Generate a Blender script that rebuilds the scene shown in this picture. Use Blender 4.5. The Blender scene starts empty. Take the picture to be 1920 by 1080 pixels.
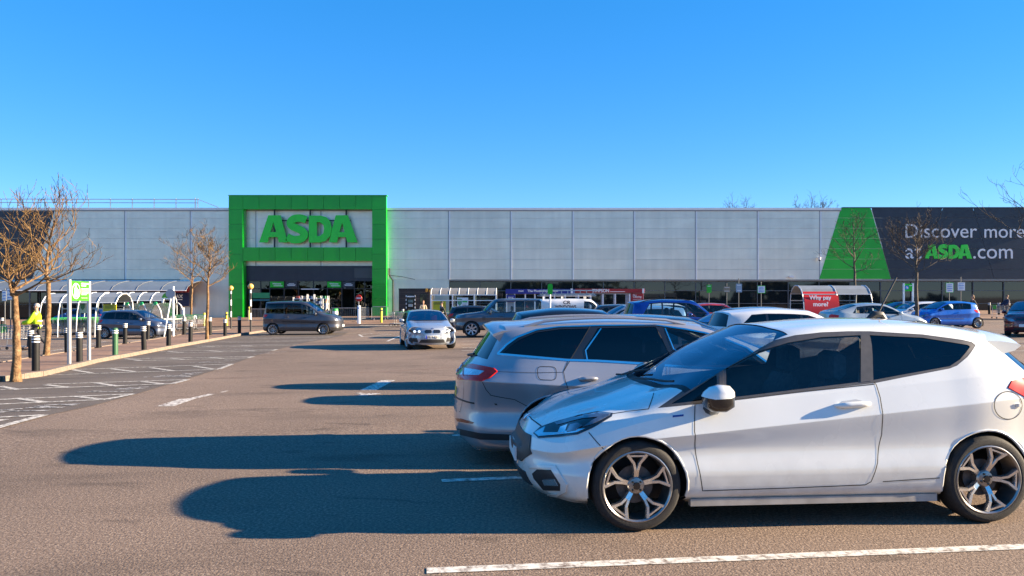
import bpy, bmesh, math, random
from mathutils import Vector, Matrix
from mathutils.bvhtree import BVHTree
R = math.radians
random.seed(7)
scene = bpy.context.scene
COL = scene.collection

# ------------------------------------------------------------------ camera
FPX, CAMH, HOR = 1430.0, 1.55, 566.0          # focal length in photo pixels, eye height, horizon row
cam_d = bpy.data.cameras.new('camera'); cam = bpy.data.objects.new('camera', cam_d); COL.objects.link(cam)
cam.location = (0, 0, CAMH); cam.rotation_euler = (R(90), 0, 0)
cam_d.sensor_width = 36; cam_d.lens = FPX / 1920 * 36
cam_d.shift_y = (HOR - 540) / 1920
cam_d.clip_start = 0.1; cam_d.clip_end = 5000
scene.camera = cam

# ------------------------------------------------------------------ sky and sun
SUN_EL, SUN_AZ = R(17.0), R(0.6)              # azimuth measured from +X towards the camera side (-Y)
world = bpy.data.worlds.new('World'); scene.world = world; world.use_nodes = True
wn = world.node_tree; wn.nodes.clear()
sky = wn.nodes.new('ShaderNodeTexSky'); sky.sky_type = 'NISHITA'; sky.sun_disc = False
sky.sun_elevation = SUN_EL; sky.sun_rotation = R(90) + SUN_AZ
sky.altitude = 60; sky.air_density = 0.6; sky.dust_density = 0.0; sky.ozone_density = 3.0
gam = wn.nodes.new('ShaderNodeGamma'); gam.inputs['Gamma'].default_value = .5
hsv = wn.nodes.new('ShaderNodeHueSaturation'); hsv.inputs['Hue'].default_value = .510; hsv.inputs['Value'].default_value = 1.02; hsv.inputs['Saturation'].default_value = 1.86
bg = wn.nodes.new('ShaderNodeBackground'); bg.inputs['Strength'].default_value = 0.15
wo = wn.nodes.new('ShaderNodeOutputWorld')
wn.links.new(sky.outputs[0], gam.inputs['Color']); wn.links.new(gam.outputs[0], hsv.inputs['Color']); wn.links.new(hsv.outputs[0], bg.inputs[0]); wn.links.new(bg.outputs[0], wo.inputs[0])
sun_d = bpy.data.lights.new('sun', 'SUN'); sun = bpy.data.objects.new('sun', sun_d); COL.objects.link(sun)
sun_d.energy = 5.0; sun_d.angle = R(0.5); sun_d.color = (1.0, 0.80, 0.56)
to_sun = Vector((math.cos(SUN_EL) * math.cos(SUN_AZ), -math.cos(SUN_EL) * math.sin(SUN_AZ), math.sin(SUN_EL)))
sun.rotation_euler = to_sun.to_track_quat('Z', 'Y').to_euler(); sun.location = (60, -10, 40)

scene.view_settings.view_transform = 'Standard'; scene.view_settings.look = 'None'
scene.view_settings.exposure = 1.95; scene.view_settings.gamma = 1.0
scene.view_settings.use_curve_mapping = False
scene.render.engine = 'CYCLES'
scene.cycles.max_bounces = 8; scene.cycles.transparent_max_bounces = 16
scene.cycles.sample_clamp_indirect = 6

# ------------------------------------------------------------------ terrain and pixel helpers
def sm(t, a, b):
    t = max(0.0, min(1.0, (t - a) / (b - a))); return t * t * (3 - 2 * t)
def gz(x, y):
    x = max(-32.0, min(32.0, x))
    return sm(y, 6.5, 22) * (-0.13 + 0.0112 * x) + 0.48 * sm(y, 53, 69)
def G(u, v, it=40):
    """ground point seen at photo pixel (u, v)"""
    y = 20.0
    for _ in range(it):
        z = gz((u - 960) / FPX * y, y)
        y = 0.5 * y + 0.5 * min(90.0, FPX * (CAMH - z) / max(v - HOR, 8.0))
    x = (u - 960) / FPX * y
    return Vector((x, y, gz(x, y)))
def A(u, v, Y):
    """point at depth Y seen at photo pixel"""
    return Vector(((u - 960) / FPX * Y, Y, CAMH + (HOR - v) / FPX * Y))
def g3(x, y, off=0.0): return Vector((x, y, gz(x, y) + off))

# ------------------------------------------------------------------ materials
MATS = {}
def mat(name, col=(.5, .5, .5), rough=.5, metal=0.0, coat=0.0, spec=.5, nscale=0, namt=0.0, bump=0.0, bscale=200, emit=None, rvar=0.0):
    if name in MATS: return MATS[name]
    m = bpy.data.materials.new(name); m.use_nodes = True; MATS[name] = m
    nt = m.node_tree; b = nt.nodes['Principled BSDF']
    b.inputs['Base Color'].default_value = (*col, 1); b.inputs['Roughness'].default_value = rough
    b.inputs['Metallic'].default_value = metal; b.inputs['Specular IOR Level'].default_value = spec
    b.inputs['Coat Weight'].default_value = coat; b.inputs['Coat Roughness'].default_value = .03
    if emit: b.inputs['Emission Color'].default_value = (*col, 1); b.inputs['Emission Strength'].default_value = emit
    if namt or bump or rvar:
        tc = nt.nodes.new('ShaderNodeTexCoord')
        if namt:
            n = nt.nodes.new('ShaderNodeTexNoise'); n.inputs['Scale'].default_value = nscale; n.inputs['Detail'].default_value = 5
            nt.links.new(tc.outputs['Object'], n.inputs['Vector'])
            r = nt.nodes.new('ShaderNodeMapRange'); r.inputs['From Min'].default_value = .3; r.inputs['From Max'].default_value = .7
            r.inputs['To Min'].default_value = 1 - namt; r.inputs['To Max'].default_value = 1 + namt
            mx = nt.nodes.new('ShaderNodeVectorMath'); mx.operation = 'SCALE'; mx.inputs[0].default_value = col
            nt.links.new(n.outputs['Fac'], r.inputs['Value']); nt.links.new(r.outputs[0], mx.inputs['Scale'])
            nt.links.new(mx.outputs[0], b.inputs['Base Color'])
        if rvar:
            n = nt.nodes.new('ShaderNodeTexNoise'); n.inputs['Scale'].default_value = 3; n.inputs['Detail'].default_value = 6
            nt.links.new(tc.outputs['Object'], n.inputs['Vector'])
            r = nt.nodes.new('ShaderNodeMapRange'); r.inputs['From Min'].default_value = .3; r.inputs['From Max'].default_value = .7
            r.inputs['To Min'].default_value = max(0, rough - rvar); r.inputs['To Max'].default_value = rough + rvar
            nt.links.new(n.outputs['Fac'], r.inputs['Value']); nt.links.new(r.outputs[0], b.inputs['Roughness'])
        if bump:
            n = nt.nodes.new('ShaderNodeTexNoise'); n.inputs['Scale'].default_value = bscale; n.inputs['Detail'].default_value = 4
            nt.links.new(tc.outputs['Object'], n.inputs['Vector'])
            bp = nt.nodes.new('ShaderNodeBump'); bp.inputs['Strength'].default_value = bump; bp.inputs['Distance'].default_value = .01
            nt.links.new(n.outputs['Fac'], bp.inputs['Height']); nt.links.new(bp.outputs[0], b.inputs['Normal'])
    return m

def glass(name, tint, fres=1.5, rough=0.0, gcol=(1, 1, 1)):
    """thin glazing: tinted see-through mixed with a fresnel mirror"""
    if name in MATS: return MATS[name]
    m = bpy.data.materials.new(name); m.use_nodes = True; MATS[name] = m
    nt = m.node_tree; nt.nodes.clear()
    o = nt.nodes.new('ShaderNodeOutputMaterial'); t = nt.nodes.new('ShaderNodeBsdfTransparent'); t.inputs[0].default_value = (*tint, 1)
    g = nt.nodes.new('ShaderNodeBsdfGlossy'); g.inputs['Roughness'].default_value = rough; g.inputs[0].default_value = (*gcol, 1)
    f = nt.nodes.new('ShaderNodeFresnel'); f.inputs[0].default_value = fres
    mx = nt.nodes.new('ShaderNodeMixShader')
    nt.links.new(f.outputs[0], mx.inputs[0]); nt.links.new(t.outputs[0], mx.inputs[1]); nt.links.new(g.outputs[0], mx.inputs[2])
    nt.links.new(mx.outputs[0], o.inputs[0])
    return m

def ramp_mat(name, scale, stops, rough=.9, detail=8, nrough=.6, bump=0, bscale=60, bdist=.01, second=None, obj=True):
    """noise driven colour ramp; second = (scale, darkest, lightest) multiplies large patches"""
    if name in MATS: return MATS[name]
    m = bpy.data.materials.new(name); m.use_nodes = True; MATS[name] = m
    nt = m.node_tree; b = nt.nodes['Principled BSDF']; b.inputs['Roughness'].default_value = rough
    b.inputs['Specular IOR Level'].default_value = .3
    tc = nt.nodes.new('ShaderNodeTexCoord')
    n = nt.nodes.new('ShaderNodeTexNoise'); n.inputs['Scale'].default_value = scale; n.inputs['Detail'].default_value = detail; n.inputs['Roughness'].default_value = nrough
    nt.links.new(tc.outputs['Object'], n.inputs['Vector'])
    cr = nt.nodes.new('ShaderNodeValToRGB'); el = cr.color_ramp.elements
    while len(el) < len(stops): el.new(.5)
    for e, (p, c) in zip(el, stops): e.position = p; e.color = (*c, 1)
    nt.links.new(n.outputs['Fac'], cr.inputs[0])
    out = cr.outputs[0]
    if second:
        n2 = nt.nodes.new('ShaderNodeTexNoise'); n2.inputs['Scale'].default_value = second[0]; n2.inputs['Detail'].default_value = 6
        nt.links.new(tc.outputs['Object'], n2.inputs['Vector'])
        r = nt.nodes.new('ShaderNodeMapRange'); r.inputs['From Min'].default_value = .32; r.inputs['From Max'].default_value = .68
        r.inputs['To Min'].default_value = second[1]; r.inputs['To Max'].default_value = second[2]
        vm = nt.nodes.new('ShaderNodeVectorMath'); vm.operation = 'SCALE'
        nt.links.new(n2.outputs['Fac'], r.inputs['Value']); nt.links.new(out, vm.inputs[0]); nt.links.new(r.outputs[0], vm.inputs['Scale'])
        out = vm.outputs[0]
    nt.links.new(out, b.inputs['Base Color'])
    if bump:
        nb = nt.nodes.new('ShaderNodeTexNoise'); nb.inputs['Scale'].default_value = bscale; nb.inputs['Detail'].default_value = 5
        nt.links.new(tc.outputs['Object'], nb.inputs['Vector'])
        bp = nt.nodes.new('ShaderNodeBump'); bp.inputs['Strength'].default_value = bump; bp.inputs['Distance'].default_value = bdist
        nt.links.new(nb.outputs['Fac'], bp.inputs['Height']); nt.links.new(bp.outputs[0], b.inputs['Normal'])
    return m

# ------------------------------------------------------------------ objects and meshes
def tag(o, label=None, cat=None, group=None, kind=None):
    if label: o['label'] = label
    if cat: o['category'] = cat
    if group: o['group'] = group
    if kind: o['kind'] = kind
    return o
def empty(name, loc=(0, 0, 0), rz=0, label=None, cat=None, group=None):
    o = bpy.data.objects.new(name, None); COL.objects.link(o); o.location = loc; o.rotation_euler = (0, 0, rz)
    o.empty_display_size = .2
    return tag(o, label, cat, group)
def addobj(name, me, parent=None, loc=None, rot=None, sc=None):
    o = bpy.data.objects.new(name, me); COL.objects.link(o); o.parent = parent
    if loc is not None: o.location = loc
    if rot is not None: o.rotation_euler = rot
    if sc is not None: o.scale = sc
    return o
def copy_tree(o, parent=None):
    c = o.copy(); COL.objects.link(c); c.parent = parent
    for ch in o.children: copy_tree(ch, c)
    return c

class MB:
    """collects boxes, tubes, prisms and lathes into one mesh"""
    def __init__(s): s.v = []; s.f = []; s.m = []; s.cur = 0
    def add(s, vs, fs):
        b = len(s.v); s.v += [tuple(p) for p in vs]; s.f += [tuple(b + i for i in f) for f in fs]; s.m += [s.cur] * len(fs); return s
    def box(s, c, d, rz=0, M=None):
        vs = []
        for z in (-.5, .5):
            for y in (-.5, .5):
                for x in (-.5, .5): vs.append(Vector((x * d[0], y * d[1], z * d[2])))
        if rz: vs = [Matrix.Rotation(rz, 3, 'Z') @ p for p in vs]
        if M: vs = [M @ p for p in vs]
        vs = [p + Vector(c) for p in vs]
        return s.add(vs, [(0, 2, 3, 1), (4, 5, 7, 6), (0, 1, 5, 4), (1, 3, 7, 5), (3, 2, 6, 7), (2, 0, 4, 6)])
    def bb(s, x0, x1, y0, y1, z0, z1): return s.box(((x0 + x1) / 2, (y0 + y1) / 2, (z0 + z1) / 2), (x1 - x0, y1 - y0, z1 - z0))
    def tube(s, pts, r, n=8, cap=True, rs=None):
        pts = [Vector(p) for p in pts]; rings = []
        for i, p in enumerate(pts):
            a = pts[max(0, i - 1)]; b = pts[min(len(pts) - 1, i + 1)]
            d = (b - a).normalized(); up = Vector((0, 0, 1)) if abs(d.z) < .9 else Vector((1, 0, 0))
            u = d.cross(up).normalized(); w = u.cross(d)
            rr = rs[i] if rs else r
            rings.append([p + (u * math.cos(2 * math.pi * k / n) + w * math.sin(2 * math.pi * k / n)) * rr for k in range(n)])
        vs = [q for rg in rings for q in rg]; fs = []
        for i in range(len(pts) - 1):
            for k in range(n):
                k2 = (k + 1) % n; fs.append((i * n + k, i * n + k2, (i + 1) * n + k2, (i + 1) * n + k))
        if cap: fs.append(tuple(range(n))[::-1]); fs.append(tuple((len(pts) - 1) * n + k for k in range(n)))
        return s.add(vs, fs)
    def cyl(s, a, b, r, n=16, r2=None): return s.tube([a, b], r, n, True, [r, r if r2 is None else r2])
    def lathe(s, prof, n=24, c=(0, 0, 0), axis='Z'):
        """profile [(radius, height)]"""
        vs = []; c = Vector(c)
        for r, h in prof:
            for k in range(n):
                a = 2 * math.pi * k / n; x, y = r * math.cos(a), r * math.sin(a)
                p = Vector((x, y, h)) if axis == 'Z' else (Vector((x, h, y)) if axis == 'Y' else Vector((h, x, y)))
                vs.append(p + c)
        fs = []
        for i in range(len(prof) - 1):
            for k in range(n):
                k2 = (k + 1) % n; fs.append((i * n + k, i * n + k2, (i + 1) * n + k2, (i + 1) * n + k))
        return s.add(vs, fs)
    def prism(s, poly, a, b, axis='Y'):
        """2d polygon extruded from a to b along axis; poly in the other two coordinates"""
        def P(q, h): return (q[0], h, q[1]) if axis == 'Y' else ((q[0], q[1], h) if axis == 'Z' else (h, q[0], q[1]))
        n = len(poly); vs = [P(q, a) for q in poly] + [P(q, b) for q in poly]
        fs = [tuple(range(n)), tuple(range(2 * n - 1, n - 1, -1))] + [(i, n + i, n + (i + 1) % n, (i + 1) % n) for i in range(n)]
        return s.add(vs, fs)
    def ball(s, c, r, n=12, m=8, sc=(1, 1, 1)):
        vs = []; c = Vector(c)
        for i in range(m + 1):
            t = math.pi * i / m
            for k in range(n):
                a = 2 * math.pi * k / n
                vs.append(c + Vector((r * sc[0] * math.sin(t) * math.cos(a), r * sc[1] * math.sin(t) * math.sin(a), r * sc[2] * math.cos(t))))
        fs = [(i * n + k, (i + 1) * n + k, (i + 1) * n + (k + 1) % n, i * n + (k + 1) % n) for i in range(m) for k in range(n)]
        return s.add(vs, fs)
    def mesh(s, name, mats, smooth=False, fix=True):
        me = bpy.data.meshes.new(name); me.from_pydata(s.v, [], s.f)
        if not isinstance(mats, (list, tuple)): mats = [mats]
        for m in mats: me.materials.append(m)
        if len(mats) > 1: me.polygons.foreach_set('material_index', s.m)
        if fix:
            bm = bmesh.new(); bm.from_mesh(me); bmesh.ops.recalc_face_normals(bm, faces=bm.faces); bm.to_mesh(me); bm.free()
        if smooth:
            me.polygons.foreach_set('use_smooth', [True] * len(me.polygons))
            try: me.set_sharp_from_angle(angle=R(38 if smooth is True else smooth))
            except Exception: pass
        return me
    def build(s, name, mats, parent=None, smooth=False, loc=None, rz=0):
        return addobj(name, s.mesh(name, mats, smooth), parent, loc, (0, 0, rz) if rz else None)

_txt = {}
def text_mesh(s, size, depth=.01, bold=0.0, spacing=1.0, align='LEFT', shear=0):
    """lettering in the XZ plane facing -Y"""
    cu = bpy.data.curves.new('lettering', 'FONT'); cu.body = s; cu.size = size; cu.extrude = depth / 2; cu.offset = bold * size
    cu.space_character = spacing; cu.align_x = align; cu.resolution_u = 4; cu.shear = shear
    o = bpy.data.objects.new('lettering', cu); COL.objects.link(o)
    dg = bpy.context.evaluated_depsgraph_get(); me = bpy.data.meshes.new_from_object(o.evaluated_get(dg))
    bpy.data.objects.remove(o); bpy.data.curves.remove(cu)
    me.transform(Matrix.Rotation(R(90), 4, 'X'))
    me.name = 'lettering'
    return me
def text_obj(name, s, width, loc, m, parent=None, depth=.01, bold=0.0, spacing=1.0, height=None, rz=0, axis_fit=True):
    me = text_mesh(s, 1.0, .01, bold, spacing)
    xs = [v.co.x for v in me.vertices]; zs = [v.co.z for v in me.vertices]
    w = max(xs) - min(xs); hh = max(zs) - min(zs); kx = width / w; kz = (height / hh) if height else kx
    for v in me.vertices: v.co = ((v.co.x - min(xs)) * kx, v.co.y * depth / .01, (v.co.z - min(zs)) * kz)
    me.materials.clear(); me.materials.append(m)
    return addobj(name, me, parent, loc, (0, 0, rz))
# ------------------------------------------------------------------ ground
ASPH = ramp_mat('brown_asphalt', 42, [(.30, (.090, .064, .048)), (.45, (.172, .122, .088)), (.55, (.235, .167, .119)), (.70, (.38, .30, .225))],
                rough=.88, detail=3, nrough=.75, bump=.55, bscale=70, bdist=.012, second=(.22, .80, 1.14))
DARK = ramp_mat('dark_tarmac', 70, [(.30, (.075, .060, .048)), (.5, (.128, .103, .082)), (.72, (.20, .165, .13))], rough=.85, detail=4, nrough=.7, bump=.5, bscale=90, second=(.5, .8, 1.15))
PAVE = ramp_mat('block_paving', 6, [(.3, (.21, .125, .085)), (.5, (.27, .165, .11)), (.7, (.33, .21, .145))], rough=.9, bump=.4, bscale=40, second=(.4, .8, 1.1))
KERB = ramp_mat('kerb_concrete', 18, [(.3, (.15, .115, .09)), (.7, (.27, .215, .17))], rough=.9, bump=.3, bscale=60)
def paint_mat(name, col, under, lo, hi):
    m = bpy.data.materials.new(name); m.use_nodes = True; nt = m.node_tree; b = nt.nodes['Principled BSDF']; b.inputs['Roughness'].default_value = .75
    tc = nt.nodes.new('ShaderNodeTexCoord'); n = nt.nodes.new('ShaderNodeTexNoise'); n.inputs['Scale'].default_value = 14; n.inputs['Detail'].default_value = 9; n.inputs['Roughness'].default_value = .75
    nt.links.new(tc.outputs['Object'], n.inputs['Vector'])
    r = nt.nodes.new('ShaderNodeMapRange'); r.inputs['From Min'].default_value = lo; r.inputs['From Max'].default_value = hi
    nt.links.new(n.outputs['Fac'], r.inputs['Value'])
    mx = nt.nodes.new('ShaderNodeMix'); mx.data_type = 'RGBA'; mx.inputs[6].default_value = (*under, 1); mx.inputs[7].default_value = (*col, 1)
    nt.links.new(r.outputs[0], mx.inputs[0]); nt.links.new(mx.outputs[2], b.inputs['Base Color'])
    return m
WHITE_LINE = paint_mat('white_road_paint', (.70, .66, .57), (.16, .12, .09), .38, .54)
WORN_LINE = paint_mat('worn_road_paint', (.66, .61, .52), (.08, .07, .06), .40, .56)
FAINT_LINE = paint_mat('faded_road_paint', (.60, .56, .50), (.055, .053, .05), .44, .58)

def add_stains(m, scale, lo, hi, dark):
    nt = m.node_tree; b = nt.nodes['Principled BSDF']; src = b.inputs['Base Color'].links[0].from_socket
    tc = nt.nodes.new('ShaderNodeTexCoord'); n = nt.nodes.new('ShaderNodeTexNoise'); n.inputs['Scale'].default_value = scale; n.inputs['Detail'].default_value = 7; n.inputs['Distortion'].default_value = .6
    mp = nt.nodes.new('ShaderNodeMapping'); mp.inputs['Scale'].default_value = (.35, 1, 1); nt.links.new(tc.outputs['Object'], mp.inputs[0]); nt.links.new(mp.outputs[0], n.inputs['Vector'])
    r = nt.nodes.new('ShaderNodeMapRange'); r.inputs['From Min'].default_value = lo; r.inputs['From Max'].default_value = hi; r.inputs['To Min'].default_value = 1; r.inputs['To Max'].default_value = dark
    vm = nt.nodes.new('ShaderNodeVectorMath'); vm.operation = 'SCALE'; nt.links.new(n.outputs['Fac'], r.inputs['Value']); nt.links.new(src, vm.inputs[0]); nt.links.new(r.outputs[0], vm.inputs['Scale']); nt.links.new(vm.outputs[0], b.inputs['Base Color'])
add_stains(ASPH, .9, .56, .68, .70); add_stains(ASPH, 3.1, .62, .70, .66); add_stains(DARK, 1.3, .56, .70, .75)
WORN_ARROW = paint_mat('worn_arrow_paint', (.70, .65, .57), (.15, .108, .078), .44, .54)
def frange(a, b, s):
    out = []
    while a < b - 1e-6: out.append(a); a += s
    return out + [b]
xs = [-2500, -800, -300, -120] + frange(-64, 64, 1.0) + [120, 300, 800, 2500]
ys = [-2500, -800, -200, -90, -40, -20] + frange(-8, 84, 1.0) + [140, 400, 1000, 2500]
vs = [(x, y, gz(x, y)) for y in ys for x in xs]; nx = len(xs)
fs = [(j * nx + i, j * nx + i + 1, (j + 1) * nx + i + 1, (j + 1) * nx + i) for j in range(len(ys) - 1) for i in range(nx - 1)]
me = bpy.data.meshes.new('ground'); me.from_pydata(vs, [], fs); me.materials.append(ASPH)
me.polygons.foreach_set('use_smooth', [True] * len(me.polygons))
ground = tag(addobj('ground', me), kind='structure')

def sheet(name, poly, off, m, parent=None, step=1.0, edge=0.0):
    """polygon in (x, y) draped on the terrain; edge>0 gives it a skirt"""
    bm = bmesh.new(); f = bm.faces.new([bm.verts.new((p[0], p[1], 0)) for p in poly])
    x0 = min(p[0] for p in poly); x1 = max(p[0] for p in poly); y0 = min(p[1] for p in poly); y1 = max(p[1] for p in poly)
    for x in frange(math.ceil(x0), x1, step)[:-1]:
        bmesh.ops.bisect_plane(bm, geom=bm.verts[:] + bm.edges[:] + bm.faces[:], plane_co=(x, 0, 0), plane_no=(1, 0, 0))
    for y in frange(math.ceil(y0), y1, step)[:-1]:
        bmesh.ops.bisect_plane(bm, geom=bm.verts[:] + bm.edges[:] + bm.faces[:], plane_co=(0, y, 0), plane_no=(0, 1, 0))
    for v in bm.verts: v.co.z = gz(v.co.x, v.co.y) + off
    if edge:
        be = [e for e in bm.edges if e.is_boundary]
        r = bmesh.ops.extrude_edge_only(bm, edges=be)
        for v in [g for g in r['geom'] if isinstance(g, bmesh.types.BMVert)]: v.co.z -= edge
    bmesh.ops.recalc_face_normals(bm, faces=bm.faces)
    me = bpy.data.meshes.new(name); bm.to_mesh(me); bm.free(); me.materials.append(m)
    if me.polygons and sum(p.normal.z for p in me.polygons) < 0: me.flip_normals()
    return addobj(name, me, parent)
def P2(u, v): p = G(u, v); return (p.x, p.y)

def stripe(mb, a, b, w, off, seg=.5):
    a = Vector(a[:2]); b = Vector(b[:2]); d = b - a; n = max(1, int(d.length / seg)); q = Vector((-d.y, d.x)).normalized() * w / 2
    vs = []
    for i in range(n + 1):
        p = a + d * i / n
        for s in (1, -1): vs.append(g3(p.x + q.x * s, p.y + q.y * s, off))
    mb.add(vs, [(2 * i, 2 * i + 1, 2 * i + 3, 2 * i + 2) for i in range(n)])
def pstripes(name, segs, w, m, off=.0045, parent=None):
    """painted lines given by their photo pixels"""
    mb = MB()
    for s in segs:
        a, b = P2(s[0], s[1]), P2(s[2], s[3]); stripe(mb, a, b, s[4] if len(s) > 4 else w, off)
    o = mb.build(name, m, parent or ground)
    if sum(p.normal.z for p in o.data.polygons) < 0: o.data.flip_normals()
    return o

# dark bays beside the island
bound = [(-160, 852), (0, 804), (100, 777), (175, 761), (250, 741), (350, 711), (420, 689), (480, 667), (560, 645), (640, 630), (655, 622)]
nearkerb = [(-120, 722), (0, 716), (75, 706), (140, 690), (180, 680), (240, 669), (320, 653.5), (367, 645), (410, 637), (450, 629.5), (490, 623), (540, 620)]
farkerb = [(-120, 694), (0, 686), (52, 677), (125, 665), (207, 652), (282, 641), (332, 632), (375, 626), (430, 620)]
bays = sheet('parking_bays', [P2(*p) for p in bound] + [P2(*p) for p in nearkerb[::-1]], .005, DARK); tag(bays, kind='structure')
# far aisle and bays behind the island
island_poly = [P2(*p) for p in nearkerb] + [P2(*p) for p in farkerb[::-1]]
island = sheet('pavement', island_poly, .10, PAVE, edge=.14); tag(island, kind='structure')
store_pave = sheet('store_pavement', [(-70, 59), (-32, 56), (-18, 56.5), (-8, 57), (20, 56), (60, 54), (60, 69.9), (-70, 69.9)], .06, PAVE, edge=.10); tag(store_pave, kind='structure')

def kerb_run(pts, parent, w=.15, h=.125, step=.92, side=0):
    """row of kerb stones along a ground polyline"""
    P = [Vector(p) for p in pts]
    acc = []; 
    for a, b in zip(P[:-1], P[1:]):
        n = max(1, round((b - a).length / step))
        for i in range(n): acc.append((a + (b - a) * i / n, a + (b - a) * (i + 1) / n))
    for a, b in acc:
        d = (b - a); L = d.length; c = (a + b) / 2
        if c.y > 75 or c.y < 4: continue
        mb = MB(); mb.box((0, 0, 0), (L - .012, w, .26))
        za, zb = gz(a.x, a.y), gz(b.x, b.y)
        o = mb.build('kerb_stone', KERB, parent)
        o.location = (c.x, c.y, (za + zb) / 2 + h - .13 + random.uniform(-.004, .004)); o.rotation_euler = (0, -math.atan2(zb - za, L), math.atan2(d.y, d.x))
kerb_run([P2(*p) for p in nearkerb], island); kerb_run([P2(*p) for p in farkerb], island)
kerb_run([(-30, 56.1), (-18, 56.4), (-8, 56.9), (20, 55.9), (45, 54.6)], store_pave, h=.075, step=1.8)

def zone(name, segs, m, w=.13):
    # crop coordinates of the island close-up (scale 4, origin 0,590)
    pstripes(name, [tuple((c / 4 + (590 if i % 2 else 0)) for i, c in enumerate(s[:4])) + tuple(s[4:]) for s in segs], w, m, .011, bays)
zone('road_marking', [(520, 415, 1740, 372), (360, 455, 1640, 412), (1740, 372, 1640, 412), (540, 415, 690, 440), (830, 408, 1010, 430), (1130, 400, 1310, 425), (1450, 388, 1600, 410)], WORN_LINE)
zone('road_marking', [(350, 525, 1410, 490), (0, 565, 1290, 522), (1410, 490, 1290, 522), (0, 540, 140, 565), (340, 530, 530, 550), (720, 515, 890, 540), (1070, 505, 1240, 525)], WORN_LINE)
zone('road_marking', [(-60, 643, 1000, 598), (-60, 678, 790, 640), (1000, 598, 790, 640), (120, 630, 330, 660), (560, 615, 770, 640)], WORN_LINE)
zone('road_marking', [(-200, 785, 330, 757), (-200, 900, 330, 757), (-200, 830, 40, 790)], WORN_LINE)
zone('road_marking', [(930, 333, 1900, 316), (1000, 348, 1860, 327), (1900, 316, 1860, 327), (940, 333, 1060, 345), (1250, 327, 1380, 337), (1560, 322, 1680, 331)], WORN_LINE, .12)
zone('road_marking', [(1200, 278, 2080, 262), (1240, 291, 2040, 272), (2080, 262, 2040, 272), (1260, 278, 1380, 288), (1560, 272, 1680, 281), (1820, 267, 1930, 275)], WORN_LINE, .12)
zone('road_marking', [(1450, 238, 2240, 222), (1480, 247, 2210, 231), (1520, 238, 1640, 245), (1800, 231, 1900, 238)], WORN_LINE, .12)
zone('road_marking', [(1640, 205, 2380, 190), (1690, 212, 2350, 197)], WORN_LINE, .12)
zone('road_marking', [(1800, 178, 2500, 165), (1860, 184, 2470, 171), (1960, 158, 2560, 147)], WORN_LINE, .12)
# faded parent-and-child pictograms
zone('road_marking', [(1075, 472, 1120, 469), (1150, 470, 1425, 468), (1160, 470, 1240, 458), (1240, 458, 1390, 462), (1350, 455, 1490, 447), (1400, 462, 1420, 468), (1440, 440, 1525, 435), (1380, 443, 1450, 449)], FAINT_LINE, .10)
zone('road_marking', [(580, 586, 635, 583), (650, 584, 1000, 578), (690, 577, 760, 574), (860, 566, 1090, 555), (890, 557, 990, 565), (1040, 548, 1150, 544), (960, 552, 1060, 556)], FAINT_LINE, .10)
zone('road_marking', [(0, 722, 165, 709), (0, 738, 60, 729), (60, 728, 370, 723), (200, 703, 480, 699), (270, 690, 420, 700), (330, 684, 600, 672), (480, 676, 560, 684)], FAINT_LINE, .11)
zone('road_marking', [(1425, 365, 1460, 362), (1490, 363, 1690, 360), (1600, 352, 1760, 348), (1500, 360, 1580, 352), (1680, 341, 1800, 335)], FAINT_LINE, .09)
zone('road_marking', [(1760, 262, 1900, 256), (1700, 255, 1860, 252), (1900, 300, 2060, 292), (1990, 285, 2150, 280)], FAINT_LINE, .09)
# worn arrows / dashes on the lane
pstripes('road_marking', [(310, 762, 352, 748, .26), (345, 751, 398, 739, .14), (415, 736, 427, 733, .06)], .2, WORN_ARROW)
pstripes('road_marking', [(676, 742, 706, 738, .22), (690, 732, 728, 713, .30), (672, 737, 690, 741, .1)], .2, WORN_ARROW)
pstripes('tarmac_joint', [(385, 710, 560, 703, .04), (560, 703, 720, 697, .04), (720, 697, 850, 689, .04)], .04, mat('joint_sealant', (.19, .095, .065), .9, namt=.2, nscale=9))
# bay line in front of the white hatchback and beyond it
pstripes('road_marking', [(800, 1071, 1960, 1024)], .095, WHITE_LINE)
pstripes('road_marking', [(828, 902, 1100, 891)], .10, WHITE_LINE)
pstripes('road_marking', [(848, 817, 1000, 812)], .10, WHITE_LINE)
# far aisle: give-way line, dashes and bay ends
pstripes('road_marking', [(648 + 30 * i, 626.5, 668 + 30 * i, 626, .14) for i in range(7)], .14, WHITE_LINE)
pstripes('road_marking', [(673, 627.5, 700, 625.5), (673, 627.5, 680, 631.5), (680, 631.5, 735, 627)], .12, WHITE_LINE)
pstripes('road_marking', [(726, 640, 752, 629)], .12, WHITE_LINE)
pstripes('road_marking', [(676 + 9 * i, 611, 682 + 9 * i, 610, .3) for i in range(8)], .3, WORN_LINE)
pstripes('road_marking', [(700, 617.5, 760, 616), (640, 615, 690, 614)], .10, WORN_LINE)
pstripes('road_marking', [(866, 640 + 6 * i, 905, 639.4 + 6 * i) for i in range(4)], .12, WORN_LINE)
pstripes('road_marking', [(1840, 632 + 9 * i, 1925, 631 + 9 * i) for i in range(4)], .10, WHITE_LINE)
pstripes('road_marking', [(1830, 618, 1925, 616.5), (1780, 608, 1900, 607)], .10, WORN_LINE)
# far left aisle zebra-like bay hatching behind the island
pstripes('road_marking', [(-20, 658, 60, 652), (-20, 664, 80, 657), (-20, 671, 46, 668), (90, 659, 180, 646), (200, 636, 330, 622), (120, 652, 200, 640), (240, 640, 350, 628), (0, 650, 100, 645)], .12, WORN_LINE)
pstripes('road_marking', [(380, 614, 480, 609), (360, 608, 450, 604), (455, 622, 500, 618), (500, 615, 495, 622)], .14, WORN_LINE)
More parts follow.
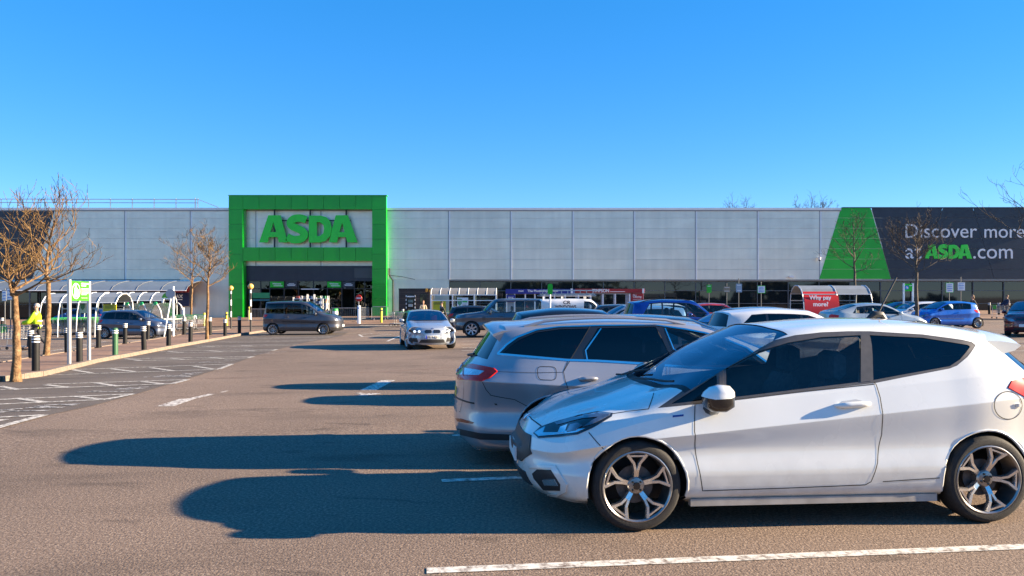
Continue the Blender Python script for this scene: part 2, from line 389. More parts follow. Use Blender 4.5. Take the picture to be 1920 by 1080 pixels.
# ------------------------------------------------------------------ superstore
WY = 70.0; SW = FPX / WY
def fx(u, Y=WY): return (u - 960) * Y / FPX
def fz(v, Y=WY): return CAMH + (HOR - v) * Y / FPX
GREY = [mat('grey_cladding_%d' % i, c, .40, .55, 0, .5, .35, .045, rvar=.08) for i, c in enumerate([(.92, .815, .655), (.94, .83, .665), (.90, .80, .645), (.93, .825, .67)])]
def weather(m, amt, streak, tone):
    """rain streaks, soft patches and a tone shift from sheet to sheet"""
    nt = m.node_tree; b = nt.nodes['Principled BSDF']; src = b.inputs['Base Color'].links[0].from_socket if b.inputs['Base Color'].links else None
    ge = nt.nodes.new('ShaderNodeNewGeometry'); prev = src
    for sc, a in (((.9, .9, .10), streak), ((.25, .25, .35), amt)):
        mp = nt.nodes.new('ShaderNodeMapping'); mp.inputs['Scale'].default_value = sc; n = nt.nodes.new('ShaderNodeTexNoise'); n.inputs['Scale'].default_value = 2.0; n.inputs['Detail'].default_value = 6
        nt.links.new(ge.outputs['Position'], mp.inputs[0]); nt.links.new(mp.outputs[0], n.inputs['Vector'])
        r = nt.nodes.new('ShaderNodeMapRange'); r.inputs['From Min'].default_value = .35; r.inputs['From Max'].default_value = .7; r.inputs['To Min'].default_value = 1.0; r.inputs['To Max'].default_value = 1 - a
        vm = nt.nodes.new('ShaderNodeVectorMath'); vm.operation = 'SCALE'; nt.links.new(n.outputs['Fac'], r.inputs['Value']); nt.links.new(prev, vm.inputs[0]); nt.links.new(r.outputs[0], vm.inputs['Scale']); prev = vm.outputs[0]
    oi = nt.nodes.new('ShaderNodeObjectInfo'); r = nt.nodes.new('ShaderNodeMapRange'); r.inputs['To Min'].default_value = 1 - tone; r.inputs['To Max'].default_value = 1.0
    vm = nt.nodes.new('ShaderNodeVectorMath'); vm.operation = 'SCALE'; nt.links.new(oi.outputs['Random'], r.inputs['Value']); nt.links.new(prev, vm.inputs[0]); nt.links.new(r.outputs[0], vm.inputs['Scale'])
    nt.links.new(vm.outputs[0], b.inputs['Base Color'])
for g_ in GREY: weather(g_, .10, .09, .07)
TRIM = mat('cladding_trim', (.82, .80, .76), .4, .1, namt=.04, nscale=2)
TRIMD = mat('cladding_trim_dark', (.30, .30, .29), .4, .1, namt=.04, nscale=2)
NAVY = mat('navy_cladding', (.030, .034, .050), .38, 0, 0, .5, .6, .10, rvar=.1)
GREEN = mat('green_cladding', (.004, .42, .014), .35, 0, .15, .5, .5, .08)
GREEN2 = mat('bright_green_panel', (.004, .47, .014), .4, 0, .1, .5, .5, .07)
GREENL = mat('sign_green', (.006, .64, .010), .30, 0, .3, .5, 2, .05)
WHITE = mat('white_paint', (.78, .78, .76), .45, namt=.05, nscale=3)
BLACKM = mat('black_metal', (.018, .018, .02), .45, namt=.2, nscale=4)
DGLASS = mat('store_glass', (.010, .014, .016), .03, 0, 0, .6, bump=.03, bscale=.6)
MULL = mat('mullion_grey', (.10, .105, .11), .4, .3, namt=.1, nscale=3)
weather(GREEN, .12, .08, .06); weather(NAVY, .2, .15, .15); weather(GREEN2, .08, .06, .04)
ROOFM = mat('roof_sheet', (.35, .36, .36), .6, namt=.1, nscale=.3)
store = empty('superstore', (0, WY, 0), 0, 'long grey panelled superstore with green entrance portal and dark glazing', 'building')
def sp(o): o.location.y -= WY; return o          # children are written in world coordinates
def bpart(mb, name, m, parent=store, smooth=False):
    o = mb.build(name, m, parent, smooth)
    if parent is store: o.location.y = -WY
    return o
ROOFZ, PANB = fz(391), fz(524)
# solid carcass
mb = MB(); mb.bb(fx(-420), fx(2500), WY + .35, WY + 60, -1.5, ROOFZ - .15); bpart(mb, 'carcass', ROOFM)
# cladding: one panel per bay and course, cover caps between bays
bays_u = [-400, -260, -140, -12, 110, 235, 358, 481, 603, 726, 842, 958, 1074, 1189, 1305, 1421, 1538, 1655, 1772, 1889, 2006, 2125]
rows_v = [393, 409, 428, 447.3, 466.6, 486, 505, 524]
pm = {}
for i in range(len(bays_u) - 1):
    for j in range(7):
        u0, u1 = bays_u[i], bays_u[i + 1]
        if u0 >= 1655: continue
        x0, x1, z1, z0 = fx(u0), fx(u1), fz(rows_v[j]), fz(rows_v[j + 1])
        key = (round(x1 - x0, 2), round(z1 - z0, 2), (i * 3 + j * 5 + (i * j) % 3) % 4)
        if key not in pm:
            b = MB(); w, h = x1 - x0 - .05, z1 - z0 - .014
            b.add([(-w / 2, 0, -h / 2), (w / 2, 0, -h / 2), (w / 2, 0, h / 2), (-w / 2, 0, h / 2), (-w / 2 - .01, .05, -h / 2 - .01), (w / 2 + .01, .05, -h / 2 - .01), (w / 2 + .01, .05, h / 2 + .01), (-w / 2 - .01, .05, h / 2 + .01)],
                  [(0, 1, 2, 3), (0, 4, 5, 1), (1, 5, 6, 2), (2, 6, 7, 3), (3, 7, 4, 0)])
            pm[key] = b.mesh('cladding_panel', GREY[key[2]])
        addobj('cladding_panel', pm[key], store, ((x0 + x1) / 2, random.uniform(-.002, .002), (z0 + z1) / 2), (R(random.uniform(-.25, .25)), 0, R(random.uniform(-.06, .06))))
b = MB(); b.bb(fx(-420), fx(2200), WY + .06, WY + .35, PANB - .0, ROOFZ - .2); bpart(b, 'wall_backing', mat('joint_grey', (.46, .43, .38), .6, namt=.05, nscale=2))
for u in bays_u:
    if -420 < u < 1600:
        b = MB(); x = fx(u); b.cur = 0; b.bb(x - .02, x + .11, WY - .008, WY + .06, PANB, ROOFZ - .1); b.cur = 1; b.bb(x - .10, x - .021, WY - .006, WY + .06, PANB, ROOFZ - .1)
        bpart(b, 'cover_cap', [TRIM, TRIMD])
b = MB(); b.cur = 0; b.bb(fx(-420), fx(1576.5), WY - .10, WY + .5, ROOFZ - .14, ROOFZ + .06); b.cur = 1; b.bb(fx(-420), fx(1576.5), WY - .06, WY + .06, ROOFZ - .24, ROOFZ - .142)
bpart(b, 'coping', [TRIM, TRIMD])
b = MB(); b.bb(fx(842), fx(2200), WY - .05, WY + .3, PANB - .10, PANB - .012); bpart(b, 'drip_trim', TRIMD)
# lower walls
b = MB(); b.bb(fx(724), fx(842), WY + .02, WY + .3, -1, PANB); bpart(b, 'lower_wall', GREY[1])
b = MB(); b.bb(fx(338), fx(432), WY + .02, WY + .3, -1, PANB); bpart(b, 'lower_wall', GREY[2])
# glazing to the right, pane by pane
gz0 = .35
pane_u = [842 + 57.9 * k for k in range(20)]
zt = [fz(528), fz(545), fz(569), gz0 - .3]
for k in range(19):
    for j in range(3):
        x0, x1 = fx(pane_u[k]), fx(pane_u[k + 1])
        b = MB(); b.bb(-(x1 - x0) / 2 + .03, (x1 - x0) / 2 - .03, 0, .03, -(zt[j] - zt[j + 1]) / 2 + .03, (zt[j] - zt[j + 1]) / 2 - .03)
        o = b.build('pane', DGLASS, store); o.location = ((x0 + x1) / 2, .22, (zt[j] + zt[j + 1]) / 2); o.rotation_euler = (R(random.uniform(-.25, .25)), 0, R(random.uniform(-.35, .35)))
    b = MB(); b.bb(fx(pane_u[k]) - .035, fx(pane_u[k]) + .035, WY + .12, WY + .24, -.3, zt[0]); bpart(b, 'mullion', MULL)
for z in zt[1:3]:
    b = MB(); b.bb(fx(842), fx(2040), WY + .14, WY + .23, z - .03, z + .03); bpart(b, 'transom', MULL)
# glazing under the canopy on the left
pane_l = [-300 + 53.2 * k for k in range(13)]
for k in range(12):
    x0, x1 = fx(pane_l[k]), fx(pane_l[k + 1])
    for (za, zb) in ((fz(548), fz(571)), (fz(571), -.8)):
        b = MB(); b.bb(x0 + .03, x1 - .03, WY + .2, WY + .23, zb + .03, za - .03); bpart(b, 'pane', DGLASS)
    b = MB(); b.bb(x0 - .04, x0 + .04, WY + .1, WY + .25, -.8, fz(524)); bpart(b, 'mullion', MULL)
b = MB(); b.bb(fx(-300), fx(338), WY + .05, WY + .3, fz(548), PANB); bpart(b, 'fascia_board', NAVY)
# dark cladding on both flanks, set proud of the grey wall
def slab(name, poly, m, y0, y1, parent=store):
    b = MB(); b.prism([(fx(u), fz(v)) for u, v in poly], y0, y1); return bpart(b, name, m, parent)
tops = [389.5, 409, 428, 447.3, 466.6, 486, 505, 523.5]
def edge_u(v, top, bot): t = (v - 389.5) / 134.0; return top + (bot - top) * t
for j in range(7):
    v0, v1 = tops[j], tops[j + 1] - .5
    slab('green_panel', [(edge_u(v0, 1577, 1536), v0), (edge_u(v0, 1632, 1670), v0), (edge_u(v1, 1632, 1670), v1), (edge_u(v1, 1577, 1536), v1)], GREEN2, WY - .030, WY - .006)
    cuts = [(1633.5, 1671.5), (1768, 1700 + 8), (1824, 1864), (1990, 1930), (2080, 2080)]
    for (a0, a1), (c0, c1) in zip(cuts[:-1], cuts[1:]):
        slab('navy_panel', [(edge_u(v0, a0, a1) + .3, v0), (edge_u(v0, c0, c1) - .3, v0), (edge_u(v1, c0, c1) - .3, v1), (edge_u(v1, a0, a1) + .3, v1)], NAVY, WY - .024 - .003 * (j % 2), WY - .006)
    slab('navy_panel', [(-410, v0), (edge_u(v0, 104, 60), v0), (edge_u(v1, 104, 60), v1), (-410, v1)], NAVY, WY - .03, WY - .006)
b = MB(); b.bb(fx(1579), fx(2080), WY - .115, WY + .4, ROOFZ + .062, ROOFZ + .12); bpart(b, 'coping', NAVY)
# the portal
PY = 69.25
def px_(u): return fx(u, PY)
def pz_(v): return fz(v, PY)
portal = bpart(MB().bb(px_(430), px_(456), PY + .06, WY, -.6, pz_(368)).bb(px_(698), px_(723), PY + .06, WY, -.6, pz_(368)).bb(px_(456), px_(698), PY + .06, WY, pz_(392), pz_(368)).bb(px_(456), px_(698), PY + .06, WY, pz_(489), pz_(464)), 'entrance_portal', GREEN)
def ppanel(u0, u1, v0, v1):
    b = MB(); w, h = (u1 - u0) * PY / FPX - .03, (v1 - v0) * PY / FPX - .03
    b.add([(-w / 2, 0, -h / 2), (w / 2, 0, -h / 2), (w / 2, 0, h / 2), (-w / 2, 0, h / 2), (-w / 2 - .005, .07, -h / 2 - .005), (w / 2 + .005, .07, -h / 2 - .005), (w / 2 + .005, .07, h / 2 + .005), (-w / 2 - .005, .07, h / 2 + .005)],
          [(0, 1, 2, 3), (0, 4, 5, 1), (1, 5, 6, 2), (2, 6, 7, 3), (3, 7, 4, 0)])
    o = b.build('green_panel', GREEN, portal); o.location = (px_((u0 + u1) / 2), PY, pz_((v0 + v1) / 2)); o.rotation_euler = (R(random.uniform(-.3, .3)), 0, R(random.uniform(-.3, .3)))
cu = [428.5, 455.5] + [455.5 + 30.2 * k for k in range(1, 8)] + [697.5, 724.5]
for k in range(len(cu) - 1): ppanel(cu[k], cu[k + 1], 367, 392.5)
lv = [392.5, 420.5, 448.5, 476.5, 504.5, 532.5, 560.5, 592, 612]
for k in range(len(lv) - 1):
    ppanel(428.5, 455.5, lv[k], lv[k + 1]); ppanel(697.5, 724.5, lv[k], lv[k + 1])
for k in range(8): ppanel(cu[k + 1], cu[k + 2], 463.5, 489.5)
for sx, sgn in ((px_(456) + .02, 1), (px_(723) + .02, 1)):      # reveal panels facing the sun
    for k in range(len(lv) - 1):
        if sgn and 448 < lv[k] < 470 and sx < px_(600): pass
        b = MB(); b.bb(sx - .02, sx + .03, PY + .1, WY - .12, pz_(lv[k + 1]) + .02, pz_(lv[k]) - .02); o = b.build('green_panel', GREEN, portal)
b = MB(); b.bb(px_(428), px_(725.5), PY - .04, WY, pz_(366.9), pz_(365.5)); b.build('cap_flashing', GREEN, portal)
# big letters over the entrance on black carrier bars
def L2(x, y): return ((400 + x / 3.375 - 960) * 69.45 / FPX, CAMH + (HOR - (340 + y / 3.375)) * 69.45 / FPX)
def outline_mesh(name, loops, depth, m):
    cu_ = bpy.data.curves.new(name, 'CURVE'); cu_.dimensions = '2D'; cu_.fill_mode = 'BOTH'; cu_.extrude = depth / 2; cu_.bevel_depth = .012
    for lp in loops:
        s_ = cu_.splines.new('POLY'); s_.points.add(len(lp) - 1); s_.use_cyclic_u = True
        for p_, q in zip(s_.points, lp): p_.co = (q[0], q[1], 0, 1)
    o = bpy.data.objects.new(name, cu_); COL.objects.link(o); dg = bpy.context.evaluated_depsgraph_get()
    me = bpy.data.meshes.new_from_object(o.evaluated_get(dg)); bpy.data.objects.remove(o); me.transform(Matrix.Rotation(R(90), 4, 'X'))
    me.materials.clear(); me.materials.append(m); return me
def stroke_loop(path, w):
    P = [Vector(p) for p in path]; L = []; Rr = []
    Q = []
    for i in range(len(P) - 1):                                     # catmull-rom
        p0, p1, p2, p3 = P[max(0, i - 1)], P[i], P[i + 1], P[min(len(P) - 1, i + 2)]
        for t in (0, .25, .5, .75):
            Q.append(.5 * (2 * p1 + (p2 - p0) * t + (2 * p0 - 5 * p1 + 4 * p2 - p3) * t * t + (3 * p1 - p0 - 3 * p2 + p3) * t ** 3))
    Q.append(P[-1])
    for i, p in enumerate(Q):
        d = (Q[min(len(Q) - 1, i + 1)] - Q[max(0, i - 1)]).normalized(); n = Vector((-d.y, d.x)) * w / 2
        L.append(p + n); Rr.append(p - n)
    return L + Rr[::-1]
A1 = [[(292, 386), (350, 216), (425, 216), (470, 386), (416, 386), (408, 352), (352, 352), (344, 386)], [(361, 322), (400, 322), (381, 258)]]
S1 = [stroke_loop([(588, 244), (563, 236), (533, 233), (505, 241), (487, 262), (500, 284), (530, 298), (562, 314), (577, 338), (562, 360), (530, 369), (500, 367), (468, 352)], 46)]
D1 = [[(606, 218), (680, 218), (715, 228), (740, 255), (750, 300), (740, 345), (712, 376), (675, 387), (606, 387)], [(655, 258), (675, 258), (697, 275), (703, 302), (697, 330), (675, 347), (655, 347)]]
A2 = [[(733, 386), (776, 216), (852, 216), (912, 386), (850, 386), (840, 352), (790, 352), (783, 386)], [(797, 322), (832, 322), (817, 258)]]
sign = empty('store_sign', (px_(578), 69.45, pz_(429)), 0, 'giant raised green letters on black bars inside the entrance portal', 'sign')
sl = Vector(sign.location)
for lp in (A1, S1, D1, A2):
    me = outline_mesh('letter', [[L2(*p) for p in l] for l in lp], .14, GREENL)
    o = addobj('letter', me, sign); o.location = Vector((0, 69.45, 0)) - sl
for u in (511.5, 579, 647):
    b = MB(); b.bb(fx(u, 69.1) - .07, fx(u, 69.1) + .07, 69.58, 69.66, pz_(464.5), pz_(391.5)); o = b.build('carrier_bar', BLACKM, sign); o.location = -sl
b = MB(); b.bb(fx(500, 69.1), fx(655, 69.1), 69.67, 69.71, fz(413, 69.1), fz(411, 69.1)); o = b.build('carrier_bar', BLACKM, sign); o.location = -sl

# entrance front: dark fascia, glazed screen and doors
eu0, eu1 = 462, 700
b = MB(); b.bb(fx(eu0), fx(eu1), WY - .12, WY + .02, fz(527), fz(498.5)); bpart(b, 'entrance_fascia', NAVY)
b = MB(); b.bb(fx(665), fx(eu1), WY - .15, WY - .121, fz(521), fz(503)); bpart(b, 'fascia_screen', mat('dark_screen', (.055, .058, .065), .3, namt=.1, nscale=2))
SG = glass('shopfront_glass', (.42, .47, .46), 1.5)
# interior room behind the doors
INW = mat('store_interior', (.10, .10, .10), .7, namt=.3, nscale=1.2)
b = MB(); b.bb(fx(eu0), fx(eu1), WY + 7.9, WY + 8.0, -.5, 4); bpart(b, 'interior_wall', INW)
b = MB(); b.bb(fx(eu0) - 1, fx(eu1) + 1, WY + .36, WY + .40, fz(529), 5.0); bpart(b, 'interior_wall', INW)
carc = [o for o in store.children if o.name.startswith('carcass')][0]
bm = bmesh.new(); bm.clear()
mb = MB(); mb.bb(fx(-420), fx(eu0), WY + .4, WY + 60, -1.5, ROOFZ - .15); mb.bb(fx(eu1), fx(2500), WY + .4, WY + 60, -1.5, ROOFZ - .15); mb.bb(fx(eu0), fx(eu1), WY + 8.1, WY + 60, -1.5, ROOFZ - .15); mb.bb(fx(eu0), fx(eu1), WY + .4, WY + 8.1, 3.9, ROOFZ - .15)
carc.data = mb.mesh('carcass', ROOFM)
bm.free()
eg = gz(fx(580), WY)
rnd = random.Random(4)
cols_goods = [(.20, .22, .05), (.05, .20, .09), (.25, .20, .14), (.24, .06, .05), (.26, .24, .20), (.06, .10, .20)]
for k in range(26):                                                   # goods on display stands inside
    x = rnd.uniform(fx(470), fx(695)); y = WY + rnd.uniform(1.2, 6.5); w = rnd.uniform(.3, .8); h = rnd.uniform(.7, 1.9)
    st = empty('display_stand', (x, y, eg), 0, 'stand of goods inside the glazed store entrance', 'stand', 'goods stands inside the entrance')
    m_ = mat('goods_%d' % (k % 6), cols_goods[k % 6], .6, namt=.3, nscale=6)
    for q in range(4):
        b = MB()
        for t in range(3): b.box(((t - 1) * w / 3, 0, 0), (w / 3 * .85, .35, h / 4 * rnd.uniform(.55, .9)))
        o = b.build('goods', m_, st); o.location = (0, 0, h * (q + .5) / 4)
    MB().bb(-w / 2 - .03, w / 2 + .03, .18, .22, 0, h + .1).build('back_panel', MULL, st)
ent_m = [462, 489, 506, 533, 560, 588, 614, 641, 665, 684, 700]
for i, u in enumerate(ent_m):
    b = MB(); b.bb(fx(u) - .045, fx(u) + .045, WY - .06, WY + .08, -.3, fz(527)); bpart(b, 'mullion', BLACKM)
for i in range(len(ent_m) - 1):
    x0, x1 = fx(ent_m[i]), fx(ent_m[i + 1])
    for (za, zb) in ((fz(527), fz(541)), (fz(541), -.3)):
        if i in (4, 7) and zb < 0: continue                            # doorways stand open
        b = MB(); b.bb(x0 + .045, x1 - .045, WY + 0, WY + .02, zb + .02, za - .02); bpart(b, 'pane', SG)
b = MB(); b.bb(fx(462), fx(700), WY - .05, WY + .07, fz(542), fz(540.5)); bpart(b, 'transom', BLACKM)
b = MB(); b.bb(fx(568), fx(599), WY - .6, WY - .06, fz(543), fz(541.5)); bpart(b, 'door_canopy', WHITE)
for u0 in (507, 614):
    s_ = empty('entrance_sign', (fx(u0 + 13), WY - .08, fz(533.5)), 0, 'small bright green welcome sign over the %s entrance doors' % ('left' if u0 < 600 else 'right'), 'sign')
    MB().bb(-.63, .63, -.03, .0, -.27, .27).build('board', GREEN2, s_)
    text_obj('lettering', 'Welcome', .80, (-.42, -.04, .0), WHITE, s_, .01, .02)
    MB().bb(-.3, .5, -.036, -.031, -.14, -.09).build('print_line', WHITE, s_)
    d_ = empty('entrance_sign', (fx(u0 + 40), WY - .08, fz(533.5)), 0, 'dark sign with pale print beside the %s green welcome sign' % ('left' if u0 < 600 else 'right'), 'sign')
    MB().bb(-.55, .55, -.03, .0, -.27, .27).build('board', NAVY, d_)
    for z_, w_ in ((.08, .25), (-.02, .38), (-.09, .35)): MB().bb(-w_, w_, -.036, -.031, z_ - .02, z_ + .02).build('print_line', WHITE, d_)
b = MB(); b.bb(fx(474), fx(506), WY - .09, WY - .061, fz(559), fz(549)); bpart(b, 'window_poster', mat('poster_green', (.03, .28, .10), .5, namt=.05, nscale=2))
b = MB(); b.bb(fx(474), fx(506), WY - .09, WY - .061, fz(564), fz(561)); bpart(b, 'window_poster', mat('poster_teal', (.02, .13, .16), .5, namt=.05, nscale=2))
# photo and shoe repair kiosk glued to the glazing
KY = 67.6
def kx(u): return fx(u, KY)
def kz(v): return fz(v, KY)
KBLUE = mat('kiosk_blue', (.010, .018, .22), .4, namt=.05, nscale=2); KRED = mat('kiosk_red', (.30, .010, .014), .4, namt=.05, nscale=2)
kg = gz(kx(1080), KY)
kiosk = empty('service_kiosk', (kx(1080), KY, kg), 0, 'low photo and shoe repair kiosk with blue and red signboards before the glazing', 'kiosk')
kl = Vector(kiosk.location)
def kp(b, n, m): o = b.build(n, m, kiosk); o.location = -kl; return o
kp(MB().bb(kx(950), kx(1208), KY + .25, KY + 2.3, kg - .4, kz(545)), 'cabin', mat('kiosk_shell', (.30, .31, .32), .5, namt=.1, nscale=1))
kp(MB().bb(kx(948), kx(1078), KY, KY + .24, kz(551), kz(542)), 'sign_board', KBLUE)
kp(MB().bb(kx(1078.5), kx(1209), KY, KY + .24, kz(549), kz(541.5)), 'sign_board', KRED)
for u in (1072, 1206): kp(MB().bb(kx(u) - .09, kx(u) + .09, KY - .05, KY + .2, kz(550), kz(541)), 'sign_end', WHITE)
for s_, u0, u1, v, m_, sz in (('The Photo Expert', 989, 1035, 549, WHITE, .27), ('TIMPSON', 1110, 1142, 548.2, WHITE, .30), ('MAX', 972, 982, 547.5, WHITE, .16), ('MAX', 1037, 1047, 547.5, WHITE, .16)):
    o = text_obj('lettering', s_, kx(u1) - kx(u0), (0, 0, 0), m_, kiosk, .02, .03, height=sz); o.location = Vector((kx(u0), KY - .02, kz(v))) - kl
kp(MB().bb(kx(1144), kx(1172), KY - .02, KY - .001, kz(547.3), kz(546.3)), 'print_line', WHITE)
for k, u in enumerate((950, 965, 985, 1003, 1021, 1040, 1060, 1085, 1108, 1131, 1154, 1181)):
    kp(MB().bb(kx(u) - .06, kx(u) + .06, KY + .12, KY + .24, kg, kz(551)), 'door_post', WHITE)
    if 950 < u < 1181: kp(MB().bb(kx(u) + .08, kx(u) + .9, KY + .2, KY + .24, kg + .05, kz(552)), 'pane', DGLASS)
kp(MB().bb(kx(1184), kx(1206), KY + .1, KY + .24, kg, kz(550)), 'side_board', KRED)
for s_, v in (('Dry', 556), ('Cleaning', 559)):
    o = text_obj('lettering', s_, kx(1194 if s_ == 'Dry' else 1203) - kx(1187), (0, 0, 0), WHITE, kiosk, .01, .02); o.location = Vector((kx(1187), KY + .09, kz(v))) - kl
kp(MB().bb(kx(1187), kx(1203), KY + .085, KY + .1, kz(561.3), kz(560.8)), 'print_line', WHITE)
kp(MB().bb(kx(950), kx(966), KY + .05, KY + .12, kz(566), kz(553)), 'side_board', KBLUE)
o = text_obj('lettering', 'MAX', kx(963) - kx(953), (0, 0, 0), WHITE, kiosk, .01, .02); o.location = Vector((kx(953), KY + .04, kz(559.5))) - kl
# wall lettering on the dark cladding
slog = empty('wall_slogan', (fx(1800), WY - .12, fz(455)), 0, 'large white and green lettering across the dark cladding', 'sign')
s0 = Vector(slog.location)
for t_, u0, u1, v, h_, m_, bo in (('Discover', 1697, 1831, 446, None, WHITE, .0), ('more', 1845, 1920, 446, None, WHITE, .0), ('at', 1697, 1727, 485, None, WHITE, 0), ('.com', 1824, 1898, 485, None, WHITE, .0)):
    o = text_obj('lettering', t_, fx(u1) - fx(u0), (0, 0, 0), m_, slog, .05, bo); o.location = Vector((fx(u0), WY - .055, fz(v))) - s0
asd = empty('lettering', (0, 0, 0)); bpy.data.objects.remove(asd)
for lp in (A1, S1, D1, A2):
    f = lambda q: (fx(1733 + (q[0] - 292) * 88 / 620), fz(459 + (q[1] - 214) * 26 / 174))
    me = outline_mesh('letter', [[f(p) for p in l] for l in lp], .06, GREENL); o = addobj('letter', me, slog); o.location = Vector((0, WY - .06, 0)) - s0
# CCTV camera and a flood light on the wall
c = empty('security_camera', (fx(1533), WY - .1, fz(483)), 0, 'small white security camera sticking out of the grey wall', 'camera')
MB().bb(-.05, .05, -.35, .1, -.03, .03).build('arm', WHITE, c); MB().cyl((0, -.35, .02), (0, -.35, -.22), .13, 14, .10).build('housing', WHITE, c, True); MB().ball((0, -.35, -.24), .10).build('dome', BLACKM, c, True)
c = empty('flood_light', (fx(1482), WY - .1, fz(519)), 0, 'white flood light low on the grey wall near the green panel', 'light')
MB().box((0, -.12, 0), (.42, .22, .16)).build('housing', WHITE, c); MB().bb(-.05, .05, -.02, .06, -.04, .04).build('bracket', MULL, c)
# down pipe by the portal and slack cable
b = MB(); b.tube([(fx(730), WY - .1, fz(503)), (fx(730), WY - .1, fz(516)), (fx(737), WY - .1, fz(526)), (fx(737), WY - .1, .2)], .06, 8); bpart(b, 'down_pipe', BLACKM, smooth=True)
b = MB(); b.tube([(fx(731), WY - .08, fz(516)), (fx(755), WY - .06, fz(519)), (fx(778), WY - .04, fz(524))], .02, 5); bpart(b, 'cable', BLACKM)
# roof guard rail
rail = empty('roof_guard_rail', (fx(180), WY + 2, ROOFZ), 0, 'thin metal guard rail along the roof edge left of the portal', 'railing')
RY = WY + 2.0; r0 = Vector(rail.location); RM = mat('rail_steel', (.35, .37, .40), .4, .6, namt=.1, nscale=3)
for v in (373, 379.5): MB().tube([(fx(-120, RY), RY, fz(v, RY)), (fx(372, RY), RY, fz(v + 1, RY))], .035, 6).build('rail', RM, rail).location = -r0
for u in range(-80, 380, 41): MB().tube([(fx(u, RY), RY, ROOFZ - .1), (fx(u, RY), RY, fz(372, RY))], .04, 6).build('post', RM, rail).location = -r0
MB().tube([(fx(372, RY), RY, fz(374, RY)), (fx(410, RY), RY, fz(389, RY))], .03, 6).build('rail', RM, rail).location = -r0
MB().tube([(fx(366, RY), RY, ROOFZ - .1), (fx(366, RY), RY, fz(371, RY))], .05, 6).build('post', RM, rail).location = -r0
# arcade canopy on the left
CG = mat('canopy_sheet', (.15, .19, .24), .45, namt=.08, nscale=1.5)
can = empty('arcade_canopy', (fx(150), 67, fz(548)), 0, 'long curved translucent canopy along the left store front', 'canopy'); c0 = Vector(can.location)
prof = [(WY - .1, fz(527)), (68.8, fz(528.5)), (67.5, fz(533)), (66.6, fz(539)), (66.2, fz(546))]
cus = [-330 + 44.5 * k for k in range(17)]
for k in range(16):
    b = MB(); vs_ = []
    for (y, z) in prof: vs_ += [(fx(cus[k]) + .04, y, z), (fx(cus[k + 1]) - .04, y, z)]
    b.add(vs_, [(2 * i, 2 * i + 1, 2 * i + 3, 2 * i + 2) for i in range(4)]); b.build('roof_sheet', CG, can, 60).location = -c0
for k in range(17):
    b = MB(); b.tube([(fx(cus[k]), y, z + .02) for y, z in prof], .022, 6); b.build('rib', MATS['rail_steel'], can, True).location = -c0
MB().tube([(fx(-330), 66.2, fz(546)), (fx(cus[16]), 66.2, fz(546))], .04, 6).build('edge_beam', WHITE, can).location = -c0
MB().tube([(fx(-330), WY - .1, fz(527)), (fx(cus[16]), WY - .1, fz(527))], .09, 6).build('edge_beam', WHITE, can).location = -c0
for u in range(-300, 400, 89): MB().tube([(fx(u, 66.3), 66.3, -.7), (fx(u, 66.3), 66.3, fz(546))], .08, 8).build('post', MULL, can, True).location = -c0
# hoarding with red and blue signs under the canopy
h_ = empty('shop_hoarding', (fx(350), 69.4, -.2), 0, 'dark blue shop sign board with red top under the left canopy', 'sign'); h0 = Vector(h_.location)
MB().bb(fx(326), fx(360), 69.3, 69.45, fz(574), fz(549)).build('board', mat('deep_blue_board', (.012, .016, .075), .4, namt=.1, nscale=2), h_).location = -h0
MB().bb(fx(326), fx(360), 69.28, 69.45, fz(548.5), fz(538)).build('board', KRED, h_).location = -h0
o = text_obj('lettering', 'MAX', fx(349) - fx(330), (0, 0, 0), WHITE, h_, .01, .03); o.location = Vector((fx(330), 69.29, fz(559))) - h0
MB().bb(fx(331), fx(348), 69.285, 69.299, fz(562.5), fz(561)).build('print_line', WHITE, h_).location = -h0
b = MB()
for k in range(7): b.bb(fx(331 + k * 4), fx(333 + k * 4), 69.27, 69.279, fz(541.5 - (k % 2)), fz(539 - (k % 2)))
b.build('print_line', WHITE, h_).location = -h0
# far bare trees peeping over the roof are built with the other trees
# ------------------------------------------------------------------ cars
def spline(P, n, g0=None, g1=None, brk=(), ts=None):
    """interpolating cubic through P, n steps per span; brk = points with a kink; g0/g1 = points beyond the ends"""
    m = len(P); d = [max(1e-5, (P[i + 1] - P[i]).length) for i in range(m - 1)]
    sl = [(P[i + 1] - P[i]) / d[i] for i in range(m - 1)]; tin, tout = [None] * m, [None] * m
    for i in range(m):
        a = sl[i - 1] if i > 0 else ((P[0] - g0).normalized() if g0 is not None else None)
        b = sl[i] if i < m - 1 else ((g1 - P[-1]).normalized() if g1 is not None else None)
        da = d[i - 1] if i > 0 else (d[0] if g0 is not None else 1); db = d[i] if i < m - 1 else d[-1]
        if a is None: tin[i] = tout[i] = b
        elif b is None: tin[i] = tout[i] = a
        elif i in brk: tin[i], tout[i] = a, b
        else:
            t = (a * db + b * da) / (da + db); tin[i] = tout[i] = t
    out = []
    for i in range(m - 1):
        h = d[i]
        for k in range(n):
            t = ts[k] if ts else k / n; t2 = t * t; t3 = t2 * t
            out.append(P[i] * (2 * t3 - 3 * t2 + 1) + tout[i] * h * (t3 - 2 * t2 + t) + P[i + 1] * (-2 * t3 + 3 * t2) + tin[i + 1] * h * (t3 - t2))
    out.append(P[-1].copy()); return out

def lerp(a, b, t): return a + (b - a) * t
def plin(pts, x):
    """piecewise linear z(x)"""
    if x <= pts[0][0]: return pts[0][1]
    for (a, za), (b, zb) in zip(pts[:-1], pts[1:]):
        if x <= b: return lerp(za, zb, (x - a) / max(1e-6, b - a))
    return pts[-1][1]

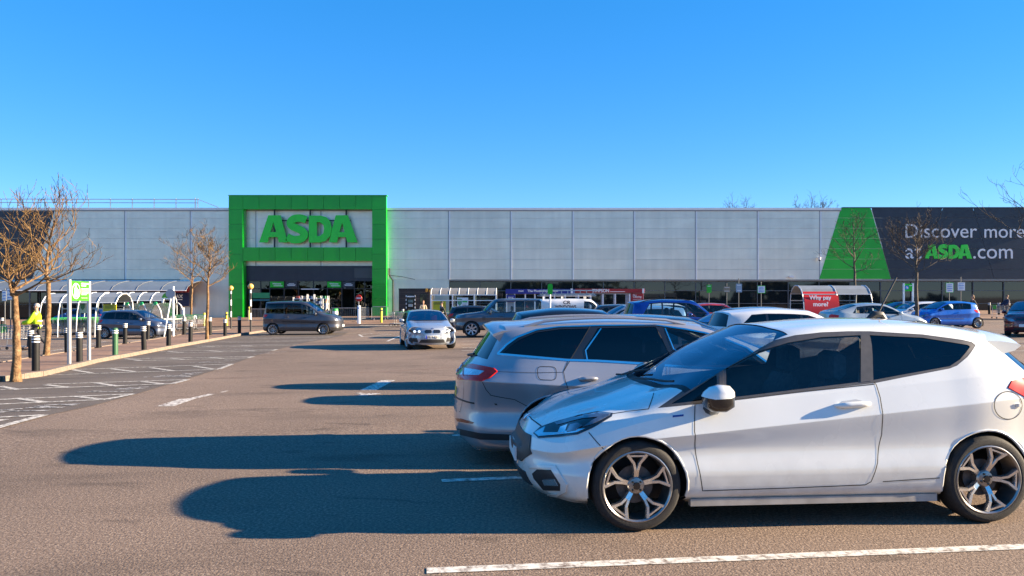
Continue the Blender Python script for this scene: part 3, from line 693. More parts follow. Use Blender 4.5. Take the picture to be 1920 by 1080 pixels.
def gen(L=4.0, hw=.87, H=1.48, wb=2.5, fo=.82, hood0=.72, cowlx=1.0, cowlz=1.0, ax=1.85, rx=3.75, rz=1.36, belt0=.90, belt1=1.00,
        tailx=None, notch=None, crease=(.62, .86), roofin=.26, fr=.12, sill=.0, frontin=.0, hoodcrown=.05, roofpts=None, crown=.05, corner=.26, rearin=.11, boxy=0.0, over=None, scoop=.030, rcn=None):
    tailx = tailx or L - .14
    xs = [corner, fo - .40, fo, cowlx + .16, (cowlx + ax) / 2 + .08, ax, lerp(ax, rx, .3), lerp(ax, rx, .6), min(lerp(ax, rx, .86), L - .75), lerp(rx, L, .15) - .12, L - .22]
    xs[9] = min(max(xs[8] + .2, L - .52), L - .42)
    if notch: xs[8] = rx; xs[9] = min(notch[0] + .12, L - .42)
    yp = [hw * .86, hw - .035, hw - .008, hw, hw, hw, hw, hw, hw - .002, hw - .03, hw - rearin]
    ins = [.16, .045, .012, scoop, .0, .055]
    def hedge(x): return lerp(hood0 - .05, cowlz - .035, max(0, min(1, ((x - .2) / (cowlx - .05))) ) ** .8)
    edge, ctr, belt = [], [], []
    for i, x in enumerate(xs):
        if i <= 2:
            ez = hedge(x); ey = yp[i] - (.085 if i else .11)
            edge.append((x + (.03 if i == 0 else 0), ey, ez)); belt.append(ez - .06)
        elif i == 3: edge.append((cowlx + .13, hw - .085, cowlz - .01)); belt.append(belt0)
        elif i == 4: edge.append((xs[4], hw - lerp(.085, roofin, .5), lerp(cowlz - .01, H - .115, .53) + .012)); belt.append(lerp(belt0, belt1, .2))
        else:
            t = (x - cowlx) / (L - cowlx); belt.append(lerp(belt0, belt1, t))
            if not notch or i < 8:
                zz = plin([(ax, H - .115), (lerp(ax, rx, .25), H - .075), (lerp(ax, rx, .6), H - .075), (rx, rz - .07)], x)
                edge.append((x, hw - roofin, zz))
            elif i == 8: edge.append((rx, hw - roofin, rz - .08))
            elif i == 9: edge.append((notch[0] + .10, hw - .12, notch[1] - .02)); belt[-1] = notch[1] - .09
            else: edge.append((L - .24, hw - rearin - .10, notch[2] - .03)); belt[-1] = notch[2] - .11
    if not notch: edge[9] = (lerp(edge[8][0], rx - .06, .6), hw - roofin - .015, lerp(edge[8][2], rz - .07, .6)); edge[10] = (rx - .06, hw - roofin - .04, rz - .065)
    if rcn: edge[10] = (rcn[0], hw - roofin - .04, rcn[1]); edge[9] = (lerp(edge[8][0], rcn[0], .55), hw - roofin - .012, lerp(edge[8][2], rcn[1], .42))
    for i, x in enumerate(xs):
        if i <= 2:
            t = max(0, (x - .12) / (cowlx - .12)); ctr.append((fr if i == 0 else x - .05, hood0 if i == 0 else lerp(hood0, cowlz, t ** .85) + hoodcrown * math.sin(math.pi * min(1, t)) * .8))
        elif i == 3: ctr.append((cowlx - .06, cowlz + .02))
        elif i == 4: ctr.append((xs[4] - .10, lerp(cowlz + .02, H - .045, (xs[4] - .1 - cowlx + .06) / (ax - .04 - cowlx)) + .018))
        elif i == 5: ctr.append((ax - .06, H - .045))
        elif notch and i == 9: ctr.append((notch[0], notch[1] + .02))
        elif notch and i == 10: ctr.append((L - .10, notch[2]))
        elif notch and i == 8: ctr.append((rx + .02, rz))
        else:
            zz = plin([(ax, H - .03), (lerp(ax, rx, .22), H - .004), (lerp(ax, rx, .4), H), (lerp(ax, rx, .62), H - .006), (rx, rz)], x)
            ctr.append((x if i < 9 else lerp(xs[8], rx, .6 if i == 9 else 1), zz if i < 9 else lerp(ctr[8][1], rz, .55 if i == 9 else 1)))
    zr = [.17 + sill, .23 + sill, .37 + sill, .56 + sill]
    ring = [[None] * 15 for _ in range(7)]
    for i, x in enumerate(xs):
        t = max(0, min(1, (x - fo) / (L - fo))); cz = lerp(crease[0], crease[1], t)
        cz = min(cz, belt[i] - .06)
        for r in range(4):
            z = zr[r]
            if r == 3: z = min(z, cz - .07)
            ring[r][i + 2] = Vector((x, yp[i] - ins[r] - (.02 if i in (0, 10) and r < 2 else 0), z))
        ring[4][i + 2] = Vector((x, yp[i], cz))
        bx = x
        if i == 10: bx = lerp(x, edge[10][0], .45 if not notch else .1)
        if i == 9 and not notch: bx = lerp(x, edge[9][0], .3)
        ring[5][i + 2] = Vector((bx, yp[i] - (ins[5] if 3 <= i else .03), belt[i]))
        ring[6][i + 2] = Vector(edge[i])
    if rcn: ring[5][12] = Vector((rcn[2], ring[5][12].y, rcn[3])); ring[5][11].x = min(ring[5][11].x, rcn[2] - .2)
    top7, top8 = [], []
    for i in range(11):
        e = Vector(edge[i]); c = Vector((ctr[i][0], 0, ctr[i][1]))
        top7.append(Vector((lerp(e.x, c.x, .72), e.y * .55, lerp(e.z, c.z, .78)))); top8.append(c)
    fz_ = [.18 + sill, .24 + sill, .36 + sill, .50 + sill, hood0 - .19, hood0 - .09]; fxx = [fr, fr * .4, 0.0, .0, fr * .15, fr * .45]
    for r in range(6):
        ring[r][0] = Vector((fxx[r], 0, fz_[r])); s = ring[r][2]
        ring[r][1] = Vector((lerp(fxx[r], s.x, .24), s.y * .60, lerp(fz_[r], s.z, .45)))
    ring[6][0] = top8[0].copy(); ring[6][1] = top7[0].copy()
    rzv = [.22 + sill, .28 + sill, .42 + sill, .60 + sill, crease[1] - .02, (belt1 + .0 if not notch else notch[2] - .08)]
    rxx = [L - .10, L - .03, L, L - .01, L - .03, tailx if not notch else L - .06]
    for r in range(6):
        s = ring[r][12]; c = Vector((rxx[r], 0, rzv[r])); ring[r][14] = c
        ring[r][13] = Vector((lerp(c.x, s.x, .26), s.y * .62, lerp(c.z, s.z, .4)))
    ring[6][14] = top8[10].copy(); ring[6][13] = top7[10].copy()
    return dict(ring=ring, top7=top7, top8=top8, L=L, hw=hw, H=H, wb=wb, fo=fo, ax=ax, rx=rx, cowlx=cowlx, notch=notch,
                beltpts=[(ring[5][i + 2].x, ring[5][i + 2].z) for i in range(11)], edgepts=[(e[0], e[2]) for e in edge])

def body_grid(S, n):
    """fine quads of the half body with their control-cell labels: (verts, faces, labels)"""
    ring, t7, t8 = S['ring'], S['top7'], S['top8']
    brkc = {2, 12}; V = []; Fc = []; Lb = []
    mir = lambda p: Vector((p.x, -p.y, p.z))
    rows = []
    for r in range(7):
        P = ring[r]; brk = set()
        if r == 6: brk = {2, 5, 12} | ({10, 11} if S['notch'] else set())
        if r == 5: brk = {5}
        rows.append(spline(P, n, mir(P[1]), mir(P[13]), brk))
    nb = S.get('notch')
    tb = {3, 5} | ({8, 9} if nb else set())
    r7 = spline(t7, n, brk=tb); r8 = spline(t8, n, brk=tb)
    NC = 14 * n + 1; cols = []; ts = [.5 - .5 * math.cos(math.pi * k / n) for k in range(n + 1)]     # samples crowd towards the rows so folds stay crisp
    for c in range(NC):
        pts = [rows[r][c] for r in range(7)]
        if 2 * n <= c <= 12 * n:
            k = c - 2 * n; pts += [r7[k], r8[k]]
            cols.append(spline(pts, n, None, mir(r7[k]), {4, 5}, ts))
        else: cols.append(spline(pts, n, None, None, {4, 5}, ts))
    # weld the front and rear edges of the bonnet / roof with the fascia tops
    e0 = cols[2 * n][6 * n:8 * n + 1]; e1 = cols[12 * n][6 * n:8 * n + 1]
    for k in range(2 * n + 1):
        cols[2 * n - k][6 * n] = e0[k].copy(); cols[12 * n + k][6 * n] = e1[k].copy()
    idx = {}
    def vid(p):
        key = (round(p.x, 4), round(p.y, 4), round(p.z, 4))
        if key not in idx: idx[key] = len(V); V.append(Vector(p))
        return idx[key]
    for c in range(NC - 1):
        hi = 8 * n if 2 * n <= c < 12 * n else 6 * n
        for j in range(hi):
            q = [cols[c][j], cols[c + 1][j], cols[c + 1][j + 1], cols[c][j + 1]]
            if c in (0,): pass
            f = []
            for p in q:
                if abs(p.y) < 2e-3: p = Vector((p.x, 0, p.z))
                i = vid(p)
                if i not in f: f.append(i)
            if len(f) < 3: continue
            cc, ci, rr, rj = c // n, c % n, j // n, j % n
            lab = 0
            st = cc - 2
            if rr >= 6 and 3 <= st <= 4:
                lab = 1
                if (rr == 6 and ts[rj] < .085): lab = 0
                elif st == 3 and ci == 0: lab = 2
            if not nb and rr == 5 and cc in (12, 13) and not (cc == 12 and ci < max(1, n // 4)) and ts[rj] >= .06 and ts[rj + 1] <= .95: lab = 3
            if nb and rr >= 6 and st == 8 and not (rr == 6 and ts[rj] < .085): lab = 3
            Fc.append(f); Lb.append(lab)
    return V, Fc, Lb

def inside(p, poly):
    x, y = p; c = False; n = len(poly)
    for i in range(n):
        x1, y1 = poly[i]; x2, y2 = poly[(i + 1) % n]
        if (y1 > y) != (y2 > y) and x < (x2 - x1) * (y - y1) / (y2 - y1) + x1: c = not c
    return c
def grow(poly, d):
    """offset a polygon outwards by d"""
    n = len(poly); ar = sum(poly[i][0] * poly[(i + 1) % n][1] - poly[(i + 1) % n][0] * poly[i][1] for i in range(n)); s = 1 if ar > 0 else -1
    out = []
    for i in range(n):
        p = Vector(poly[i]); a = (p - Vector(poly[i - 1])).normalized(); b = (Vector(poly[(i + 1) % n]) - p).normalized()
        na = Vector((a.y, -a.x)) * s; nb_ = Vector((b.y, -b.x)) * s
        out.append(tuple(p + (na + nb_) * d / max(.4, 1 + na.dot(nb_))))
    return out
def roundpoly(poly, r=.04, k=3):
    """clip the corners with short arcs"""
    out = []; n = len(poly)
    for i in range(n):
        p = Vector(poly[i]); a = Vector(poly[i - 1]); b = Vector(poly[(i + 1) % n])
        da, db = (a - p), (b - p); ra = min(r, da.length * .45); rb = min(r, db.length * .45)
        p0 = p + da.normalized() * ra; p1 = p + db.normalized() * rb
        for t in range(k + 1):
            t /= k; out.append(tuple(p0 * (1 - t) ** 2 + p * 2 * t * (1 - t) + p1 * t * t))
    return out

def cut_side(bm, poly, ymin):
    """score the outline poly (x, z) into both flanks of the body"""
    n = len(poly); px0 = min(p[0] for p in poly) - .01; px1 = max(p[0] for p in poly) + .01; pz0 = min(p[1] for p in poly) - .01; pz1 = max(p[1] for p in poly) + .01
    def near(f, x0, x1, z0, z1):
        vs = f.verts
        if abs(vs[0].co.y) < ymin: return False
        xs_ = [v.co.x for v in vs]
        if max(xs_) < x0 or min(xs_) > x1: return False
        zs_ = [v.co.z for v in vs]
        return not (max(zs_) < z0 or min(zs_) > z1)
    cand = {f for f in bm.faces if near(f, px0, px1, pz0, pz1)}
    for i in range(n):
        a, b = Vector(poly[i]), Vector(poly[(i + 1) % n]); d = b - a
        if d.length < 1e-5: continue
        x0, x1 = min(a.x, b.x) - 1e-4, max(a.x, b.x) + 1e-4; z0, z1 = min(a.y, b.y) - 1e-4, max(a.y, b.y) + 1e-4
        cand = {f for f in cand if f.is_valid}
        fs = [f for f in cand if near(f, x0, x1, z0, z1)]
        if not fs: continue
        g = list({v for f in fs for v in f.verts}) + list({e for f in fs for e in f.edges}) + fs
        r = bmesh.ops.bisect_plane(bm, geom=g, dist=1e-5, plane_co=(a.x, 0, a.y), plane_no=Vector((-d.y, 0, d.x)))
        cand |= {f for f in r['geom'] if isinstance(f, bmesh.types.BMFace)}

PAINTS = {}
def paint(name, col, metal=0.0, rough=.32, dirt=.0):
    m = mat('paint_' + name, col, rough, metal, 1.0, .5, 2.2, .05 + dirt, rvar=.06)
    return m
TYRE = mat('tyre_rubber', (.018, .017, .016), .8, namt=.35, nscale=14, bump=.3, bscale=120)
ALLOY = mat('alloy_silver', (.55, .55, .56), .28, .85, namt=.08, nscale=8)
ALLOYD = mat('alloy_grey', (.32, .31, .30), .30, .85, namt=.10, nscale=8)
ALLOYF = mat('alloy_machined', (.72, .69, .65), .26, .9, namt=.10, nscale=10)
DISC = mat('brake_steel', (.10, .09, .085), .5, .5, namt=.2, nscale=20)
PLAST = mat('black_plastic', (.022, .022, .023), .5, namt=.2, nscale=12)
PLASTG = mat('gloss_black', (.012, .012, .013), .12, 0, .6, namt=.1, nscale=6)
GREYP = mat('pillar_film', (.075, .068, .06), .35, 0, .3, namt=.15, nscale=25)
LINING = mat('cabin_lining', (.15, .145, .14), .8, namt=.2, nscale=10)
SEATM = mat('seat_fabric', (.07, .072, .08), .85, namt=.25, nscale=30)
SEATR = mat('seat_red', (.35, .02, .015), .5, namt=.1, nscale=12)
CHROME = mat('chrome', (.75, .75, .76), .10, 1.0, namt=.03, nscale=5)
GAP = mat('shut_line', (.012, .012, .012), .8, namt=.1, nscale=9)
HEADL = mat('headlamp_lens', (.16, .19, .23), .05, .55, 1.0, .5, 9, .5)
HEADW = mat('headlamp_lit', (.9, .92, .95), .05, .2, 1.0, emit=.35, namt=.1, nscale=5)
LAMPD = mat('lamp_recess', (.02, .022, .026), .10, .2, .8, namt=.3, nscale=12)
LAMPC = mat('lamp_chrome', (.70, .72, .75), .12, .9, .5, namt=.15, nscale=16)
TAILR = mat('tail_lamp_red', (.62, .016, .008), .22, 0, .25, .35, 14, .25)
TAILC = mat('tail_lamp_clear', (.55, .56, .60), .14, .5, 1.0, .5, 30, .3)
PLATEW = mat('plate_white', (.75, .75, .72), .4, namt=.05, nscale=6); PLATEY = mat('plate_yellow', (.62, .45, .02), .4, namt=.05, nscale=6)
GL_F = glass('car_glass', (.90, .98, .96), 1.5); GL_D = glass('car_glass_tinted', (.09, .10, .11), 1.52); GL_S = glass('windscreen_glass', (.60, .72, .76), 3.1, 0, (.72, .86, 1.0))

_wheels = {}
def wheel_meshes(style):
    if style in _wheels: return _wheels[style]
    rr = {'y5': .77, 'seven': .72, 'multi': .70, 'cover': .66, 'five': .70}[style]
    t = MB(); w = .33                                                   # unit radius, axis Y, outer face towards -Y
    prof = [(rr, -w * .8), (rr + .02, -w * .98), (.90, -w * 1.02), (.955, -w * .9), (.99, -w * .66), (1.0, -w * .3), (1.0, w * .3), (.99, w * .66), (.955, w * .9), (.90, w * 1.0), (rr, w * .9), (rr - .02, w * .5)]
    t.lathe(prof, 44, axis='Y')
    for k in range(22):                                                 # tread ribs
        a = 2 * math.pi * k / 22
    tm = t.mesh('tyre', TYRE, 50)
    b = MB(); b.cur = 0
    b.lathe([(rr - .005, -w * .80), (rr + .012, -w * .97), (rr - .012, -w * 1.0), (rr - .045, -w * .90), (rr - .055, -w * .55), (rr - .075, w * .5)], 44, axis='Y')
    ns = {'y5': 5, 'seven': 7, 'multi': 10, 'cover': 9, 'five': 5}[style]
    def bar(p0, p1, w0, w1, y0, y1, th):
        d = (Vector(p1) - Vector(p0)).normalized(); q = Vector((-d.y, d.x)); vs_ = []
        for (p, ww, y) in ((p0, w0, y0), (p1, w1, y1)):
            for s_, e in ((-1, 0), (-.62, -1), (.62, -1), (1, 0)):
                pp = Vector(p) + q * ww * s_; vs_.append((pp.x, y + (0 if e else th * .35), pp.y))
            for s_ in (1, -1): pp = Vector(p) + q * ww * s_; vs_.append((pp.x, y + th, pp.y))
        b.add(vs_, [(0, 1, 7, 6), (1, 2, 8, 7), (2, 3, 9, 8), (3, 4, 10, 9), (5, 0, 6, 11), (4, 5, 11, 10)])
    yo = -w * .93
    for k in range(ns):
        a = 2 * math.pi * k / ns + (math.pi / 2 if style != 'y5' else math.pi / 2)
        P = lambda r_, da: (r_ * math.cos(a + da), r_ * math.sin(a + da))
        if style == 'y5':
            for s_ in (-1, 1):
                b.cur = 1
                bar(P(.17, s_ * .12), P(.36, s_ * .085), .046, .042, yo + .13, yo + .06, .10)
                bar(P(.35, s_ * .085), P(.52, s_ * .135), .042, .042, yo + .06, yo + .03, .10)
                bar(P(.51, s_ * .135), P(.73, s_ * .30), .042, .048, yo + .03, yo + .0, .10)
            bar(P(.70, -.30), P(.70, .30), .030, .030, yo + .01, yo + .01, .10)
            b.cur = 0
            bar(P(.12, 0), P(.34, 0), .085, .05, yo + .15, yo + .09, .12)
        elif style == 'seven': b.cur = 0; bar(P(.10, 0), P(.69, 0), .075, .11, yo + .08, yo + .02, .10)
        elif style == 'five': b.cur = 0; bar(P(.10, 0), P(.68, 0), .10, .12, yo + .08, yo + .02, .10)
        elif style == 'multi': b.cur = 0; bar(P(.10, 0), P(.68, 0), .045, .045, yo + .08, yo + .02, .08)
        else: b.cur = 0; bar(P(.16, 0), P(.60, 0), .10, .16, yo + .04, yo + .05, .08)
    b.cur = 0; b.lathe([(0, yo + .07), (.05, yo + .07), (.17, yo + .10), (.20, yo + .14), (.20, yo + .3)], 24, axis='Y')
    b.cur = 2; b.lathe([(0, yo + .045), (.075, yo + .05), (.085, yo + .07)], 20, axis='Y')
    for k in range(4 if style == 'y5' else 5):
        a = 2 * math.pi * k / (4 if style == 'y5' else 5) + .78
        b.lathe([(0, yo + .06), (.026, yo + .065), (.026, yo + .12)], 8, c=(.125 * math.cos(a), 0, .125 * math.sin(a)), axis='Y')
    if style == 'cover': b.cur = 0; b.lathe([(.2, yo + .07), (.35, yo + .09), (.60, yo + .09)], 30, axis='Y')
    mats = [ALLOYD, ALLOYF, PLASTG] if style == 'y5' else [ALLOY, ALLOY, PLASTG]
    rm_ = b.mesh('rim', mats, 35)
    d = MB(); d.lathe([(.15, -.02), (.42, -.02), (.42, .04), (.15, .04)], 30, axis='Y'); dm = d.mesh('brake_disc', DISC)
    _wheels[style] = (tm, rm_, dm); return _wheels[style]

_seat = {}
def seat_meshes(m):
    if m.name in _seat: return _seat[m.name]
    def pad(b, prof, w, k=.85):
        # soft slab: side profile polygon, narrowed at both flanks
        n = len(prof); vs_ = []
        c = Vector((sum(p[0] for p in prof) / n, sum(p[1] for p in prof) / n))
        for y, s_ in ((-w, k), (-w * .8, 1), (w * .8, 1), (w, k)):
            for p in prof: q = c + (Vector(p) - c) * s_; vs_.append((q.x, y, q.y))
        fs_ = [tuple(range(n)), tuple(range(4 * n - 1, 3 * n - 1, -1))]
        for r in range(3):
            for i in range(n): fs_.append((r * n + i, (r + 1) * n + i, (r + 1) * n + (i + 1) % n, r * n + (i + 1) % n))
        b.add(vs_, fs_)
    b = MB()
    pad(b, [(-.25, .02), (-.26, .10), (-.20, .15), (.18, .10), (.24, .0), (-.1, -.04)], .26)
    pad(b, [(.12, .05), (.20, .03), (.30, .10), (.42, .52), (.41, .62), (.36, .64), (.30, .56), (.20, .25)], .25)
    pad(b, [(.36, .67), (.36, .84), (.41, .87), (.47, .84), (.47, .69), (.42, .65)], .135)
    for s_ in (-.06, .06): b.tube([(.39, s_, .6), (.41, s_, .7)], .008, 6)
    fm = b.mesh('seat', m, 50)
    b = MB()
    pad(b, [(-.28, .02), (-.28, .12), (.18, .10), (.22, .0)], .60)
    pad(b, [(.12, .05), (.22, .03), (.40, .50), (.36, .56), (.30, .52)], .60)
    for s_ in (-.36, .36): 
        b2 = MB(); pad(b2, [(.34, .55), (.36, .70), (.42, .70), (.42, .55)], .12); b.add([(x, y + s_, z) for x, y, z in b2.v], b2.f)
    rm_ = b.mesh('rear_seat', m, 50)
    _seat[m.name] = (fm, rm_); return _seat[m.name]

def make_car(name, label, S, pnt, pos, rz, n=6, wheel='five', wr=.31, ra=None, group=None, pillars=(), dlo=None, glass_polys=None, dlo_rear=None, tint_from=1, doors=None,
             trim='black', rails=False, extras=None, plate_f=True, plate_r=True, seatm=None, rear_tint=True, driver=False, lights=None, steer=0, roll=None, frame=True, mirror=True, cladding=False, dark_roofbar=None, category='car', handles=True, rel=None):
    L, hw, H, wb, fo = S['L'], S['hw'], S['H'], S['wb'], S['fo']
    ra = ra or wr + .045
    root = empty(name, pos, rz, label, category, group)
    if roll: root.rotation_euler = (roll[0], roll[1], rz)
    V, Fc, Lb = body_grid(S, n)
    # reference copy for normals and projection
    full_v = [tuple(v) for v in V] + [(v.x, -v.y, v.z) for v in V]; nv = len(V)
    full_f = [tuple(f) for f in Fc] + [tuple(nv + i for i in f[::-1]) for f in Fc]
    bm = bmesh.new(); bv = [bm.verts.new(v) for v in full_v]; lay = bm.faces.layers.int.new('lab')
    for f, l in zip(full_f, Lb + Lb):
        try: q = bm.faces.new([bv[i] for i in f]); q[lay] = l; q.smooth = True
        except ValueError: pass
    bmesh.ops.remove_doubles(bm, verts=bm.verts, dist=5e-4)
    bmesh.ops.recalc_face_normals(bm, faces=bm.faces)
    bm.normal_update()
    # make sure normals point outwards
    s_ = sum((f.normal.x * (f.calc_center_median().x - L / 2) / L + f.normal.y * f.calc_center_median().y) * f.calc_area() for f in bm.faces)
    if s_ < 0: bmesh.ops.reverse_faces(bm, faces=bm.faces); bm.normal_update()
    bm.verts.ensure_lookup_table(); bm.faces.ensure_lookup_table()
    tree = BVHTree.FromBMesh(bm); ref_n = [v.normal.copy() for v in bm.verts]; ref_f = [[v.index for v in f.verts] for f in bm.faces]; ref_c = [v.co.copy() for v in bm.verts]
    def nrm(co):
        loc, no, fi, dist = tree.find_nearest(co)
        if fi is None: return Vector((0, 0, 1))
        t = Vector(); 
        for i in ref_f[fi]: t += ref_n[i] / ((ref_c[i] - co).length + 1e-4)
        return t.normalized()
    # --- openings
    bz = lambda x: plin(S['beltpts'], x)
    ez = lambda x: plin(S['edgepts'], x)
    if dlo is None:
        xr_t, xr_b = dlo_rear or (S['rx'] - .30, S['rx'] - .12)
        x0 = S['cowlx'] + .22
        while ez(x0) - bz(x0) < .11: x0 += .02
        top = [x0 + (xr_t - x0) * k / 6 for k in range(7)]
        dlo = [(x0 - .10, bz(x0 - .1) + .03)] + [(xr_b, bz(xr_b) + .03)] + [(x, ez(x) - .045) for x in top[::-1]]
        dlo = [dlo[0]] + [(lerp(x0 - .1, xr_b, .5), bz(lerp(x0 - .1, xr_b, .5)) + .03)] + dlo[1:]
    if glass_polys is None:
        inn = grow(dlo, -.018); glass_polys = []
        xsv = [min(p[0] for p in inn) - 1] + list(pillars) + [max(p[0] for p in inn) + 1]
        def clip(poly, x, keep_gt):
            out = []
            for i in range(len(poly)):
                a, b = poly[i], poly[(i + 1) % len(poly)]; ia = (a[0] > x) == keep_gt; ib = (b[0] > x) == keep_gt
                if ia: out.append(a)
                if ia != ib: t = (x - a[0]) / (b[0] - a[0]); out.append((x, lerp(a[1], b[1], t)))
            return out
        for a, b in zip(xsv[:-1], xsv[1:]):
            q = clip(clip(inn, a + .028, True), b - .028, False)
            if len(q) >= 3: glass_polys.append(q)
    archs = [[(cx + ra * math.cos(2 * math.pi * k / 26), wr + ra * math.sin(2 * math.pi * k / 26)) for k in range(26)] for cx in (fo, fo + wb)]
    if doors is None:
        x_a = S['cowlx'] + .20; zs_ = .30 + (S['ring'][1][6].z - .23)
        xs_ = [x_a] + list(pillars)
        doors = []
        for k, (a, b) in enumerate(zip(xs_[:-1], xs_[1:])):
            lo_a = zs_; b2 = b
            q = [(a, bz(a) - .015), (a, zs_), (min(b, fo + wb - ra - .04), zs_), (min(b, fo + wb - ra + .02), zs_ + .2), (b, min(bz(b) - .1, zs_ + .45)), (b, bz(b) - .015)]
            doors.append(q)
    for q in [dlo] + glass_polys: cut_side(bm, q, .35)
    for q in archs: cut_side(bm, q, .45)
    for q in doors: cut_side(bm, q, .45)
    dele = []
    for f in bm.faces:
        c = f.calc_center_median()
        if f[lay] != 0: continue
        if abs(c.y) > .42:
            p = (c.x, c.z)
            if c.z < wr + ra + .05 and (inside(p, archs[0]) or inside(p, archs[1])): dele.append(f); continue
            if abs(f.normal.y) > .25:
                if inside(p, dlo):
                    f[lay] = 4
                    for k, q in enumerate(glass_polys):
                        if inside(p, q): f[lay] = 10 + k; break
                else:
                    for k, q in enumerate(doors):
                        if inside(p, q): f[lay] = 30 + k; break
    bmesh.ops.delete(bm, geom=dele, context='FACES')
    def extract(cond, off=0.0, side=None):
        vmap = {}; vs_ = []; fs_ = []; ns = []
        for f in bm.faces:
            if not cond(f[lay]): continue
            if side is not None and f.calc_center_median().y * side < 0: continue
            g = []
            for v in f.verts:
                if v.index not in vmap or vmap[v.index] is None: pass
                k = v.index
                if k not in vmap:
                    no = nrm(v.co); vmap[k] = len(vs_); vs_.append(v.co + no * off); ns.append(no)
                g.append(vmap[k])
            fs_.append(g)
        return vs_, fs_, ns
    bm.verts.index_update()
    def mk(name_, cond, m, parent=root, off=0.0, side=None, flip=False):
        vs_, fs_, ns = extract(cond, off, side)
        if not fs_: return None
        me = bpy.data.meshes.new(name_); me.from_pydata([tuple(v) for v in vs_], [], fs_); me.materials.append(m)
        me.polygons.foreach_set('use_smooth', [True] * len(fs_))
        me.normals_split_custom_set_from_vertices([tuple(-q if flip else q) for q in ns])
        return addobj(name_, me, parent)
    body = mk('body', lambda l: l == 0, pnt)
    mk('cabin_lining', lambda l: l in (0, 4) or l >= 30, LINING, root, -.022)
    mk('windscreen', lambda l: l == 1, GL_S, root, -.004)
    mk('cowl', lambda l: l == 2, PLAST, root, -.006)
    mk('rear_window', lambda l: l == 3, GL_D if rear_tint else GL_F, root, -.003)
    for sd in (-1, 1):
        mk('window_frame', lambda l: l == 4, PLASTG if frame is True else frame, root, -.002, sd)
        drs = []
        for k in range(len(doors)): drs.append(mk('door', lambda l, k=k: l == 30 + k, pnt, root, 0, sd))
        for k in range(len(glass_polys)):
            par = root
            mk('side_window', lambda l, k=k: l == 10 + k, GL_D if k >= tint_from else GL_F, par, -.006, sd)
    # --- projection helpers
    def hit_side(x, z, sd):
        loc, no, fi, d = tree.ray_cast(Vector((x, 3 * sd, z)), Vector((0, -sd, 0)))
        if loc is None: return None, None
        no = nrm(loc); return loc, no
    def hit_dir(o, d):
        loc, no, fi, dd = tree.ray_cast(o, d)
        if loc is None: return None, None
        return loc, nrm(loc)
    def ribbon(name_, pts, m=GAP, w=.006, off=.0022, parent=root, sd=1, step=.02 if n > 7 else .05, frontal=None):
        P = [];
        for a, b in zip(pts[:-1], pts[1:]):
            k = max(1, int((Vector(b) - Vector(a)).length / step))
            for i in range(k): P.append(Vector(a).lerp(Vector(b), i / k))
        P.append(Vector(pts[-1])); vs_ = []; fs_ = []; prev = False
        for i, p in enumerate(P):
            d = (P[min(i + 1, len(P) - 1)] - P[max(0, i - 1)]).normalized(); q = Vector((-d.y, d.x)) * w / 2; rowp = []
            for s_ in (-1, 1):
                a = p + q * s_
                if frontal is None: lo, no = hit_side(a.x, a.y, sd)
                else: lo, no = hit_dir(Vector((frontal[0], a.x, a.y)), Vector((frontal[1], 0, 0)))
                if lo is not None: rowp.append(lo + no * off)
            if len(rowp) == 2:
                vs_ += rowp
                if prev: k = len(vs_); fs_.append((k - 4, k - 3, k - 1, k - 2))
                prev = True
            else: prev = False
        if fs_:
            b = MB(); b.add(vs_, fs_); return b.build(name_, m, parent)
    def decal(name_, poly, m, mode='side', off=.004, step=.035, parent=root, ang=None, sides=(-1, 1), thick=.01, oy=0.0):
        """patch laid on the bodywork; poly in the plane seen along the projection"""
        outs = []
        for sd in sides:
            g = bmesh.new(); f = g.faces.new([g.verts.new((p[0], 0, p[1])) for p in poly])
            x0 = min(p[0] for p in poly); x1 = max(p[0] for p in poly); z0 = min(p[1] for p in poly); z1 = max(p[1] for p in poly)
            for x in frange(x0 + step, x1, step)[:-1]: bmesh.ops.bisect_plane(g, geom=g.verts[:] + g.edges[:] + g.faces[:], plane_co=(x, 0, 0), plane_no=(1, 0, 0))
            for z in frange(z0 + step, z1, step)[:-1]: bmesh.ops.bisect_plane(g, geom=g.verts[:] + g.edges[:] + g.faces[:], plane_co=(0, 0, z), plane_no=(0, 0, 1))
            bad = []
            for v in g.verts:
                a, z = v.co.x, v.co.z
                if mode == 'side': o_, d_ = Vector((a, 3 * sd, z)), Vector((0, -sd, 0))
                elif mode == 'front': o_, d_ = Vector((-2, a * sd, z)), Vector((1, 0, 0))
                elif mode == 'rear': o_, d_ = Vector((L + 2, a * sd, z)), Vector((-1, 0, 0))
                elif mode == 'top': o_, d_ = Vector((a, z * sd, 4)), Vector((0, 0, -1))
                else:       # quarter view: ang from the car axis, a = sideways coordinate measured from the corner
                    ca, sa = math.cos(ang), math.sin(ang)
                    cx = 0.0 if mode == 'fq' else L
                    dx = 1 if mode == 'fq' else -1
                    d_ = Vector((dx * ca, -sd * sa, 0)); t_ = Vector((dx * sa, sd * ca, 0))
                    o_ = Vector((cx, 0, z)) + t_ * a - d_ * 3
                lo, no = hit_dir(o_, d_)
                if lo is None: bad.append(v); continue
                v.co = lo + no * off; v.normal = no
            bmesh.ops.delete(g, geom=bad, context='VERTS')
            if not g.faces: g.free(); continue
            g.normal_update()
            be = [e for e in g.edges if e.is_boundary]
            c0 = sum((v.co for v in g.verts), Vector()) / len(g.verts); nn = nrm(c0)
            r = bmesh.ops.extrude_edge_only(g, edges=be)
            for q in r['geom']:
                if isinstance(q, bmesh.types.BMVert): q.co -= nrm(q.co) * thick
            for f in g.faces: f.smooth = True
            bmesh.ops.recalc_face_normals(g, faces=g.faces)
            me = bpy.data.meshes.new(name_); g.to_mesh(me); g.free(); me.materials.append(m)
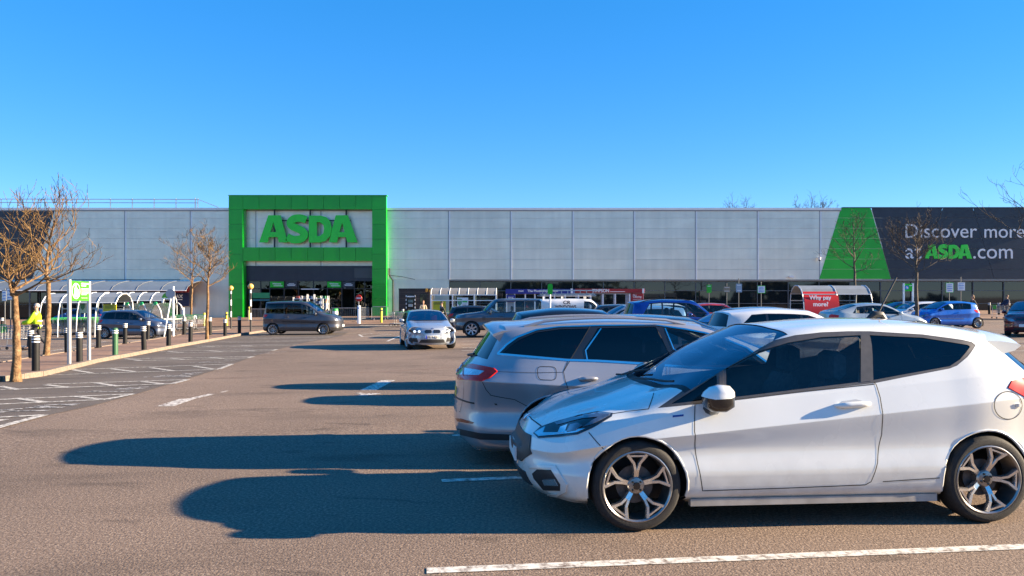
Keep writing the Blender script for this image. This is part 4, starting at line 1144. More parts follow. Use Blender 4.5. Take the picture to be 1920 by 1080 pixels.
            try: me.set_sharp_from_angle(angle=R(40))
            except Exception: pass
            outs.append(addobj(name_, me, parent))
        return outs
    # --- shut lines
    for sd in (-1, 1):
        for q in doors: ribbon('shut_line', q + [q[0]], sd=sd)
        # arch lips
    for cx in (fo, fo + wb):
        for sd in (-1, 1):
            b = MB(); pts = []
            for k in range(25):
                a = math.pi * (-.12 + 1.24 * k / 24); x, z = cx + (ra - .002) * math.cos(a), wr + (ra - .002) * math.sin(a)
                lo, no = hit_side(cx + (ra + .012) * math.cos(a), wr + (ra + .012) * math.sin(a), sd)
                if lo is not None and z > S['ring'][0][6].z + .02: pts.append(Vector((x, lo.y - .006 * sd, z)))
            if len(pts) > 4: b.tube(pts, .010, 6); b.build('arch_lip', PLAST if cladding else pnt, root, True)
            b = MB(); vs_ = []                                          # wheel housing
            for k in range(19):
                a = math.pi * (-.15 + 1.3 * k / 18)
                for y in (hw - .075, hw - .36): vs_.append((cx + (ra + .012) * math.cos(a), sd * y, wr + (ra + .012) * math.sin(a)))
            b.add(vs_, [(2 * k, 2 * k + 1, 2 * k + 3, 2 * k + 2) for k in range(18)])
            k0 = len(vs_); b.add([vs_[2 * k + 1] for k in range(19)], [tuple(range(19))])
            b.build('wheel_housing', PLAST, root)
    # --- wheels
    tm, rmesh, dm = wheel_meshes(wheel)
    for cx, st in ((fo, steer), (fo + wb, 0)):
        for sd in (-1, 1):
            w_ = addobj('wheel', tm, root, (cx, sd * (hw - .125), wr), (0, 0, (math.pi if sd > 0 else 0) + st), (wr, wr, wr))
            addobj('rim', rmesh, w_, (0, 0, 0), (0, R(random.uniform(0, 70)) if rel is None else R(rel[0 if cx == fo else 1]), 0)); addobj('brake_disc', dm, w_)
    # --- floor, cabin
    zf = S['ring'][0][6].z
    b = MB(); b.bb(.35, L - .3, -(hw - .42), hw - .42, zf, zf + .02); b.bb(fo + ra + .05, fo + wb - ra - .05, -(hw - .17), hw - .17, zf + .021, zf + .04); b.build('underbody', PLAST, root)
    sm_, rs_ = seat_meshes(seatm or SEATM)
    xs0 = S['cowlx'] + (.80 if H < 1.6 else .85); zc = .30 + (zf - .17) + (.10 if H > 1.65 else 0)
    for sd in (-1, 1): addobj('seat', sm_, root, (xs0 + .15, sd * .37, zc), None, (1, .92, min(1.05, (H - zc - .12) / .98)))
    addobj('rear_seat', rs_, root, (xs0 + .15 + min(.85, wb * .33), 0, zc), None, (1, (hw - .2) / .62, .95))
    dash = MB(); dz = S['ring'][5][5].z
    dash.prism([(S['cowlx'] + .05, dz - .06), (S['cowlx'] + .45, dz - .01), (S['cowlx'] + .52, dz - .06), (S['cowlx'] + .50, dz - .35), (S['cowlx'] + .05, dz - .35)], -(hw - .13), hw - .13); dash.build('dashboard', LINING, root)
    wy = hw * .42                                                       # right-hand drive, x runs rearwards so the driver sits at +y
    b = MB(); pts = []
    for k in range(17):
        a = 2 * math.pi * k / 16; pts.append((S['cowlx'] + .62 + .18 * math.sin(a) * .38, wy + .18 * math.cos(a), dz - .05 + .18 * math.sin(a) * .92))
    b.tube(pts, .015, 6, False); b.tube([(S['cowlx'] + .4, wy, dz - .16), (S['cowlx'] + .62, wy, dz - .05)], .03, 6); b.build('steering_wheel', PLAST, root, True)
    # --- mirrors, handles
    if mirror:
        mx = S['cowlx'] + .34; mz = bz(mx) + .05
        for sd in (-1, 1):
            lo, no = hit_side(mx, mz - .06, sd); y0 = abs(lo.y) if lo is not None else hw - .06
            b = MB(); b.cur = 1
            b.tube([(mx + .02, sd * (y0 - .02), mz - .055), (mx + .01, sd * (y0 + .06), mz - .02)], .03, 8, True, [.035, .028])
            prof = [(-.095, .03), (-.06, .075), (0, .085), (.055, .07), (.065, .0), (.05, -.06), (0, -.065), (-.06, -.05)]
            b.cur = 0; vs_ = []; 
            for y, k in ((.035, .55), (.06, .9), (.12, 1.0), (.18, .92), (.215, .55)):
                for (px, pz) in prof: vs_.append((mx + px * k * .95, sd * (y0 + y), mz + .02 + pz * k))
            m_ = len(prof); fs_ = [tuple(range(m_)), tuple(range(4 * m_, 5 * m_))]
            for r in range(4): fs_ += [(r * m_ + i, (r + 1) * m_ + i, (r + 1) * m_ + (i + 1) % m_, r * m_ + (i + 1) % m_) for i in range(m_)]
            b.add(vs_, fs_); b.build('door_mirror', [pnt, PLAST], root, 50)
    if handles:
        for q in doors:
            hx = q[-1][0] - .16; hz = q[-1][1] - .115
            for sd in (-1, 1):
                lo, no = hit_side(hx, hz, sd)
                if lo is None: continue
                b = MB(); pts = [(hx - .085, lo.y - .004 * sd, hz - .004), (hx - .065, lo.y + .024 * sd, hz), (hx, lo.y + .034 * sd, hz + .004), (hx + .065, lo.y + .026 * sd, hz + .004), (hx + .085, lo.y - .004 * sd, hz + .002)]
                b.tube(pts, .014, 8); b.build('door_handle', pnt if trim != 'chrome' else CHROME, root, True)
    if rails:
        for sd in (-1, 1):
            b = MB(); xa, xb = S['ax'] + .15, S['rx'] - .25; pts = []
            for k in range(9):
                x = lerp(xa, xb, k / 8); lo, no = hit_dir(Vector((x, sd * (hw - .26 - .03), 4)), Vector((0, 0, -1)))
                up = .045 * math.sin(math.pi * min(1, max(0, (k / 8)))) ** .3 if 0 < k < 8 else 0
                pts.append((x, sd * (hw - .29), (lo.z if lo is not None else H - .1) + up - .002))
            b.tube(pts, .016, 6); b.build('roof_rail', rails if rails is not True else PLAST, root, True)
    # --- plates
    if plate_f:
        o = decal('number_plate', [(-.26, .40 + (zf - .17)), (.26, .40 + (zf - .17)), (.26, .51 + (zf - .17)), (-.26, .51 + (zf - .17))], PLATEW, 'front', .018, .13, sides=(1,), thick=.03)
    if plate_r is True:
        pz = .62 + (zf - .17)
        decal('number_plate', [(-.26, pz), (.26, pz), (.26, pz + .11), (-.26, pz + .11)], PLATEY, 'rear', .004, .13, sides=(1,), thick=.01)
    bm.free()
    T = dict(root=root, decal=decal, ribbon=ribbon, hit_side=hit_side, hit_dir=hit_dir, S=S, pnt=pnt, bz=bz, ez=ez, dlo=dlo, doors=doors)
    if lights is not False: std_lights(T, lights or {})
    if extras: extras(T)
    return T

def std_lights(T, o):
    S = T['S']; L, hw = S['L'], S['hw']; hz = S['top8'][0].z; dz = S['ring'][0][6].z - .17
    hl = o.get('head', [(.34, hz - .17), (.52, hz - .19), (.75, hz - .10), (.93, hz - .015), (.80, hz - .03), (.50, hz - .075)])
    T['decal']('headlight', hl, o.get('hm', HEADL), 'fq', .006, .05, ang=R(38), thick=.02)
    gr = o.get('grille', [(-.42, hz - .15), (.42, hz - .15), (.36, hz - .06), (-.36, hz - .06)])
    if gr: T['decal']('grille', gr, PLASTG, 'front', .006, .06, sides=(1,))
    lg = o.get('low', [(-.50, .25 + dz), (.50, .25 + dz), (.42, .37 + dz), (-.42, .37 + dz)])
    if lg: T['decal']('lower_grille', lg, PLAST, 'front', .006, .06, sides=(1,))
    tz = S['ring'][5][12].z
    tl = o.get('tail', [(.48, tz - .20), (.88, tz - .16), (.92, tz - .02), (.60, tz - .0), (.46, tz - .06)])
    if tl: T['decal']('tail_light', tl, TAILR, 'rq', .006, .05, ang=R(35), thick=.02)
# ------------------------------------------------------------------ the two near cars
def local_ray(u, v, pos, rz):
    o = Vector((0, 0, CAMH)) - Vector(pos); d = Vector(((u - 960) / FPX, 1, (HOR - v) / FPX)); Q = Matrix.Rotation(-rz, 3, 'Z')
    return Q @ o, (Q @ d).normalized()
def px_side(S, pos, rz, polys, n=6):
    """outlines measured on the photograph, turned into side-view outlines (x, z) on the bodywork"""
    V, Fc, Lb = body_grid(S, n); nv = len(V)
    t = BVHTree.FromPolygons([tuple(v) for v in V] + [(v.x, -v.y, v.z) for v in V], [tuple(f) for f in Fc] + [tuple(nv + i for i in f) for f in Fc])
    out = []
    for poly in polys:
        q = []
        for (u, v) in poly:
            o, d = local_ray(u, v, pos, rz); lo, no, fi, ds = t.ray_cast(o, d)
            if lo is None: lo, no, fi, ds = t.find_nearest(o + d * 5.6)
            q.append((lo.x, lo.z))
        out.append(q)
    return out
def px_decal(T, pos, rz, name_, poly, m, off=.004, step=5, thick=.012, both=True, parent=None):
    """patch on the bodywork outlined on the photograph, mirrored to the far flank"""
    g = bmesh.new(); g.faces.new([g.verts.new((p[0], 0, p[1])) for p in poly])
    for ax_, no in ((0, (1, 0, 0)), (1, (0, 0, 1))):
        a0 = min(p[ax_] for p in poly); a1 = max(p[ax_] for p in poly); k = a0 + step
        while k < a1 - .5:
            bmesh.ops.bisect_plane(g, geom=g.verts[:] + g.edges[:] + g.faces[:], plane_co=(k, 0, 0) if ax_ == 0 else (0, 0, k), plane_no=no); k += step
    bad = []
    for v in g.verts:
        o, d = local_ray(v.co.x, v.co.z, pos, rz); lo, no = T['hit_dir'](o, d)
        if lo is None: bad.append(v)
        else: v.co = lo + no * off
    bmesh.ops.delete(g, geom=bad, context='VERTS')
    if not g.faces: g.free(); return
    be = [e for e in g.edges if e.is_boundary]; r = bmesh.ops.extrude_edge_only(g, edges=be)
    cen = Vector((T['S']['L'] / 2, 0, .6))
    for q in r['geom']:
        if isinstance(q, bmesh.types.BMVert): q.co -= (q.co - cen).normalized() * thick
    for f in g.faces: f.smooth = True
    bmesh.ops.recalc_face_normals(g, faces=g.faces)
    me = bpy.data.meshes.new(name_); g.to_mesh(me); g.free(); me.materials.append(m)
    me.set_sharp_from_angle(angle=R(40))
    outs = [addobj(name_, me, parent or T['root'])]
    if both:
        m2 = me.copy(); m2.transform(Matrix.Scale(-1, 4, (0, 1, 0))); m2.flip_normals(); outs.append(addobj(name_, m2, parent or T['root']))
    return outs
def px_line(T, pos, rz, pts, w=.006, m=None, both=True, off=.0022):
    """thin shut line between photo points"""
    P = []
    for a, b in zip(pts[:-1], pts[1:]):
        k = max(1, int(math.hypot(b[0] - a[0], b[1] - a[1]) / 6))
        P += [(lerp(a[0], b[0], i / k), lerp(a[1], b[1], i / k)) for i in range(k)]
    P.append(pts[-1]); L3 = []
    for (u, v) in P:
        o, d = local_ray(u, v, pos, rz); lo, no = T['hit_dir'](o, d)
        if lo is not None: L3.append((lo + no * off, no))
    vs_ = []
    for i, (p, no) in enumerate(L3):
        d = (L3[min(i + 1, len(L3) - 1)][0] - L3[max(0, i - 1)][0]).normalized(); q = d.cross(no).normalized() * w / 2
        vs_ += [p + q, p - q]
    fs_ = [(2 * i, 2 * i + 1, 2 * i + 3, 2 * i + 2) for i in range(len(L3) - 1)]
    for s_ in ((1, -1) if both else (1,)):
        b = MB(); b.add([(v.x, v.y * s_, v.z) for v in vs_], fs_); b.build('shut_line', m or GAP, T['root'])

def px_handle(T, pos, rz, a, b_, m, r):
    pa = T['hit_dir'](*local_ray(*a, pos, rz))[0]; pb = T['hit_dir'](*local_ray(*b_, pos, rz))[0]
    sd = 1 if pa.y > 0 else -1
    for s_ in (1, -1):
        pts = []
        for k in range(9):
            t = k / 8; p = pa.lerp(pb, t); o_ = .034 * min(1, math.sin(math.pi * t) * 2.2) - .006
            pts.append((p.x, (p.y + sd * o_) * s_, p.z + .006 * math.sin(math.pi * t)))
        MB().tube(pts, r, 10, True, [r * (.55 + .45 * min(1, math.sin(math.pi * k / 8) * 2)) for k in range(9)]).build('door_handle', m, T['root'], True)
# white hatchback
WHITEP = paint('white', (.76, .765, .71), 0, .26)
nt = WHITEP.node_tree; b_ = nt.nodes['Principled BSDF']; src = b_.inputs['Base Color'].links[0].from_socket      # road grime along the sills
tc = nt.nodes.new('ShaderNodeTexCoord'); sx = nt.nodes.new('ShaderNodeSeparateXYZ'); nt.links.new(tc.outputs['Object'], sx.inputs[0])
nz = nt.nodes.new('ShaderNodeTexNoise'); nz.inputs['Scale'].default_value = 7; nz.inputs['Detail'].default_value = 8; nt.links.new(tc.outputs['Object'], nz.inputs['Vector'])
mr = nt.nodes.new('ShaderNodeMapRange'); mr.inputs['From Min'].default_value = .62; mr.inputs['From Max'].default_value = .20; mr.inputs['To Max'].default_value = 1.0; nt.links.new(sx.outputs['Z'], mr.inputs['Value'])
mm = nt.nodes.new('ShaderNodeMath'); mm.operation = 'MULTIPLY'; nt.links.new(mr.outputs[0], mm.inputs[0]); nt.links.new(nz.outputs['Fac'], mm.inputs[1])
mx = nt.nodes.new('ShaderNodeMix'); mx.data_type = 'RGBA'; mx.inputs[7].default_value = (.42, .39, .34, 1); nt.links.new(mm.outputs[0], mx.inputs[0]); nt.links.new(src, mx.inputs[6]); nt.links.new(mx.outputs[2], b_.inputs['Base Color'])
FP, FR = (.017, 5.893, 0.0), R(4.65)
SF = gen(L=4.0, hw=.868, H=1.42, wb=2.493, fo=.76, hood0=.665, cowlx=.99, cowlz=.915, ax=1.91, rx=3.67, rz=1.335, belt0=.815, belt1=1.10, tailx=3.92, crease=(.62, .925), roofin=.235, corner=.27, fr=.10, hoodcrown=.022, scoop=.042, rcn=(3.46, 1.235, 3.64, 1.02))
dlo_px = [(1233, 765), (1299, 718), (1340, 690), (1390, 658), (1440, 640), (1490, 628.5), (1540, 623), (1590, 621), (1630, 621), (1729, 627), (1803, 637), (1822, 641.5), (1829, 647), (1814, 669), (1794, 685.6), (1781, 691), (1692, 708), (1640, 718.5), (1390, 747.5), (1325, 755.7)]
g_px = [[(1360, 746), (1360, 691), (1423, 658), (1478, 642), (1540, 631.7), (1612, 628), (1612, 716), (1390, 743)],
        [(1638, 712.5), (1630.6, 628), (1729.6, 632.8), (1815, 646.5), (1819, 650), (1800, 674), (1781, 686.5), (1700, 701)],
        [(1258, 757), (1343, 703), (1343, 747.5)]]
door_px = [(1303, 757.5), (1302, 809), (1308, 870), (1317, 920), (1475, 915), (1622, 909), (1633, 903), (1645, 868), (1653, 815), (1655, 777), (1650, 745), (1642, 720), (1500, 735), (1400, 747)]
pp = px_side(SF, FP, FR, [dlo_px, door_px] + g_px)
def fiesta_extras(T):
    rt = T['root']; S = T['S']
    D = lambda nme, poly, m, **k: px_decal(T, FP, FR, nme, poly, m, **k)
    LN = lambda pts, **k: px_line(T, FP, FR, pts, **k)
    hl = [(1000, 812.6), (1009.7, 822), (1048.6, 819.5), (1083.5, 815), (1110, 803), (1145, 782), (1147, 775), (1121, 772), (1089, 778), (1040.5, 791), (1013.7, 800.5)]
    D('headlight', hl, LAMPD, off=.005)
    D('lamp_bezel', [(1003, 812), (1011, 819), (1048, 816), (1083, 811), (1098, 804), (1076, 806), (1045, 812), (1018, 812), (1022, 801)], LAMPC, off=.009, thick=.006)
    D('lamp_bezel', [(1040, 793), (1089, 780), (1121, 774.5), (1144, 776.5), (1142, 781), (1110, 797), (1094, 801), (1108, 791), (1122, 783), (1092, 786), (1046, 797)], HEADL, off=.009, thick=.006)
    D('lamp_reflector', [(1046, 814), (1052, 801), (1066, 796), (1060, 812)], LAMPC, off=.010, thick=.006)
    D('lamp_reflector', [(1064, 811), (1071, 797), (1084, 794), (1092, 800), (1080, 808)], HEADL, off=.012, thick=.008)
    fog = [(998, 888), (1007, 880), (1032.5, 881), (1050, 908), (1050, 920), (1019, 919), (1001, 897)]
    D('fog_recess', fog, PLAST, off=.003)
    D('fog_lamp', [(1018, 899), (1040, 898), (1047, 910), (1022, 909)], LAMPC, off=.010, thick=.02)
    D('fog_surround', [(992, 877), (1003, 872), (1042, 873.5), (1064, 908), (1062, 922), (1044, 930), (1005, 925), (1001, 921), (1045, 925), (1053, 920), (1054, 907), (1035, 878), (1004, 877)], T['pnt'], off=.012, thick=.014)
    # grille with mesh ribs, splitter
    T['decal']('grille', [(-.34, .39), (.34, .39), (.47, .47), (.40, .585), (-.40, .585), (-.47, .47)], PLAST, 'front', .009, .025, sides=(1,))
    T['decal']('lower_grille', [(-.42, .235), (.42, .235), (.38, .325), (-.38, .325)], PLAST, 'front', .008, .03, sides=(1,))
    lo, no = T['hit_dir'](Vector((-2, 0, .44)), Vector((1, 0, 0))); MB().bb(lo.x - .008, lo.x + .006, -.25, .25, .375, .475).build('number_plate', PLATEW, rt)
    T['decal']('badge', [(.06 * math.cos(a), .655 + .025 * math.sin(a)) for a in [2 * math.pi * k / 12 for k in range(12)]], CHROME, 'front', .008, .05, sides=(1,))
    # shut lines
    LN([(1104, 811), (1120, 830), (1139, 849)])
    LN([(1148, 776), (1180, 771), (1216, 767)]); LN([(1216, 767), (1224, 745), (1226, 737)])
    LN([(987, 772), (997, 786), (1015, 799)], w=.009)
    LN([(1301, 756), (1301, 758)])
    LN([(1655, 903), (1700, 900), (1762, 896)])
    LN([(1640, 719), (1640, 716)])
    # side skirt strips along both sills
    b = MB(); b.bb(S['fo'] + .37, S['fo'] + S['wb'] - .37, -(S['hw'] - .045), -(S['hw'] - .10), .165, .215); b.bb(S['fo'] + .37, S['fo'] + S['wb'] - .37, S['hw'] - .10, S['hw'] - .045, .165, .215); b.build('side_skirt', mat('skirt_grime', (.36, .33, .29), .6, namt=.2, nscale=8), rt)
    # fuel flap
    c = (1890, 760); LN([(c[0] + 26 * math.cos(a), c[1] + 26 * math.sin(a)) for a in [2 * math.pi * k / 28 for k in range(29)]], w=.006, both=False)
    D('flap_grip', [(1905, 756), (1914, 757), (1913, 763), (1906, 762)], T['pnt'], off=.01, thick=.012, both=False)
    D('tail_light', [(1890, 727), (1897, 714), (1921, 708), (1945, 712), (1945, 752), (1921, 744)], TAILR, off=.006)
    D('fender_badge', [(1261, 779), (1281, 777), (1281, 780.5), (1261, 782.5)], mat('badge_blue', (.05, .08, .25), .2, .6, namt=.1, nscale=20), off=.003, thick=.004)
    # grey film on the B pillar
    D('pillar_trim', [(1614, 628), (1629, 627), (1636, 714), (1614, 716.5)], GREYP, off=.001, thick=.001)
    D('window_seal', [(1356, 694), (1349, 699), (1349, 748), (1356, 747)], GREYP, off=.001, thick=.001)
    # door handle cup
    D('handle_cup', [(1566, 762), (1580, 752), (1605, 748.5), (1618, 752), (1600, 762), (1580, 767)], mat('handle_recess', (.45, .46, .47), .35, namt=.05, nscale=9), off=.0015, thick=.002)
    px_handle(T, FP, FR, (1566, 761), (1632, 757), T['pnt'], .021)
    # roof spoiler: lip carried on behind the roof edge
    xr = S['rx']; pr = [(xr - .34, 1.352), (xr - .05, 1.345), (xr + .08, 1.328), (xr + .11, 1.312), (xr + .06, 1.275), (xr - .10, 1.235)]
    vs_ = []; ny = 13
    for i in range(ny):
        t = -1 + 2 * i / (ny - 1); y = .60 * t; dr = .082 * abs(t) ** 2.0; bx = .10 * abs(t) ** 2.5
        for (x, z) in pr: vs_.append((x - bx, y, z - dr))
    m_ = len(pr); fs_ = [tuple(range(m_)), tuple(range((ny - 1) * m_, ny * m_))]
    for i in range(ny - 1): fs_ += [(i * m_ + k, i * m_ + (k + 1) % m_, (i + 1) * m_ + (k + 1) % m_, (i + 1) * m_ + k) for k in range(m_)]
    MB().add(vs_, fs_).build('roof_spoiler', T['pnt'], rt, 35)
    # wipers and aerial
    b = MB()
    for y0, y1 in ((-.55, -.05), (.0, .55)):
        for a, q in (((.93, y0 + .45), (1.02, y0)),):
            pts = []
            for k in range(7):
                t = k / 6; x = lerp(.93, 1.06 + .05 * abs(y0), t); y = lerp(y1, y0 - .05, t); lo, no = T['hit_dir'](Vector((x, y, 3)), Vector((0, 0, -1)))
                if lo is not None: pts.append(lo + no * .022)
            b.tube(pts, .009, 6)
    b.build('wiper', PLAST, rt)
    lo, no = T['hit_dir'](Vector((2.90, 0, 4)), Vector((0, 0, -1)))
    b = MB(); b.tube([lo + Vector((-.05, 0, -.01)), lo + Vector((.0, 0, .03)), lo + Vector((.06, 0, .03)), lo + Vector((.10, 0, -.01))], .03, 8, True, [.02, .034, .03, .015]); b.tube([lo + Vector((.03, 0, .03)), lo + Vector((.19, 0, .33))], .007, 6); b.build('roof_aerial', PLAST, rt, True)
    # big door mirrors
    for sd in (-1, 1):
        b = MB(); mx, mz = 1.285, .905; lo, no = T['hit_side'](mx, .83, sd); y0 = abs(lo.y)
        b.cur = 1; b.tube([(mx - .02, sd * (y0 - .02), .825), (mx, sd * (y0 + .03), .835), (mx + .01, sd * (y0 + .11), .875)], .04, 10, True, [.05, .05, .04])
        prof = [(-.115, .018), (-.10, .045), (-.06, .078), (0, .095), (.06, .09), (.088, .06), (.09, .028)]
        low = [(-.115, .018), (.09, .028), (.088, -.05), (.03, -.085), (-.06, -.08), (-.10, -.05)]
        for k_, pr_ in ((0, prof), (1, low)):
            b.cur = k_; vs_ = []; m_ = len(pr_)
            for y, k in ((.03, .45), (.05, .85), (.10, 1.0), (.16, 1.0), (.205, .86), (.225, .5)):
                for (px, pz) in pr_: vs_.append((mx + px * k, sd * (y0 + y), mz + (pz - .0) * k))
            fs_ = [tuple(range(m_)), tuple(range(5 * m_, 6 * m_))]
            for r in range(5): fs_ += [(r * m_ + i, (r + 1) * m_ + i, (r + 1) * m_ + (i + 1) % m_, r * m_ + (i + 1) % m_) for i in range(m_)]
            b.add(vs_, fs_)
        b.build('door_mirror', [T['pnt'], PLASTG], rt, 50)
    # rear view mirror
    MB().box((1.62, 0, 1.24), (.03, .22, .06)).build('rear_view_mirror', PLAST, rt)
fiesta = make_car('white_hatchback', 'white three-door hatchback with grey Y-spoke wheels, nearest car', SF, WHITEP, FP, FR, n=10, wheel='y5', wr=.308, ra=.348, dlo=pp[0], doors=[pp[1]], glass_polys=pp[2:], tint_from=1, lights=False, plate_f=False, extras=fiesta_extras, mirror=False, rel=(0, 20), frame=GREYP, handles=False)

# silver estate car
SILV = paint('silver_grey', (.36, .36, .38), .5, .33)
MP, MR_ = (4.20, 8.30, -.03), R(184.65)
SM = gen(L=4.82, hw=.94, H=1.425, wb=2.92, fo=.95, hood0=.74, cowlx=1.45, cowlz=.97, ax=2.42, rx=4.40, rz=1.372, belt0=.90, belt1=.99, tailx=4.66, crease=(.66, .86), roofin=.22, corner=.34, scoop=.045)
mdlo = [(933, 663.5), (950, 646), (970, 632), (1006, 618.5), (1047, 613), (1120, 610.5), (1228, 609.5), (1284, 617), (1321, 624), (1345, 630), (1400, 652), (1445, 684), (1450, 694), (1300, 689), (1218, 682.5), (1120, 676.5), (1063, 675)]
mg = [[(1246, 615), (1302, 622), (1335, 631), (1392, 655), (1430, 684), (1280, 684)], [(1120.6, 615), (1229, 612.5), (1262, 680), (1098, 673), (1096, 655)], [(942, 662), (955, 650), (975, 636), (1006, 623), (1050, 617), (1104.5, 615.5), (1069.5, 672)]]
mdoor = [[(1065, 676), (1056.5, 697), (1060, 715), (1066, 732), (1100, 800), (1240, 820), (1250, 683), (1120, 677)], [(1256, 684), (1246, 820), (1440, 830), (1445, 695), (1300, 690)]]
mp = px_side(SM, MP, MR_, [mdlo] + mdoor + mg)
def mondeo_extras(T):
    rt = T['root']
    D = lambda nme, poly, m, **k: px_decal(T, MP, MR_, nme, poly, m, **k)
    LN = lambda pts, **k: px_line(T, MP, MR_, pts, **k)
    D('tail_light', [(849, 690), (851, 702), (855.5, 711), (902, 715), (917.8, 709), (932, 697), (925.5, 690.6), (886.7, 682.8), (868.5, 685)], TAILR, off=.010)
    D('lamp_lens', [(856, 694.5), (871, 690.8), (909, 697), (898, 705), (857, 703.5)], TAILC, off=.014, thick=.006)
    D('lamp_divider', [(870, 690.5), (872.5, 690.5), (871, 705), (868.5, 705)], TAILR, off=.017, thick=.006)
    LN(mdlo + [mdlo[0]], w=.020, m=CHROME, off=.004)
    LN([(1107, 612), (1056.5, 697), (1060, 715), (1066, 732)])
    LN([(1127, 616), (1098, 657), (1101, 674)], w=.012, m=CHROME)
    LN([(1247, 615), (1264, 656)], w=.012, m=CHROME)
    LN([(904.8, 716.5), (911, 730), (920.4, 741), (940, 745), (964.5, 749), (989, 762)])
    LN([(932, 697), (1000, 699), (1056, 698)], w=.004)
    x0, y0, x1, y1 = 1007, 687, 1043, 713
    LN(roundpoly([(x0, y0), (x1, y0 + 1), (x1, y1), (x0 + 2, y1 - 1)], 9, 4) + [roundpoly([(x0, y0), (x1, y0 + 1), (x1, y1), (x0 + 2, y1 - 1)], 9, 4)[0]], both=False)
    D('rear_reflector', [(854, 784), (866, 785), (889, 792), (886, 795), (858, 790)], mat('reflector_red', (.20, .012, .010), .2, namt=.1, nscale=20), off=.004)
    LN([(870, 716), (869, 745), (863, 772), (847, 769)])
    D('lower_valance', [(848, 801), (900, 812), (960, 815), (965, 826), (900, 824), (850, 812)], PLAST, off=.004)
    px_handle(T, MP, MR_, (1086, 711), (1120, 710), T['pnt'], .02)
    px_handle(T, MP, MR_, (1296, 722), (1326, 722), T['pnt'], .02)
    b = MB()
    S = T['S']; xr = S['rx']; pr = [(xr - .14, 1.385), (xr + .02, 1.380), (xr + .11, 1.350), (xr + .115, 1.335), (xr + .05, 1.275), (xr - .06, 1.25)]; vs_ = []; ny = 13
    for i in range(ny):
        t = -1 + 2 * i / (ny - 1); y = .70 * t; dr = .075 * abs(t) ** 2.2; bx = .06 * abs(t) ** 2.5
        for (x, z) in pr: vs_.append((x - bx, y, z - dr))
    m_ = len(pr); fs_ = [tuple(range(m_)), tuple(range((ny - 1) * m_, ny * m_))]
    for i in range(ny - 1): fs_ += [(i * m_ + k, i * m_ + (k + 1) % m_, (i + 1) * m_ + (k + 1) % m_, (i + 1) * m_ + k) for k in range(m_)]
    b.add(vs_, fs_); b.build('roof_spoiler', T['pnt'], rt, 35)
    b = MB(); b.tube([(S['L'] - .22, 0, 1.02), (S['L'] - .15, .0, 1.03), (S['L'] - .20, .3, 1.06)], .014, 6); b.build('rear_wiper', PLAST, rt)
    T['decal']('bumper_trim', [(-.85, .62), (.85, .62), (.85, .635), (-.85, .635)], PLAST, 'rear', .006, .1, sides=(1,))
mondeo = make_car('silver_estate_car', 'silver-grey estate car with red tail lights, parked behind the white hatchback', SM, SILV, MP, MR_, n=8, wheel='five', wr=.325, dlo=mp[0], doors=mp[1:3], glass_polys=mp[3:], tint_from=1, lights=dict(tail=None), ra=.395, extras=mondeo_extras, rails=SILV, handles=False)
# ------------------------------------------------------------------ the other cars
def put(u, v, local_xy, rz):
    """root position so that the car-local point (x, y) on the ground lands on the photo pixel (u, v)"""
    g = G(u, v); q = Matrix.Rotation(rz, 3, 'Z') @ Vector((local_xy[0], local_xy[1], 0))
    x, y = g.x - q.x, g.y - q.y; c = Matrix.Rotation(rz, 3, 'Z') @ Vector((2.1, 0, 0))
    return (x, y, gz(x + c.x, y + c.y) + .004)
def at_depth(u, Y, local_xy, rz):
    q = Matrix.Rotation(rz, 3, 'Z') @ Vector((local_xy[0], local_xy[1], 0)); X = (u - 960) / FPX * Y
    x, y = X - q.x, Y - q.y; c = Matrix.Rotation(rz, 3, 'Z') @ Vector((2.1, 0, 0))
    return (x, y, gz(x + c.x, y + c.y) + .004)
GR = 'cars parked in the bays'
# grey people carrier crossing in front of the portal, facing right
S = gen(L=4.38, hw=.905, H=1.86, wb=2.73, fo=.93, hood0=.98, cowlx=1.00, cowlz=1.19, ax=1.86, rx=4.12, rz=1.81, belt0=1.06, belt1=1.14, tailx=4.30, crease=(.78, .92), roofin=.15, corner=.32, sill=.04)
rz = R(181)
def mpv_x(T):
    T['decal']('side_moulding', [(1.35, .66), (3.15, .70), (3.15, .76), (1.35, .72)], PLAST, 'side', .008, .1)
    T['decal']('bumper_trim', [(.0, .24), (.9, .24), (.95, .40), (.3, .42), (.0, .36)], PLAST, 'fq', .006, .08, ang=R(40))
    T['decal']('fog_lamp', [(.55, .38), (.68, .38), (.68, .46), (.55, .46)], LAMPC, 'fq', .010, .05, ang=R(40))
make_car('grey_people_carrier', 'dark grey tall people carrier crossing in front of the portal', S, paint('graphite', (.060, .063, .078), .45, .35), put(511, 629, (S['fo'] + S['wb'], S['hw'] - .02), rz), rz, n=5, wheel='multi', wr=.315, pillars=(2.08, 3.05), tint_from=1, extras=mpv_x, rear_tint=True, dlo_rear=(3.98, 4.06), cladding=True)
# blue grey hatchback on the left aisle, facing right, driver inside
S = gen(L=3.78, hw=.85, H=1.50, wb=2.40, fo=.78, hood0=.78, cowlx=.88, cowlz=1.02, ax=1.62, rx=3.5, rz=1.41, belt0=.92, belt1=1.0, crease=(.66, .80), corner=.32)
rz = R(177)
def clio_x(T): T['decal']('side_moulding', [(1.15, .52), (2.8, .52), (2.8, .57), (1.15, .57)], PLAST, 'side', .008, .1)
left_car = make_car('blue_grey_hatchback', 'dark blue-grey hatchback with a driver passing behind the bollards', S, paint('steel_blue', (.10, .115, .155), .6, .33), put(195, 636, (S['fo'] + S['wb'], S['hw'] - .02), rz), rz, n=5, wheel='multi', wr=.305, pillars=(1.9, 2.65), extras=clio_x)
